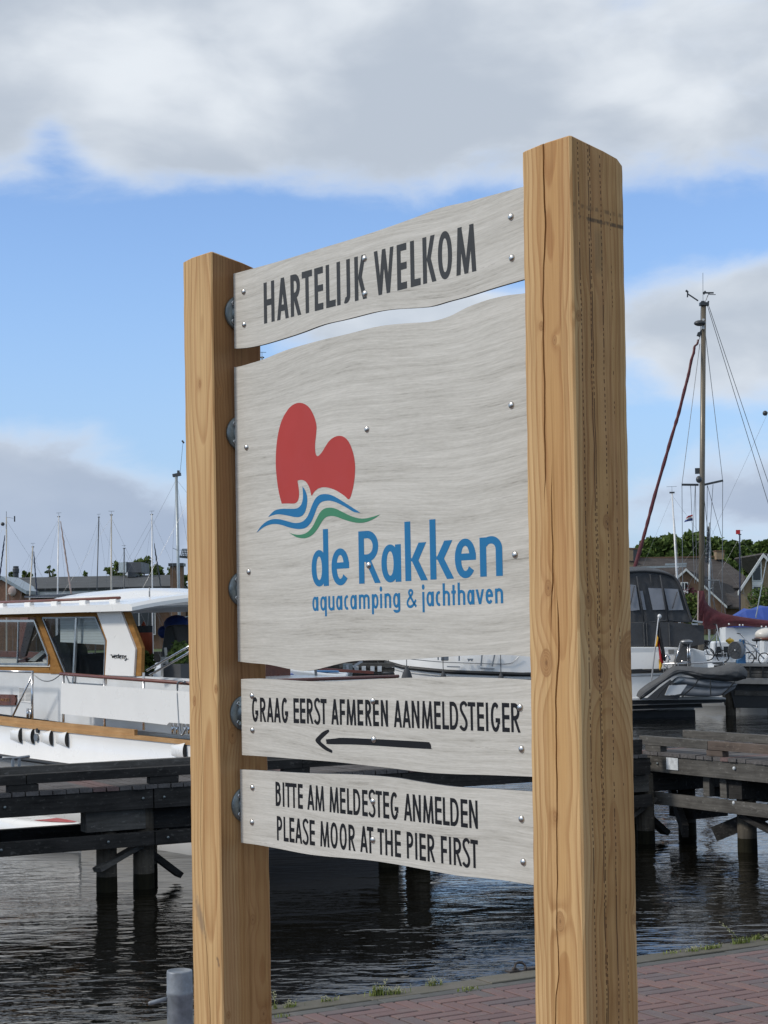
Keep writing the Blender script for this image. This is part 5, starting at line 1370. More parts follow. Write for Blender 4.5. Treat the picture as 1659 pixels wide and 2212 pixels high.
# furled headsail, slightly wavy, with a pale leading edge
jt = [(572,530),(566,560),(545,580),(538,625),(520,680),(505,760),(488,830),(462,930),(430,1060),(400,1160),(370,1260),(330,1400),(295,1520),(255,1660),(215,1810),(180,1940),(140,2080),(108,2190),(85,2300)]
pts = [BP(x,y,dy=.0-2.5*(y-530)/1700) for x,y in jt]; pts = smooth_open([tuple(p) for p in pts],3)
rs = []
for i in range(len(pts)): t = i/(len(pts)-1); rs.append((.022+.024*min(1,t*5)+.015*t)*random.uniform(.85,1.15))
mb = MB(); mb.tube(pts,rs,10); mb.build('furled_headsail', M['maroon'], big_)
mb = MB(); mb.tube([Vector(p)+Vector((.04,.02,.0)) for p in pts],.014,5); mb.build('sail_edge', M['pink'], big_)
def wireB(a, b, w=.011, cr=c4r, da=0, db=0, nm='stay'):
    mb = MB(); mb.tube([BP(*a,cr,da),BP(*b,cr,db)],w,4); return mb.build(nm, M['wire'], big_)
wireB((636,280),(1150,1950),.012,db=3); wireB((645,280),(1150,1780),.012,db=3); wireB((590,275),(586,470),.01)
wireB((582,560),(452,1582),.010); wireB((622,480),(748,1553),.010); wireB((452,1582),(458,2400),.010); wireB((748,1553),(744,2400),.010)
for a,b in (((515,1590),(545,2300)),((550,1590),(560,2300)),((548,1595),(530,2000)),((605,1590),(625,2300)),((636,1590),(630,2300)),((637,1588),(740,1960)),((678,1580),(650,2000)),((610,1640),(680,2300))): wireB(a,b,.009)
mb = MB(); mb.bar(BP(450,1583),BP(572,1584),.07,.07); mb.bar(BP(610,1584),BP(750,1553),.07,.07); mb.build('spreader', M['mast_dark'], big_)
mb = MB(); mb.box(tuple(BP(570,1500)-Vector((.1,.3,.0))),tuple(BP(570,1500)+Vector((.1,-.05,.18)))); mb.ball(BP(575,1545,dy=-.2),.10,.09,.12,10,6); mb.build('deck_light', M['mast_dark'], big_)
wireB((868,740),(1020,742),.02,cr=c5r,nm='lower_spreader') ; wireB((815,740),(868,742),.02,cr=c5r,nm='lower_spreader')
for a,b in (((868,700),(925,1260)),((905,700),(905,1260)),((1020,735),(1110,1230)),((1050,700),(1045,1240)),((930,700),(1010,1250)),((880,720),(990,1060))): wireB(a,b,.008,cr=c5r)
# sail cover on mast foot and boom: a cloth-like body
up_ = [(806,850),(838,848),(866,856),(880,940),(905,985),(940,1020),(1050,1075),(1200,1108),(1400,1138),(1560,1155),(1700,1170)]
lo_ = [(800,1150),(812,1165),(845,1170),(858,1235),(900,1240),(960,1245),(1050,1225),(1200,1212),(1400,1220),(1560,1228),(1700,1235)]
rows_ = []
for (a,b) in zip(smooth_open(up_,3),smooth_open(lo_,3)):
    A = BP(*a,c5r,-.25); Bq = BP(*b,c5r,-.25); r = []
    for k in range(13):
        t = k/12; bulge = .20*math.sin(math.pi*t)**.7
        p_ = A+(Bq-A)*t; r.append((p_.x, p_.y+bulge*(1 if True else 0)+.02*math.sin(len(rows_)*1.3+k), p_.z))
    for k in range(12,-1,-1):
        t = k/12; bulge = .20*math.sin(math.pi*t)**.7; p_ = A+(Bq-A)*t; r.append((p_.x, p_.y-bulge-.05, p_.z))
    rows_.append(r)
mb = MB(); mb.grid(rows_,0,True,True); mb.poly(rows_[0]); mb.poly(list(reversed(rows_[-1]))); mb.build('sail_cover', M['maroon'], big_)
mb = MB(); 
for x_ in (806,):
    mb.tube([BP(806,850,c5r,-.5),BP(800,1160,c5r,-.5)],.02,5)
mb.build('cover_edge', M['pink'], big_)
for x_,y_ in ((1230,1200),(1262,1200),(1455,1216),(1500,1218),(1120,1190)):
    mb = MB(); mb.ball(BP(x_,y_,c5r,-.5),.03); mb.build('cover_button', M['mast_white'], big_)
# Dutch courtesy flag under the spreader
fl_ = empty('flag', P(*c5r(747,130),YB-.3), 0, 'small red white and blue flag flying from the rigging left of the brown mast', 'flag', 'flags on the boats')
FI = mat_of(fl_).inverted()
def strip(pts_t, pts_b, m, nm):
    n = 8; rows_ = []
    for i in range(n+1):
        t = i/n; a = lerp_tab([(k/(len(pts_t)-1),)+p for k,p in enumerate(pts_t)], t); b = lerp_tab([(k/(len(pts_b)-1),)+p for k,p in enumerate(pts_b)], t)
        w = .05*math.sin(t*7)
        rows_.append([FI @ P(*c5r(*a),YB-.3+w), FI @ P(*c5r(*b),YB-.3+w+.01)])
    mb = MB(); mb.grid(rows_,0,True); o = mb.build(nm, m, fl_); s = o.modifiers.new('th','SOLIDIFY'); s.thickness = .006
strip([(746,68),(705,80),(682,100)],[(748,85),(710,95),(680,112)],M['flagred'],'red_stripe'); strip([(748,85),(710,95),(680,112)],[(748,108),(705,118),(672,125)],M['flagwhite'],'white_stripe'); strip([(748,108),(705,118),(672,125)],[(749,130),(705,136),(658,146)],M['flagblue'],'blue_stripe')
# the other right-hand masts
a = c4r(415,2240); b = c4r(380,1635)
sailboat(a[0],a[1],b[0],b[1],76,'sailing boat with a slim white mast between right post and brown mast',M['mast_white'],L=8,head=R(170),mast_px=6.2,taper=.55,spreaders=(.55,))
a = c5r(920,700); b = c5r(922,150)
sailboat(a[0],a[1],b[0],b[1],84,'sailing boat with a grey-green mast and dark wrapped sail just right of the brown mast',M['mast_grey'],L=8,head=R(10),mast_px=5,jib=(c5r(910,190)[0],c5r(910,190)[1],c5r(890,560)[0],c5r(890,560)[1],7,0),jibm=M['mast_dark'],top='none')
a = c5r(1232,800); b = c5r(1230,265)
rfb = sailboat(a[0],a[1],b[0],b[1],84,'sailing boat with a dark blue mast and tiny square red flag',M['navy'],L=7.5,head=R(175),mast_px=3.8)
mb = MB(); q = mat_of(rfb).inverted() @ P(*c5r(1213,247),84); mb.box((q.x-.10,q.y-.01,q.z-.10),(q.x+.10,q.y+.01,q.z+.10)); mb.build('pennant', M['red'], rfb)
a = c5r(1590,1000); b = c4r(1085,975)
sailboat(1671,1300,1663,872,58,'sailing boat with its white mast cut by the right picture edge',M['mast_white'],L=10,head=R(160),mast_px=6,spreaders=(.45,),top='ball',jib=(c5r(1519,470)[0],c5r(1519,470)[1],c5r(1395,1125)[0],c5r(1395,1125)[1],2.4,0),jibm=M['mast_grey'])
# ------------------------------------------------------------------ motor cruiser on the right
YC = 52.0
cg = crop(1440,2560,2.4397)
s0 = P(*cg(190,90),YC+1.2); 
cr_ = empty('motor_cruiser', (P(1480,1400,YC).x,YC,WATER), 0, 'white motor cruiser under a dark grey canvas canopy behind the right post', 'motor cruiser')
CI_ = mat_of(cr_).inverted()
def CP(cx, cy, cr=c5r, dy=0.0): X, Y = cr(cx,cy); return CI_ @ P(X,Y,YC+dy)
xbow = (CI_ @ P(*cg(190,95),YC+1.6)).x; xst = CP(880,1450).x-.35
Lc = xst-xbow; Bc = 3.3
z_rub_aft = CP(200,1668).z; z_rub_mid = (CI_ @ P(*cg(1500,235),YC)).z
def zrub(t): return lerp_tab([(0,(CI_ @ P(*cg(200,115),YC+1.5)).z),(.06,(CI_ @ P(*cg(400,168),YC+.8)).z),(.2,(CI_ @ P(*cg(800,208),YC+.1)).z),(.45,z_rub_mid),(1,z_rub_aft)], t)[0]
def wc(t): return Bc/2*(1-max(0,(.38-t)/.38)**2.3)
mb = MB(); sb = MB(); rows_ = []; N = 28; rub = []
for i in range(N+1):
    t = (i/N)**1.3; x = xbow+Lc*t; w = max(.03,wc(t)); zr_ = zrub(t); zdk = zr_+.62-.1*t
    fl_k = (1-t)*.45*(1 if t < .4 else 0)+.0
    r = [(x,w-.05,zdk),(x,w,zr_+.04),(x,w,zr_-.06),(x+.25*(1-t),w*.97,zr_*.55),(x+.45*(1-t),w*.90,.12),(x+.55*(1-t),w*.8,-.3)]
    rows_.append([(a,-b+Bc/2,c) for a,b,c in r]+[(a,b+Bc/2,c) for a,b,c in reversed(r)]); rub.append((x,-w+Bc/2-.03,zr_))
mb.grid(rows_,0,True,False); mb.poly(rows_[-1]); 
for i in range(N): mb.poly([rows_[i][0],rows_[i+1][0],rows_[i+1][-1],rows_[i][-1]])
ch_ = mb.build('hull', M['white'], cr_)
mb = MB(); mb.tube(rub,[.06]*len(rub),8); mb.tube([(x,2*(Bc/2)-y,z) for x,y,z in rub],.06,8); mb.build('rubbing_strake', M['black'], ch_)
mb = MB(); mb.tube([(x+.02,y+.02,z-.14) for x,y,z in rub],.012,6); mb.build('trim_line', M['dull_steel'], ch_)
mb = MB(); r2 = [((a[0]+.1),a[1]+.0,.0) for a in rub]
for zz, th in ((.02,.10),(.17,.02)): pass
mb.grid([[(x+(.5*(1-i/N)),min(y+.012+.1*(i/N<.3),Bc/2),z) for i,(x,y,_) in enumerate(rub)] for z in (.20,-.05)],0,False); mb.build('boot_stripe', M['black'], ch_)
# long windows, superstructure (mostly behind the sign)
mb = MB(); mb.prism([(xbow+1.3,.5,zrub(.2)+.55),(xst-1.2,.35,zrub(.8)+.5),(xst-1.6,.4,zrub(.8)+1.25),(xbow+3.6,.5,zrub(.4)+1.2)],(0,2.4,0)); mb.build('superstructure', M['white'], cr_, bevel=.06)
mb = MB(); mb.prism([(xbow+3.4,.47,zrub(.4)+.75),(xst-2.4,.33,zrub(.8)+.75),(xst-2.5,.36,zrub(.8)+1.15),(xbow+3.9,.45,zrub(.4)+1.12)],(0,.02,0)); mb.build('window_band', M['darkglass'], cr_)
for a,b in (((780,158),(905,162)),((1100,172),(1236,178))):
    mb = MB(); mb.bar(CP(*a,cg,-.02),CP(*b,cg,-.02),.03,.05,0,(0,1,0)); mb.build('step_rail', M['dull_steel'], cr_)
for a,b in (((695,60),(697,95)),((898,52),(898,105)),((1118,40),(1108,150)),((1240,40),(1215,155))):
    mb = MB(); mb.bar(CP(*a,cg,-.03),CP(*b,cg,-.03),.04,.04,0,(0,1,0)); mb.build('stanchion', M['dull_steel'], cr_)
mb = MB(); q = CP(760,78,cg,-.03); mb.box((q.x-.11,q.y,q.z-.07),(q.x+.11,q.y+.06,q.z+.07)); mb.build('porthole', M['dull_steel'], cr_, bevel=.02)
mb = MB(); q = CP(1005,95,cg,-.03); mb.prism([(q.x-.09,q.y,q.z+.04),(q.x+.09,q.y,q.z+.04),(q.x+.05,q.y,q.z-.05),(q.x-.0,q.y,q.z),(q.x-.05,q.y,q.z-.05)],(0,.02,0)); mb.build('emblem', M['dull_steel'], cr_)
mb = MB(); mb.tube([CP(*p,cg,-.02) for p in smooth_open([(430,85),(700,112),(1000,124),(1340,132),(1420,110),(1470,60)],3)],.012,5); mb.build('moulding_line', M['dull_steel'], cr_)
for k,(fx,fy,rr_) in enumerate(((220,215,.20),(395,235,.17),(745,245,.10),(1300,262,.10))):
    q = P(*cg(fx,fy),YC-.12 if k > 1 else YC+.3-.3*k); f_ = empty('fender', (q.x,q.y,q.z), 0, ['largest dark cone fender at the bow of the white cruiser','second dark fender just right of the bow fender','small dark fender third along the cruiser hull','small dark fender nearest the right post on the cruiser hull'][k], 'fender', 'fenders along the white cruiser')
    mb = MB(); rw = [[(r*math.cos(2*math.pi*j/14)*rr_/.2,r*math.sin(2*math.pi*j/14)*rr_/.2,z*rr_/.2) for j in range(14)] for r,z in ((.02,.30),(.05,.24),(.14,.06),(.20,-.15),(.20,-.28),(.12,-.42),(.01,-.46))]; mb.grid(rw,0,True,True); mb.build('body', M['canvas'], f_)
    mb = MB(); mb.tube([(0,0,.28*rr_/.2),(.0,.05,.9)],.012,5); mb.build('rope', M['canvas'], f_)
# canopy: an arched tent of canvas with clear windows
top_ = [(-130,700),(-60,668),(110,652),(250,645),(400,657),(480,676),(550,702),(600,760),(640,850),(680,980),(712,1080),(742,1162)]
D_ = 2.5
def cvx(p, t):                          # across the boat
    q = CP(*p,dy=.28); return Vector((q.x-(.10*t), q.y+D_*t, q.z+.16*math.sin(math.pi*t)))
tp_ = smooth_open(top_,3); mb = MB()
mb.grid([[cvx(p,k/8) for k in range(9)] for p in tp_],0,True)
can = empty('canopy', (0,0,0)); can.parent = cr_
mb.build('canopy_top', M['canvas'], can)
mb = MB(); poly_ = tp_+[(700,1172),(500,1155),(250,1180),(-130,1190)]
side_pts = [CP(*p,dy=.30) for p in poly_]
wins = [[(-60,790),(40,786),(60,1055),(-50,1060)],[(108,785),(165,790),(205,1045),(112,1055)],[(206,850),(236,850),(272,1045),(242,1045)],[(292,820),(430,825),(466,1042),(340,1046)],[(456,825),(597,832),(655,1045),(504,1050)]]
# canvas side built round the windows: columns of quads
def edge_top(x):
    best = None
    for a,b in zip(tp_,tp_[1:]):
        if a[0] <= x <= b[0]: t = (x-a[0])/max(1e-6,b[0]-a[0]); best = a[1]+(b[1]-a[1])*t
    return best if best is not None else 1165
mb = MB(); nx = 90
xs_ = [-130+ (742+130)*i/nx for i in range(nx+1)]
def fold(x,y): return .008*math.sin(x*.045+y*.004)+.003*math.sin(x*.11)
ys = lambda x: [edge_top(x)+(1172-edge_top(x))*k/10 if edge_top(x) < 1172 else 1172 for k in range(11)]
mb.grid([[CP(x,y,dy=.28+fold(x,y)*(.3+.7*k/10)) for k,y in enumerate(ys(x))] for x in xs_],0,True)
mb.build('canopy_side', M['canvas'], can)
for w_ in wins:
    mb = MB(); mb.prism([CP(*p,dy=.235) for p in w_],(0,.02,0)); mb.build('canopy_window', M['pvc'], can)
for a,b in (((175,700),(250,1165)),((415,690),(500,1170)),((310,680),(330,800)),((150,800),(110,990)),((590,860),(540,1030))):
    mb = MB(); mb.tube([CP(*a,dy=.20),CP(*b,dy=.20)],.022 if b[1] > 1100 else .012,6); mb.build('seam', M['canvas'] if b[1]>1000 and a[1]<750 else M['canvas2'], can)
mb = MB(); mb.tube([CP(x,y,dy=.24) for x,y in tp_],.035,6); mb.tube([CP(x,y,dy=.24) for x,y in [(-130,1186),(250,1178),(500,1152),(700,1172)]],.02,6); mb.build('piping', M['canvas'], can)
# lower canvas enclosure
mb = MB(); pl = [(-130,1175),(250,1178),(500,1168),(742,1190),(862,1205),(868,1395),(700,1425),(500,1412),(-130,1420)]
mb.prism([CP(*p,dy=.16) for p in pl],(0,2.9,0)); mb.build('canvas_screen', M['canvas'], can)
for x_ in (245,275,505): 
    mb = MB(); mb.tube([CP(x_,1180,dy=.14),CP(x_+10,1415,dy=.14)],.016,5); mb.build('seam', M['canvas2'], can)
mb = MB(); mb.bar(CP(745,1155,dy=.1),CP(850,1172,dy=.1),.05,.04,0,(0,1,0)); mb.bar(CP(740,1190,dy=.1),CP(800,1192,dy=.1),.05,.06,0,(0,1,0)); mb.build('deck_rail', M['steel'], cr_, kind='stuff')
# after body: coaming, transom and swimming platform
mb = MB(); mb.prism([CP(*p,dy=.05) for p in [(-130,1425),(500,1425),(760,1440),(870,1470),(905,1610),(905,1640),(300,1650),(-130,1655)]],(0,3.1,0)); mb.build('aft_coaming', M['white2'], cr_, bevel=.03)
mb = MB(); mb.prism([CP(*p,dy=.0) for p in [(-130,1698),(500,1690),(640,1690),(640,1960),(-130,1960)]],(0,3.1,0)); mb.build('aft_hull', M['white2'], cr_, bevel=.02)
mb = MB(); mb.prism([CP(*p,dy=-.12) for p in [(-130,1665),(230,1650),(300,1672),(210,1686),(-130,1700)]],(0,.08,0)); mb.build('strake_end', M['black'], cr_)
mb = MB(); mb.prism([CP(*p,dy=-.9) for p in [(-130,1958),(900,1928),(1085,1945),(1090,1962),(-130,1975)]],(0,2.8,0)); mb.build('swim_platform', M['white2'], cr_, bevel=.01)
mb = MB(); mb.prism([CP(*p,dy=-.86) for p in [(-130,1975),(1088,1962),(1085,1990),(700,2010),(-130,2030)]],(0,2.6,0)); mb.build('platform_edge', M['black'], cr_)
mb = MB(); mb.prism([CP(*p,dy=-.5) for p in [(-130,2028),(840,2005),(850,2045),(-130,2085)]],(0,2.6,0)); mb.build('lower_hull', M['black'], cr_)
for a,b in (((-130,2028),(1050,1995)),((-130,2080),(850,2045))):
    mb = MB(); mb.bar(CP(*a,dy=-.95),CP(*b,dy=-.95),.02,.05,0,(0,1,0)); mb.build('trim_strip', M['concrete'], cr_)
mb = MB(); mb.tube([CP(440,1600,dy=-.3),CP(860,1585,dy=-.3),CP(1060,1575,dy=-.3),CP(1068,1610,dy=-.3)],.028,8); mb.build('stern_rail', M['steel'], cr_)
for x0_,y0_,x1_,y1_ in ((600,1590,598,1640),(445,1605,455,1700),(1065,1590,1068,1625),(500,1560,470,1690),(440,1605,520,1665)):
    mb = MB(); mb.tube([CP(x0_,y0_,dy=-.3),CP(x1_,y1_,dy=-.3)],.018,6); mb.build('rail_leg', M['dull_steel'], cr_)
# wrapped heater / outboard tower in front of the coaming
mb = MB(); mb.prism([CP(*p,dy=-.25) for p in [(625,1395),(715,1395),(735,1640),(548,1640)]],(0,.3,0)); mb.build('tower_cover', M['canvas2'], cr_, bevel=.04)
mb = MB(); c_ = CP(682,1372,dy=-.3); mb.ball(c_,.19,.16,.075,14,7); mb.build('tower_cap', M['dull_steel'], cr_)
for a,b in (((620,1380),(560,1635)),((715,1385),(722,1640)),((695,1390),(700,1640)),((630,1570),(720,1585))):
    mb = MB(); mb.tube([CP(*a,dy=-.36),CP(*b,dy=-.36)],.02,6); mb.build('tower_leg', M['steel'], cr_)
mb = MB(); rw = [CP(490+22*math.cos(a),1560+50*math.sin(a),dy=-.32) for a in [math.pi+math.pi*k/10 for k in range(11)]]; mb.tube(rw,.03,8); mb.build('tow_hoop', M['steel'], cr_)
mb = MB(); q = CP(528,1472,dy=.02); mb.box((q.x-.08,q.y,q.z-.06),(q.x+.08,q.y+.03,q.z+.06)); mb.build('vent', M['concrete'], cr_)
# German flag on a leaning staff
q = P(*c5r(330,1720),YC-.75); ge = empty('flag', q, 0, 'black, red and gold flag hanging from a leaning staff at the cruiser stern', 'flag', 'flags on the boats'); GI = mat_of(ge).inverted()
def GP(x,y,dy=0): return GI @ P(*c5r(x,y),YC-.75+dy)
mb = MB(); mb.tube([GP(325,1770),GP(398,1140),GP(402,1120)],.022,8); mb.ball(GP(408,1112),.06,.06,.07); mb.build('staff', M['mast_white'], ge)
def hang(nm, m, L, Rr):
    rw = []; n = 14
    for i in range(n+1):
        t = i/n; a = lerp_tab([(k/(len(L)-1),)+p for k,p in enumerate(L)], t); b = lerp_tab([(k/(len(Rr)-1),)+p for k,p in enumerate(Rr)], t)
        rw.append([GP(a[0]+(b[0]-a[0])*u, a[1]+(b[1]-a[1])*u, .05*math.sin(u*6+t*3)-.03) for u in [k/6 for k in range(7)]])
    mb = MB(); mb.grid(rw,0,True); o = mb.build(nm, m, ge); s = o.modifiers.new('th','SOLIDIFY'); s.thickness = .008
hang('gold_stripe', M['flaggold'], [(385,1300),(362,1415),(378,1425)],[(395,1330),(390,1400),(385,1425)])
hang('black_stripe', M['flagblack'], [(400,1165),(388,1310),(402,1380),(425,1460),(440,1560)],[(412,1190),(428,1290),(448,1400),(465,1480),(470,1575)])
hang('red_stripe', M['flagred'], [(388,1315),(394,1400),(402,1500),(410,1575),(430,1600)],[(402,1380),(420,1450),(438,1530),(452,1585),(440,1592)])
hang('gold_stripe', M['flaggold'], [(402,1545),(402,1600),(402,1640),(410,1665)],[(412,1575),(436,1590),(438,1620),(414,1664)])
# tender lying across the stern platform under a grey cover
q = P(*c5r(720,1900),YC-1.6); td = empty('dinghy', q, 0, 'grey covered inflatable dinghy strapped on the platform behind the cruiser', 'dinghy'); TI = mat_of(td).inverted()
def TP(x,y,dy=0): return TI @ P(*c5r(x,y),YC-1.6+dy)
uo = [(205,1955),(215,1890),(300,1820),(430,1745),(540,1650),(640,1635),(800,1645),(950,1650),(1080,1625),(1200,1595),(1280,1640),(1308,1700),(1290,1750)]
lo = [(215,1962),(250,1945),(350,1870),(430,1800),(560,1722),(640,1702),(720,1722),(820,1752),(950,1765),(1080,1780),(1180,1775),(1250,1760),(1285,1752)]
rw = []
for j,(a,b) in enumerate(zip(smooth_open(uo,4),smooth_open(lo,4))):
    A, Bq = TP(*a), TP(*b); r = []; hh = (A-Bq).length
    for k in range(15):
        t = k/14; bul = min(.62,hh*.95+.1)*math.sin(math.pi*min(1,t*1.0))**.6
        w = .006*math.sin(j*.9+k*.8)+.010*math.sin(j*.37-k*1.7)
        p_ = A+(Bq-A)*t; r.append((p_.x+w, p_.y-bul*.55+w, p_.z+w*.8))
    for k in range(13,0,-1):
        t = k/14; p_ = A+(Bq-A)*t; r.append((p_.x,p_.y+.75*math.sin(math.pi*t)**.6,p_.z+.05))
    rw.append(r)
mb = MB(); mb.grid(rw,0,True,True); mb.poly(rw[0]); mb.poly(list(reversed(rw[-1]))); mb.build('cover', M['canvas2'], td)
def tbody(nm, m, U, L, bul, back=.5):
    rw = []
    for a,b in zip(smooth_open(U,3),smooth_open(L,3)):
        A, Bq = TP(*a), TP(*b); r = []
        for k in range(9): t = k/8; p_ = A+(Bq-A)*t; r.append((p_.x,p_.y-bul*math.sin(math.pi*t)**.7,p_.z))
        for k in range(7,0,-1): t = k/8; p_ = A+(Bq-A)*t; r.append((p_.x,p_.y+back*math.sin(math.pi*t)**.7,p_.z))
        rw.append(r)
    mb = MB(); mb.grid(rw,0,True,True); mb.poly(rw[0]); mb.poly(list(reversed(rw[-1]))); return mb.build(nm, m, td)
M['tube'] = plain('pale_grey_inflatable_tube', (.20,.215,.235), .75, var=.1); M['tube2'] = plain('blue_grey_inflatable_tube', (.12,.15,.18), .75)
tbody('tube', M['tube'], [(545,1790),(600,1728),(720,1740),(850,1762),(1000,1785),(1150,1790),(1200,1800)],[(560,1800),(620,1800),(740,1825),(850,1840),(1000,1850),(1120,1845),(1190,1820)],.12)
tbody('tube', M['tube2'], [(540,1790),(570,1750),(620,1730),(655,1740)],[(548,1800),(580,1815),(630,1800),(655,1775)],.13)
tbody('floor_hull', M['tube'], [(640,1830),(760,1845),(900,1855),(1050,1850),(1190,1800)],[(560,1915),(700,1925),(900,1930),(1050,1920),(1192,1815)],.05,.3)
mb = MB(); mb.prism([TP(*p,dy=.0) for p in [(520,1925),(545,1790),(620,1730),(850,1750),(1150,1785),(1200,1800),(1185,1850),(1080,1915),(900,1935)]],(0,.1,0)); mb.build('hull_side', M['tube'], td, bevel=.03)
mb = MB(); mb.prism([TP(*p,dy=-.30) for p in [(510,1820),(690,1812),(625,1905),(560,1918),(465,1918)]],(0,.05,0)); mb.build('transom_board', M['white2'], td)
mb = MB(); mb.prism([TP(*p,dy=-.2) for p in [(270,1960),(400,1850),(520,1760),(560,1800),(500,1830),(460,1920),(620,1925),(600,1962)]],(0,.05,0)); mb.build('inner_floor', M['canvas'], td)
for L in ([(810,1745),(770,1820),(690,1890),(640,1940)],[(1180,1780),(1120,1850),(1045,1915)],[(535,1775),(440,1870),(380,1950)],[(930,1760),(932,1925)]):
    mb = MB(); mb.tube([TP(x,y,-.33) for x,y in smooth_open(L,3)],.018,5); mb.build('strap', M['black'], td)
# blue service post with hose drum on the pontoon
YP = 52.3
q = P(*c5r(1265,1640),YP); sp_ = empty('service_post', (q.x,q.y,q.z), 0, 'blue service post with a round grey hose drum on its left side', 'service post'); SI = mat_of(sp_).inverted()
def SP(x,y,dy=0,Y=None): return SI @ P(*c5r(x,y),(Y or YP)+dy)
mb = MB(); mb.prism([SP(*p) for p in [(1238,1345),(1290,1350),(1296,1660),(1205,1660),(1205,1560),(1245,1540)]],(0,.25,0)); mb.build('post_body', M['bluepaint'], sp_, bevel=.02)
mb = MB(); mb.prism([SP(*p,dy=-.01) for p in [(1272,1468),(1292,1468),(1292,1500),(1272,1500)]],(0,.02,0)); mb.build('label_plate', M['oldwhite'], sp_)
cc = SP(1180,1458,dy=-.25); rr_ = (SP(1240,1458)-SP(1165,1458)).length
mb = MB(); rw = []
for dx,dy_,k in ((-.0,0,.02),(-.0,0,.96),(.0,.02,1.0),(.10,.16,1.0),(.10,.17,.9)):
    rw.append([(cc.x+dx*1.3+rr_*k*.93*math.cos(a), cc.y+dy_+rr_*k*.35*math.cos(a)*.0, cc.z+rr_*1.20*k*math.sin(a)) for a in [2*math.pi*j/32 for j in range(32)]])
mb.grid(rw[:3],0,False,True); mb.grid(rw[2:],1,True,True); mb.build('hose_drum', [M['canvas2'],M['tube']], sp_)
mb = MB(); mb.ball((cc.x,cc.y-.02,cc.z),.022); mb.build('hub', M['mast_white'], sp_)
mb = MB(); mb.tube([SP(*p,dy=-.05) for p in smooth_open([(1262,1400),(1250,1360),(1270,1350),(1285,1370),(1275,1420)],3)],.016,6); mb.build('hose', M['tube'], sp_)
# bicycles standing on the pontoon
def bike(label, c1, c2, rw_, seat, bars, Y):
    a = P(*c5r(*c1),Y); b_ = empty('bicycle', a, 0, label, 'bicycle', 'bicycles on the pontoon'); I = mat_of(b_).inverted()
    g = lambda x,y,dy=0: I @ P(*c5r(x,y),Y+dy)
    sc = 1/(2.603*1.8228)*Y/F*1.0   # enlarged px -> metres
    for c in (c1,c2):
        q = g(*c); r = rw_*sc
        mb = MB(); mb.tube([(q.x+r*math.cos(t),q.y+.0,q.z+r*math.sin(t)) for t in [2*math.pi*k/22 for k in range(23)]],.018,6,cap=False); wh = mb.build('wheel', M['black'], b_)
        mb = MB()
        for k in range(8): t = 2*math.pi*k/8; mb.tube([(q.x,q.y,q.z),(q.x+r*math.cos(t),q.y,q.z+r*math.sin(t))],.004,3,cap=False)
        mb.build('spokes', M['steel'], wh, kind='stuff')
    mid = ((c1[0]+c2[0])/2,(c1[1]+c2[1])/2+10)
    for a_,b2,w in ((c1,(seat[0]+10,seat[1]+70),.016),(mid,(seat[0],seat[1]+10),.02),(mid,(bars[0]+8,bars[1]+70),.022),(c2,(bars[0],bars[1]),.02),(c1,mid,.012),((seat[0]+10,seat[1]+70),(bars[0]+8,bars[1]+80),.018)):
        mb = MB(); mb.tube([g(*a_),g(*b2)],w,6); mb.build('frame_tube', M['steel'] if w > .018 else M['dull_steel'], b_)
    mb = MB(); q = g(*seat); mb.ball(q,.15,.09,.05); mb.build('saddle', M['black'], b_)
    mb = MB(); mb.tube([g(bars[0]-30,bars[1]-5,.2),g(*bars),g(bars[0]-30,bars[1]-5,-.2)],.016,6); mb.build('handlebar', M['black'], b_)
bike('bicycle leaning between the canopy and the grey hose drum', (905,1500),(1058,1520),62,(870,1368),(990,1195),52.9)
bike('bicycle with an orange reflector right of the blue post', (1320,1540),(1480,1545),58,(1405,1352),(1235,1290),52.7)
# far pontoon
q = P(*c5r(1300,1700),52); po = empty('pontoon', (q.x,52,0), 0, 'grey concrete and timber pontoon behind the dinghy on the right', 'pontoon'); PI_ = mat_of(po).inverted()
def PO(x,y,dy=0): return PI_ @ P(*c5r(x,y),52+dy)
mb = MB(); mb.prism([PO(*p) for p in [(1095,1594),(1900,1605),(1900,1628),(1095,1622)]],(0,2.2,0)); mb.build('deck', M['concrete'], po)
for k,(y0,y1,m_) in enumerate(((1630,1662,'pier_dark'),(1664,1690,'pier_grey'),(1694,1728,'pier_grey'),(1736,1800,'concrete'))):
    mb = MB(); mb.prism([PO(1095,y0,.03),PO(1900,y0+12,.03),PO(1900,y1+12,.03),PO(1095,y1,.03)],(0,2.0,0)); mb.build('pontoon_beam', M[m_], po)
for x_ in (1330,1460,1600,1740):
    mb = MB(); mb.prism([PO(x_,1625),PO(x_+16,1625),PO(x_+16,1735),PO(x_,1735)],(0,.1,0)); mb.build('pontoon_bracket', M['black'], po)
mb = MB(); mb.prism([PO(*p,dy=.35) for p in [(1120,1795),(1900,1800),(1900,2060),(1180,2050)]],(0,1.6,0)); mb.build('float', M['black'], po)  # black block added as the dark shade beneath the pontoon
mb = MB(); mb.prism([PO(1180,1870,.3),PO(1900,1885,.3),PO(1900,1935,.3),PO(1180,1920,.3)],(0,.3,0)); mb.build('wave_board', M['pier_grey'], po)
for x_ in (1130,1560,1800):
    mb = MB(); q = PO(x_,1800,.6); mb.tube([(q.x,q.y,q.z),(q.x,q.y,WATER-.6)],.15,12); mb.build('pile', M['pile'], po)
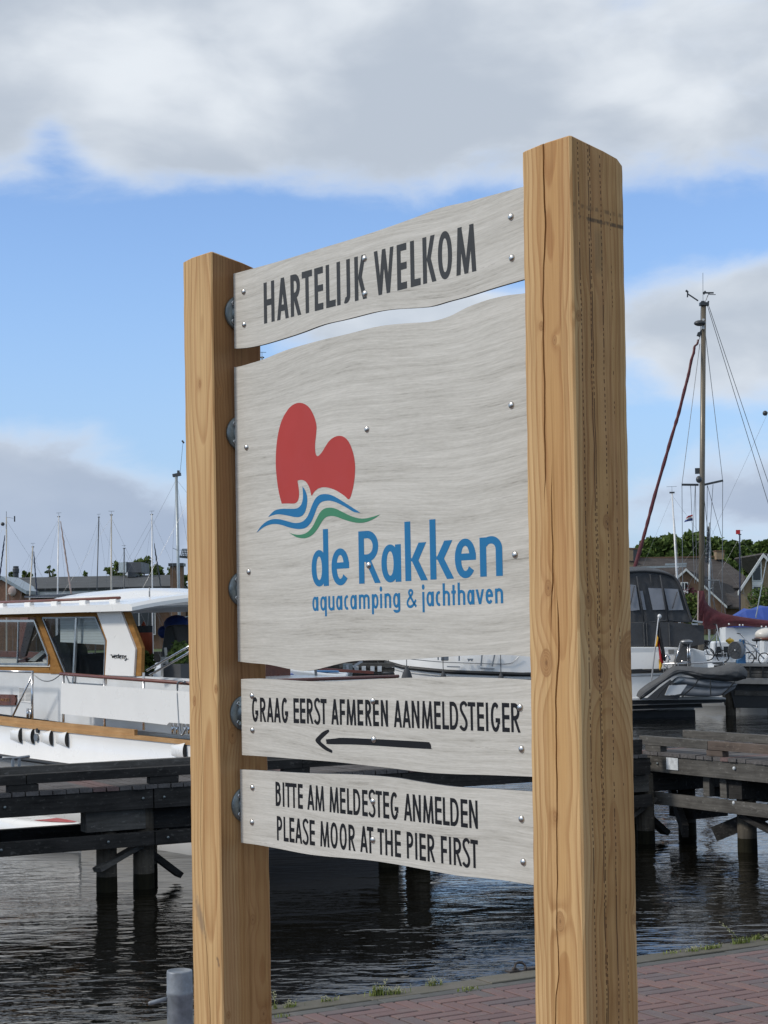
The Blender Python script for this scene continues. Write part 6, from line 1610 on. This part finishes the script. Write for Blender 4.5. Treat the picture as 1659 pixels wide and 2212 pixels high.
# clutter of white boats behind: two moored cruisers and the blue-covered one
def small_cruiser(label, xl, xr, ybase, Y, hz, cabin, m=None, flip=False, cover=None):
    a, b = P(xl,ybase,Y), P(xr,ybase,Y); L = b.x-a.x
    o = empty('moored_boat', ((a.x+b.x)/2,Y,WATER), math.pi if flip else 0, label, 'boat')
    h,_ = loft_hull(L, L*.34, hz*1.15, hz, m or M['white2'], 'hull', o, tr=.85)
    if cover:
        mb = MB(); rows_ = []
        for i in range(21):
            t = i/20; x = -L/2*1.0+L*.98*t; w = L*.17*(1-max(0,(t-.55)/.45)**2.2)+.05; zr_ = hz+cabin*(math.sin(math.pi*min(1,t*1.15+.02))**.6)*(1+.06*math.sin(i*1.9)); 
            rows_.append([(x,w*1.04,hz-.12),(x,w*1.0,hz+.1),(x,w*.45,zr_*.96+.05),(x,0,zr_+.04*math.sin(i*2.2)),(x,-w*.45,zr_*.96+.05),(x,-w*1.0,hz+.1),(x,-w*1.04,hz-.12)])
        mb.grid(rows_,0,False); mb.build('cover', cover, o, normals=False)
    else:
        mb = MB(); mb.prism([(-L*.30,-L*.12,hz),(L*.30,-L*.12,hz),(L*.12,-L*.12,hz+cabin),(-L*.26,-L*.12,hz+cabin)],(0,L*.24,0)); mb.build('cabin', M['white2'], o, bevel=.05)
        for k in range(3):
            x_ = -L*.22+k*L*.12; mb = MB(); mb.box((x_,-L*.12-.012,hz+cabin*.45),(x_+L*.09,-L*.12+.01,hz+cabin*.82)); mb.build('window', M['darkglass'], o)
            mb = MB(); mb.box((x_,L*.12-.01,hz+cabin*.45),(x_+L*.09,L*.12+.012,hz+cabin*.82)); mb.build('window', M['darkglass'], o)
        mb = MB(); mb.tube([(-L*.45,-L*.14,hz+.55),(L*.2,-L*.15,hz+.6),(L*.46,-.05,hz+.65)],.02,5)
        for k in range(5): mb.tube([(-L*.4+k*L*.17,-L*.145,hz),(-L*.4+k*L*.17,-L*.145,hz+.57)],.014,5)
        mb.build('guard_rail', M['steel'], o, kind='stuff')
    return o
small_cruiser('white cabin boat behind the maroon boom cover', 1505,1645,1440,64,.95,1.0)
small_cruiser('white cabin boat cut by the right edge of the picture', 1590,1760,1425,56,.85,.85, flip=True)
small_cruiser('boat under a bright blue tarpaulin on the right', 1560,1800,1330,76,2.45,.75,cover=M['blue'],flip=False)
q = P(1700,1350,70); 
small_cruiser('boat under a pale grey cover at the right edge', 1645,1800,1345,70,2.15,.5,cover=M['tube'],flip=False)
q = P(*c5r(1130,1362),53.3); yb_ = empty('yellow_bag', q, 0, 'small bright yellow bag beside the grey hose drum', 'bag')
mb = MB(); mb.ball((0,0,0),.13,.1,.07); mb.ball((.03,0,-.06),.10,.1,.05); mb.build('bag_body', M['yellow'], yb_); mb = MB(); mb.tube([(-.05,0,.05),(0,0,.10),(.05,0,.05)],.01,5); mb.build('handle', M['yellow'], yb_)
q = P(*c5r(1500,1300),54); dm = empty('life_raft', q, 0, 'cream domed canister at the right picture edge', 'canister')
mb = MB(); mb.ball((0,0,0),.34,.3,.20,16,8); mb.build('dome', M['offwhite'], dm); mb = MB(); mb.tube([(0,0,-.08),(0,0,-.16)],.35,18); mb.build('base_ring', M['mahog'], dm)
# seen through the slit between the panels: a finger pontoon, a covered boat, mooring gear
cs = crop(1030,2560,3.5298)
q = P(*cs(900,330),38); fb = empty('open_boat', (q.x,38,WATER), 0, 'white open boat with blue cushions seen in the gap under the large panel', 'boat'); FBI = mat_of(fb).inverted()
def FP(x,y,dy=0): return FBI @ P(*cs(x,y),38+dy)
mb = MB(); mb.prism([FP(*p) for p in [(-300,300),(240,250),(560,290),(900,330),(1180,345),(1180,520),(-300,520)]],(0,1.6,0)); mb.build('hull', M['white2'], fb, bevel=.03)
mb = MB(); mb.prism([FP(*p,dy=-.1) for p in [(215,330),(430,326),(465,360),(215,372)]],(0,.3,0)); mb.build('cushion', M['blue'], fb, bevel=.02)
mb = MB(); mb.prism([FP(*p,dy=.5) for p in [(730,285),(970,285),(1070,290),(1080,315),(760,310)]],(0,.4,0)); mb.build('cushion', M['bluepaint'], fb, bevel=.02)
mb = MB(); mb.bar(FP(330,250,-.15),FP(345,410,-.15),.03,.05); mb.build('cleat', M['galv'], fb)
mb = MB(); mb.bar(FP(800,262,.9),FP(1560,312,.9),.05,.06); mb.build('gunwale', M['redrail'], fb)
q = P(*cs(1230,330),44); pn2 = empty('pontoon', (q.x,44,0), 0, 'dark finger pontoon with a grey post seen in the gap under the large panel', 'pontoon'); PNI = mat_of(pn2).inverted()
def NP(x,y,dy=0): return PNI @ P(*cs(x,y),44+dy)
for k,(y0,y1,m_) in enumerate(((180,235,'pier_grey'),(245,270,'pier_dark'),(272,300,'pier_grey'),(330,365,'pier_dark'),(370,430,'pier_grey'),(440,700,'pier_dark'))):
    mb = MB(); mb.prism([NP(1080,y0+4),NP(1850,y0),NP(1850,y1),NP(1080,y1+4)],(0,.25+.12*k,0)); mb.build('pontoon_beam', M[m_], pn2)
mb = MB(); mb.prism([NP(*p,dy=-.3) for p in [(1130,190),(1262,190),(1262,520),(1195,520),(1195,330),(1130,300)]],(0,.15,0)); mb.build('steel_post', M['galv'], pn2)
mb = MB(); mb.bar(NP(1190,200,-.4),NP(1205,340,-.4),.05,.06); mb.bar(NP(1270,235,-.35),NP(1400,150,-.35),.04,.06); mb.build('bracket', M['steel'], pn2, kind='stuff')
for x_ in (1320,1420,1540,1640):
    mb = MB(); mb.box(tuple(NP(x_,250,-.1)-Vector((.05,.05,.08))),tuple(NP(x_,250,-.1)+Vector((.05,.05,.05)))); mb.build('lamp_block', M['oldwhite'], pn2)
# ------------------------------------------------------------------ buildings and trees on the far bank
def bpoly(parent, name, m, pts, Y, depth, cr=None, dY=0, slant=0, **k):
    I = wmat(parent).inverted(); off = I.to_3x3() @ Vector((slant,depth,0))
    mb = MB(); mb.prism([I @ P(*(cr(*p) if cr else p),Y+dY) for p in pts], off); return mb.build(name, m, parent, **k)
def rbox(parent, name, m, p0, p1, **k):
    I = wmat(parent).inverted(); mb = MB(); mb.box(p0,p1); mb.v = [tuple(I @ Vector(v)) for v in mb.v]; return mb.build(name, m, parent, **k)
def slab(parent, name, m, pts3, th=.15):
    """sloping roof plane from world points"""
    I = wmat(parent).inverted(); pp = [Vector(p) for p in pts3]; n = (pp[1]-pp[0]).cross(pp[2]-pp[0]).normalized()
    if n.z < 0: n = -n
    mb = MB(); mb.prism([I @ p for p in pp], I.to_3x3() @ (-n*th)); return mb.build(name, m, parent)
# long low building on the left
YL_ = 110.0
k1 = lambda x,y: (x*.2513, 960+y*.2513)
def LP(cx, cy, dY=0): return P(*k1(cx,cy),YL_+dY)
lb = empty('long_low_building', (LP(800,1240).x,YL_,0), 0, 'long low brick building with a dark flat-pitched roof behind the left masts', 'building')
zE = LP(800,1243).z; zRg = LP(800,1133,5).z
xl, xr = LP(190,1240).x, LP(1474,1240).x
rbox(lb,'wall',M['brick_far'],(xl-20,YL_+.5,-.05),(xr-.2,YL_+9.5,zE-.35))
rbox(lb,'fascia',M['fascia'],(xl+.3,YL_,LP(800,1292).z),(xr,YL_+.3,zE+.02))
rbox(lb,'gutter',M['black'],(xl+.2,YL_-.12,zE),(xr+.1,YL_+.1,zE+.09))
slab(lb,'roof',M['felt'],[(xl-19,YL_-.1,zE+.06),(xr,YL_-.1,zE+.06),(LP(1462,1135,5).x,YL_+5,zRg),(xl-19,YL_+5,zRg)])
slab(lb,'roof',M['felt'],[(xl-19,YL_+10.2,zE+.06),(xr,YL_+10.2,zE+.06),(LP(1462,1135,5).x,YL_+5,zRg),(xl-19,YL_+5,zRg)])
for i in range(6):
    x0 = xr-3.0-i*4.1; rbox(lb,'window',M['darkglass'],(x0,YL_+.44,.9),(x0+1.9,YL_+.56,zE-.62)); 
    for q in (x0-.06,x0+.92,x0+1.9): rbox(lb,'window_bar',M['fascia'],(q,YL_+.38,.85),(q+.06,YL_+.5,zE-.56))
    rbox(lb,'window_sill',M['fascia'],(x0-.06,YL_+.38,.80),(x0+1.96,YL_+.5,.86))
# brick gable wing in front at the left
g_ = [(-420,1360),(-420,1300),(-160,1190),(10,1125),(75,1160),(190,1245),(188,1360)]
wg = empty('brick_wing', (LP(60,1300).x,YL_-4,0), 0, 'red brick gabled wing at the left picture edge', 'building')
zt0 = LP(10,1130,-4).z
bp = [P(*k1(x,y),YL_-4) for x,y in ((-420,1310),(10,1140),(185,1245))]
I = wmat(wg).inverted(); mb = MB(); mb.prism([I @ Vector((bp[0].x,YL_-4,-.05)), I @ bp[0], I @ bp[1], I @ bp[2], I @ Vector((bp[2].x,YL_-4,-.05))],(0,4.3,0)); mb.build('wall', plain('red_brown_brick',(.19,.105,.07),.9,var=.25,scale=5,bump=.004), wg)
for a,b in (((-430,1318),(10,1130)),((10,1130),(225,1256))):
    A, B_ = I @ P(*k1(*a),YL_-4.1), I @ P(*k1(*b),YL_-4.1); mb = MB(); mb.prism([A,B_,B_-Vector((0,0,.22)),A-Vector((0,0,.22))],(0,5,0)); mb.build('roof_verge', M['mast_grey'], wg)
mb = MB(); q = I @ P(*k1(105,1262),YL_-4.1); mb.ball(q,.25,.15,.3); mb.build('wall_lamp', M['pink'], wg)
# roof furniture
def roof_thing(nm, label, cat, cx, cy, dY=3): 
    p = LP(cx,cy,dY); return empty(nm, p, 0, label, cat)
rb = roof_thing('ventilation_box','large grey metal box on posts above the roof','roof unit',1120,1135,4)
I = wmat(rb).inverted()
def RP(x,y,dY=4): return I @ LP(x,y,dY)
mb = MB(); mb.prism([RP(1085,1012),RP(1212,1010),RP(1215,1100),RP(1085,1102)],(0,4,0)); mb.build('box_front', plain('dark_grey_cladding',(.085,.09,.10),.6,scale=1), rb)
mb = MB(); mb.prism([RP(1020,1015,5),RP(1085,1008,3.9),RP(1085,1102,3.9),RP(1020,1100,5)],(0,3,0)); mb.build('box_side', M['mast_grey'], rb)
mb = MB(); mb.prism([RP(1095,1100),RP(1165,1100),RP(1165,1140),RP(1095,1140)],(0,2,0)); mb.build('box_foot', M['mast_dark'], rb)
mb = MB(); mb.tube([RP(1095,1100,3.8),RP(1095,1140,3.8)],.04,6); mb.build('leg', M['mast_white'], rb)
cw_ = roof_thing('roof_cowl','rounded grey ventilation cowl above the roof at the left','roof unit',137,1130,4)
I = wmat(cw_).inverted(); p0 = I @ LP(137,1135,4); rr_ = abs((LP(167,1100,4)-LP(107,1100,4)).x)/2
mb = MB(); hgt = LP(137,1045,4).z-LP(137,1135,4).z
mb.grid([[(p0.x+r*rr_*math.cos(2*math.pi*k/16),p0.y+r*rr_*math.sin(2*math.pi*k/16),p0.z+z*hgt) for k in range(16)] for r,z in ((.8,-.2),(.8,.3),(.95,.38),(.95,.72),(.8,.8),(.8,.98),(.0,1.0))],0,False,True); mb.build('cowl', M['mast_dark'], cw_)
ch1 = empty('brick_chimney', LP(1512,1285,-1), 0, 'square brick chimney stack by the tall grey mast', 'chimney')
I = wmat(ch1).inverted(); a_, b_2 = I @ LP(1465,1290,-1), I @ LP(1562,1045,-1)
mb = MB(); mb.box((a_.x,0,-3),(b_2.x,1.2,b_2.z)); mb.build('stack', M['brick_far'], ch1); mb = MB(); mb.box((a_.x-.1,-.1,b_2.z),(b_2.x+.1,1.3,b_2.z+.18)); mb.build('coping', M['mast_dark'], ch1)
fd = empty('lattice_floodlight', LP(1580,960,-8), 0, 'dark lattice basket on a pole just left of the left post', 'floodlight')
I = wmat(fd).inverted(); mb = MB()
for k in range(6):
    t = k/5; mb.bar(I @ LP(1562+6-0*t,900+75*t,-8), I @ LP(1640,900+70*t,-8), .04,.04); mb.bar(I @ LP(1568+62*t,898,-8), I @ LP(1550+75*t,975,-8), .04,.04)
mb.bar(I @ LP(1543,965,-8), I @ LP(1640,975,-8), .10,.12); mb.build('basket', M['mast_dark'], fd, kind='stuff')
mb = MB(); mb.tube([I @ LP(1628,975,-8), I @ LP(1630,1600,-8)],.09,8); mb.build('pole', M['mast_dark'], fd)

# trees
def tree(label, xc, ytop, ybot, wpx, Y, n, s, m, seed, trunk=True, shape_=None, nm='tree', cat='tree', gap=.0):
    random.seed(seed)
    top, c0 = P(xc,ytop,Y), P(xc,ybot,Y); ht = top.z; zb = max(c0.z, .6); rx = wpx/F*Y/2
    o = empty(nm, (c0.x,Y,0), 0, label, cat, 'trees behind the houses')
    mb = MB(); tones = []
    ncl = max(8,int(n/55)); cl_ = []
    for i in range(ncl):
        for _ in range(30):
            d = Vector((random.uniform(-1,1),random.uniform(-1,1),random.uniform(-1,1)))
            if .25 < d.length < 1: break
        d = d.normalized()*(d.length**.4)
        c = Vector((d.x*rx*.84, d.y*rx*.6, (zb+ht)/2+d.z*(ht-zb)/2*.80)); cl_.append((c, rx*random.uniform(.14,.30), random.random()))
    for i in range(n):
        c, r, tv = cl_[i % ncl]
        d = Vector((random.gauss(0,1),random.gauss(0,1),random.gauss(0,1))).normalized()*(random.random()**.5)
        p = c+Vector((d.x*r*1.15,d.y*r,d.z*r*.85)); sz = s*random.uniform(.6,1.3)
        a = Vector((random.gauss(0,1) for _ in range(3))).normalized()*sz; b = a.cross(Vector((random.gauss(0,1) for _ in range(3)))).normalized()*sz*.7
        mb.poly([p-a,p+b,p+a,p-b]); tones += [min(1,max(0,tv*.6+.4*random.random()))]*4
    cr2 = mb.build('crown', m, o, normals=False); cr2.data.attributes.new('tone','FLOAT','POINT').data.foreach_set('value', tones)
    mb = MB(); mb.tube([(0,0,-.1),(.05,0,zb*.6),(0,0,zb+(ht-zb)*.55)],[rx*.07+.1,rx*.055+.06,.05],8)
    for k in range(5):
        c = cl_[k][0]; mb.tube([(0,0,zb*.7+k*.3),tuple(c*.6+Vector((0,0,zb*.2))),tuple(c)],[.10,.06,.03],5)
    mb.build('trunk', M['bark'], o)
    random.seed(seed+1); return o
tree('rounded green tree left of the grey roof box',256,1210,1290,80,150,1500,.17,M['leaf2'],11)
tree('tall pale green tree right of the grey roof box',312,1196,1292,84,140,2200,.16,M['leaf2'],12)
tree('green tree between the white mast and the brick chimney',352,1206,1292,56,138,1300,.15,M['leaf2'],13)
tree('tree filling the space between the brick chimney and left post',404,1236,1310,60,120,1400,.13,M['leaf'],14)
tree('thin budding tree behind the roof beside the pale mast',113,1218,1252,30,150,160,.11,M['leaf'],15)
tree('tiny budding tree behind the roof left of the black mast',186,1234,1248,18,150,70,.13,M['leaf'],16)
tree('low bush behind the roof right of the round cowl',58,1233,1250,24,150,150,.18,M['leaf2'],17)
tree('low bush behind the roof left of the round cowl',26,1235,1250,14,150,90,.16,M['leaf2'],18)
big = [(1412,1154,1235,56,0),(1452,1147,1235,64,1),(1498,1142,1235,66,2),(1545,1150,1235,60,3),(1582,1163,1240,50,4),(1618,1160,1250,50,5),(1652,1158,1250,54,6),(1690,1165,1250,60,7),(1385,1178,1240,40,8),(1565,1200,1270,60,9),(1625,1190,1290,70,10)]
labs = ['rounded broad tree left of the white mast above the brown roof','dense tree behind the slim white mast','tallest broad tree behind the small tricolour flag','dark tree directly behind the brown mast','tree between the brown mast and the blue mast','tree just right of the blue mast with the red flag','tree above the tan gabled house','tree beyond the right picture edge','low tree at the left end of the right-hand tree line','lower tree behind the brick chimney stump','lower dark tree between roof and tan house']
for (xc,yt,yb2,w,k) in big: tree(labs[k],xc,yt,yb2+45,w*1.55,190 if k < 8 else 175,5200,.34,M['leaf'],30+k)

# brown house with long roof
cH = crop(2440,2000,2.841)
YH = 130.0
def HP(x,y,dY=0): return P(*cH(x,y),YH+dY)
hs = empty('brown_house', (HP(900,900).x,YH,0), 0, 'brown brick house with long dark tiled roofs behind the masts', 'house')
e0, e1, r0, r1 = HP(60,900,2), HP(1400,905,2), HP(205,552,9), HP(1135,566,9)
zE_ = HP(900,900,2).z
slab(hs,'roof',M['rooftile'],[(HP(60,900,2).x,YH+2,zE_),(HP(1345,880,2).x,YH+2,zE_),(HP(1412,770,4.5).x,YH+4.5,HP(1412,770,4.5).z),(r1.x,YH+9,r1.z),(r0.x,YH+9,r0.z)])
slab(hs,'roof',M['rooftile'],[(HP(60,900,2).x,YH+16,zE_),(HP(1400,900,2).x,YH+16,zE_),(r1.x,YH+9,r1.z),(r0.x,YH+9,r0.z)])
slab(hs,'roof',M['rooftile'],[(HP(1345,880,2).x+.3,YH+2.1,zE_),(HP(1400,900,2).x+1.5,YH+16,zE_),(r1.x,YH+9,r1.z)])
rbox(hs,'wall',M['brick_far'],(HP(60,900).x,YH+2.6,-.05),(HP(1340,900).x,YH+15,zE_-.02))
rbox(hs,'ridge_tiles',M['brick_far'],(r0.x,YH+8.85,r0.z),(r1.x,YH+9.15,r1.z+.10))
# lower left roof with white gutter
l0, l1 = HP(205,668,1), HP(745,642,1)
slab(hs,'roof',M['rooftile'],[(HP(120,760,-.5).x,YH-.5,HP(120,760,-.5).z),(HP(700,760,-.5).x,YH-.5,HP(700,760,-.5).z),(l1.x,YH+1.5,l1.z),(l0.x,YH+1.5,l1.z-.05)])
for a,b in (((205,668),(745,650)),((510,632),(750,624))):
    I = wmat(hs).inverted(); mb = MB(); mb.bar(I @ HP(*a,-.6), I @ HP(*b,-.6), .10,.13); mb.build('gutter', M['mast_grey'], hs)
# gabled front
bpoly(hs,'gable_wall',M['brick_far'],[(650,775),(745,682),(880,800),(1190,1100),(1190,1180),(560,1180),(560,860)],YH,1.6,cH,-2)
I = wmat(hs).inverted()
for a,b in (((640,772),(745,676)),((745,676),(1200,1096))):
    A, B_ = I @ HP(*a,-2.2), I @ HP(*b,-2.2); mb = MB(); mb.prism([A,B_,B_-Vector((0,0,.17)),A-Vector((0,0,.17))],(0,.12,0)); mb.build('barge_board', M['fascia'], hs)
slab(hs,'roof',M['rooftile'],[HP(745,672,-2.1),HP(1205,1094,-2.1),HP(1560,1000,3),HP(1360,890,3),HP(950,850,3)],.12)
slab(hs,'roof',M['rooftile'],[HP(745,672,-2.1),HP(635,770,-2.1),HP(500,760,3),HP(700,640,3)],.12)
slab(hs,'roof',M['rooftile'],[HP(1195,1110,-1.6),HP(1560,1115,-1.6),HP(1575,1000,3.2),HP(1150,870,3.2),HP(950,852,1)],.12)
bpoly(hs,'lower_wall',M['brick_far'],[(1190,1105),(1560,1112),(1560,1220),(1190,1220)],YH,4,cH,-1.2)
def window(parent, pts, Y, cr, dY, nm='window'):
    w = bpoly(parent,nm,M['fascia'],pts,Y,.12,cr,dY)
    cx = sum(p[0] for p in pts)/len(pts); cy = sum(p[1] for p in pts)/len(pts); inn = [(cx+(x-cx)*.74,cy+(y-cy)*.80) for x,y in pts]
    bpoly(w,'pane',M['darkglass'],inn,Y,.03,cr,dY-.03); return w
window(hs,[(685,830),(765,830),(767,935),(685,932)],YH,cH,-2.15)
mb = MB(); mb.bar(I @ HP(725,835,-2.25), I @ HP(725,930,-2.25), .05,.05,0,(0,1,0)); mb.build('window_bar', M['fascia'], hs)
bpoly(hs,'porch_roof',M['fascia'],smooth_closed([(690,960),(690,935),(730,915),(768,935),(768,960)],(0,4),3),YH,.6,cH,-2.6)
mb = MB(); mb.bar(I @ HP(735,965,-2.3), I @ HP(738,1080,-2.3), .12,.10); mb.build('downpipe', M['mast_grey'], hs)
for pts,nm,lab in (([(1082,482),(1172,482),(1166,575),(1085,575)],'brick_chimney','pale brick chimney on the brown house ridge'),([(105,452),(152,455),(152,680),(105,680)],'brick_chimney','tan chimney block beside the right post'),([(152,458),(197,458),(195,592),(152,592)],'brick_chimney','dark chimney block right beside the tan one')):
    p = P(*cH((pts[0][0]+pts[2][0])/2,pts[2][1]),YH+8); c_ = empty(nm, p, 0, lab, 'chimney'); mm = M['brick_tan'] if 'dark' not in lab else M['mast_dark']
    bpoly(c_,'stack',mm,pts,YH,1.1,cH,8); bpoly(c_,'coping',M['brick_far'],[(pts[0][0]-6,pts[0][1]-8),(pts[1][0]+6,pts[1][1]-8),(pts[1][0]+6,pts[1][1]+4),(pts[0][0]-6,pts[0][1]+4)],YH,1.2,cH,7.95)
lh = empty('small_brick_house', (HP(120,700,4).x,YH+4,0), 0, 'pinkish brick wall of a house at the right post edge', 'house')
bpoly(lh,'wall',M['brick_tan'],[(-60,600),(195,600),(195,1150),(-60,1150)],YH,5,cH,7.2); bpoly(lh,'roof',M['rooftile'],[(-80,585),(200,592),(200,604),(-80,600)],YH,5.2,cH,7.1)
# tan gabled house
YT = 112.0
def TPp(x,y,dY=0): return P(*cH(x,y),YT+dY)
th_ = empty('tan_house', (TPp(1550,900).x,YT,0), 0, 'tan brick house with a steep white-edged gable at the right edge', 'house')
bpoly(th_,'wall',M['brick_tan'],[(1350,925),(1608,530),(1700,600),(1900,900),(1900,1200),(1350,1200)],YT,8,cH,0,slant=2.8)
I = wmat(th_).inverted()
for a,b in (((1325,935),(1608,506)),((1608,506),(1900,800))):
    A, B_ = I @ TPp(*a,-.3), I @ TPp(*b,-.3); mb = MB(); mb.prism([A,B_,B_-Vector((0,0,.24)),A-Vector((0,0,.24))],(0,.14,0)); mb.build('barge_board', M['fascia'], th_)
slab(th_,'roof',M['rooftile'],[TPp(1325,930,-.2),TPp(1608,502,-.2),TPp(1608,502,-.2)+Vector((3,9,0)),TPp(1325,930,-.2)+Vector((3,9,0))],.15)
slab(th_,'roof',M['rooftile'],[TPp(1900,795,-.2),TPp(1608,502,-.2),TPp(1608,502,-.2)+Vector((0,9,0)),TPp(1900,795,-.2)+Vector((0,9,0))],.15)
window(th_,[(1478,742),(1588,590),(1592,822),(1482,822)],YT,cH,-.14)
bpoly(th_,'window_panel',M['fascia'],[(1482,824),(1594,824),(1594,868),(1484,868)],YT,.1,cH,-.13)
window(th_,[(1484,870),(1594,870),(1600,985),(1486,985)],YT,cH,-.14)
bpoly(th_,'brick_plinth',M['brick_far'],[(1460,1010),(1600,1000),(1600,1060),(1460,1060)],YT,.2,cH,-.2)
bu = empty('bush', P(*cH(820,1170),98), 0, 'green bush between the grey canopy and the maroon sail cover', 'bush'); bush(bu,'leaves',(0,0,.1),.7,.5,1.0,700,.10,M['leaf2'])
bu = empty('bush', P(*cH(775,1060),100), 0, 'dark red shrub against the brown gable wall', 'bush'); bush(bu,'leaves',(0,0,.0),.5,.4,1.0,400,.10,M['maroon'])
bu = empty('bush', P(*cH(1600,1040),100), 0, 'green bush under the tan house window', 'bush'); bush(bu,'leaves',(0,0,0),1.0,.6,.9,500,.09,M['leaf'])

# the far shore goes on behind the sign: a belt of trees that reads as one mass
random.seed(77); mb = MB(); tn = []
blobs = [(random.uniform(-15,15), random.uniform(168,182), random.uniform(2.2,4.6)) for _ in range(26)]
for i in range(9000):
    bx, by, br = blobs[i % 26]
    d = Vector((random.gauss(0,1),random.gauss(0,1),random.gauss(0,1))).normalized()*(random.random()**.4)
    p = Vector((bx+d.x*br, by+d.y*br*.7, max(.3, br*.95+d.z*br))); a = Vector((random.gauss(0,1) for _ in range(3))).normalized()*.36; b = a.cross(Vector((random.gauss(0,1) for _ in range(3)))).normalized()*.28
    mb.poly([p-a,p+b,p+a,p-b]); tn += [random.random()]*4
o = mb.build('tree_belt', M['leaf'], kind='stuff', normals=False, label='dense belt of green trees on the far shore behind the sign', cat='trees')
o.data.attributes.new('tone','FLOAT','POINT').data.foreach_set('value', tn)
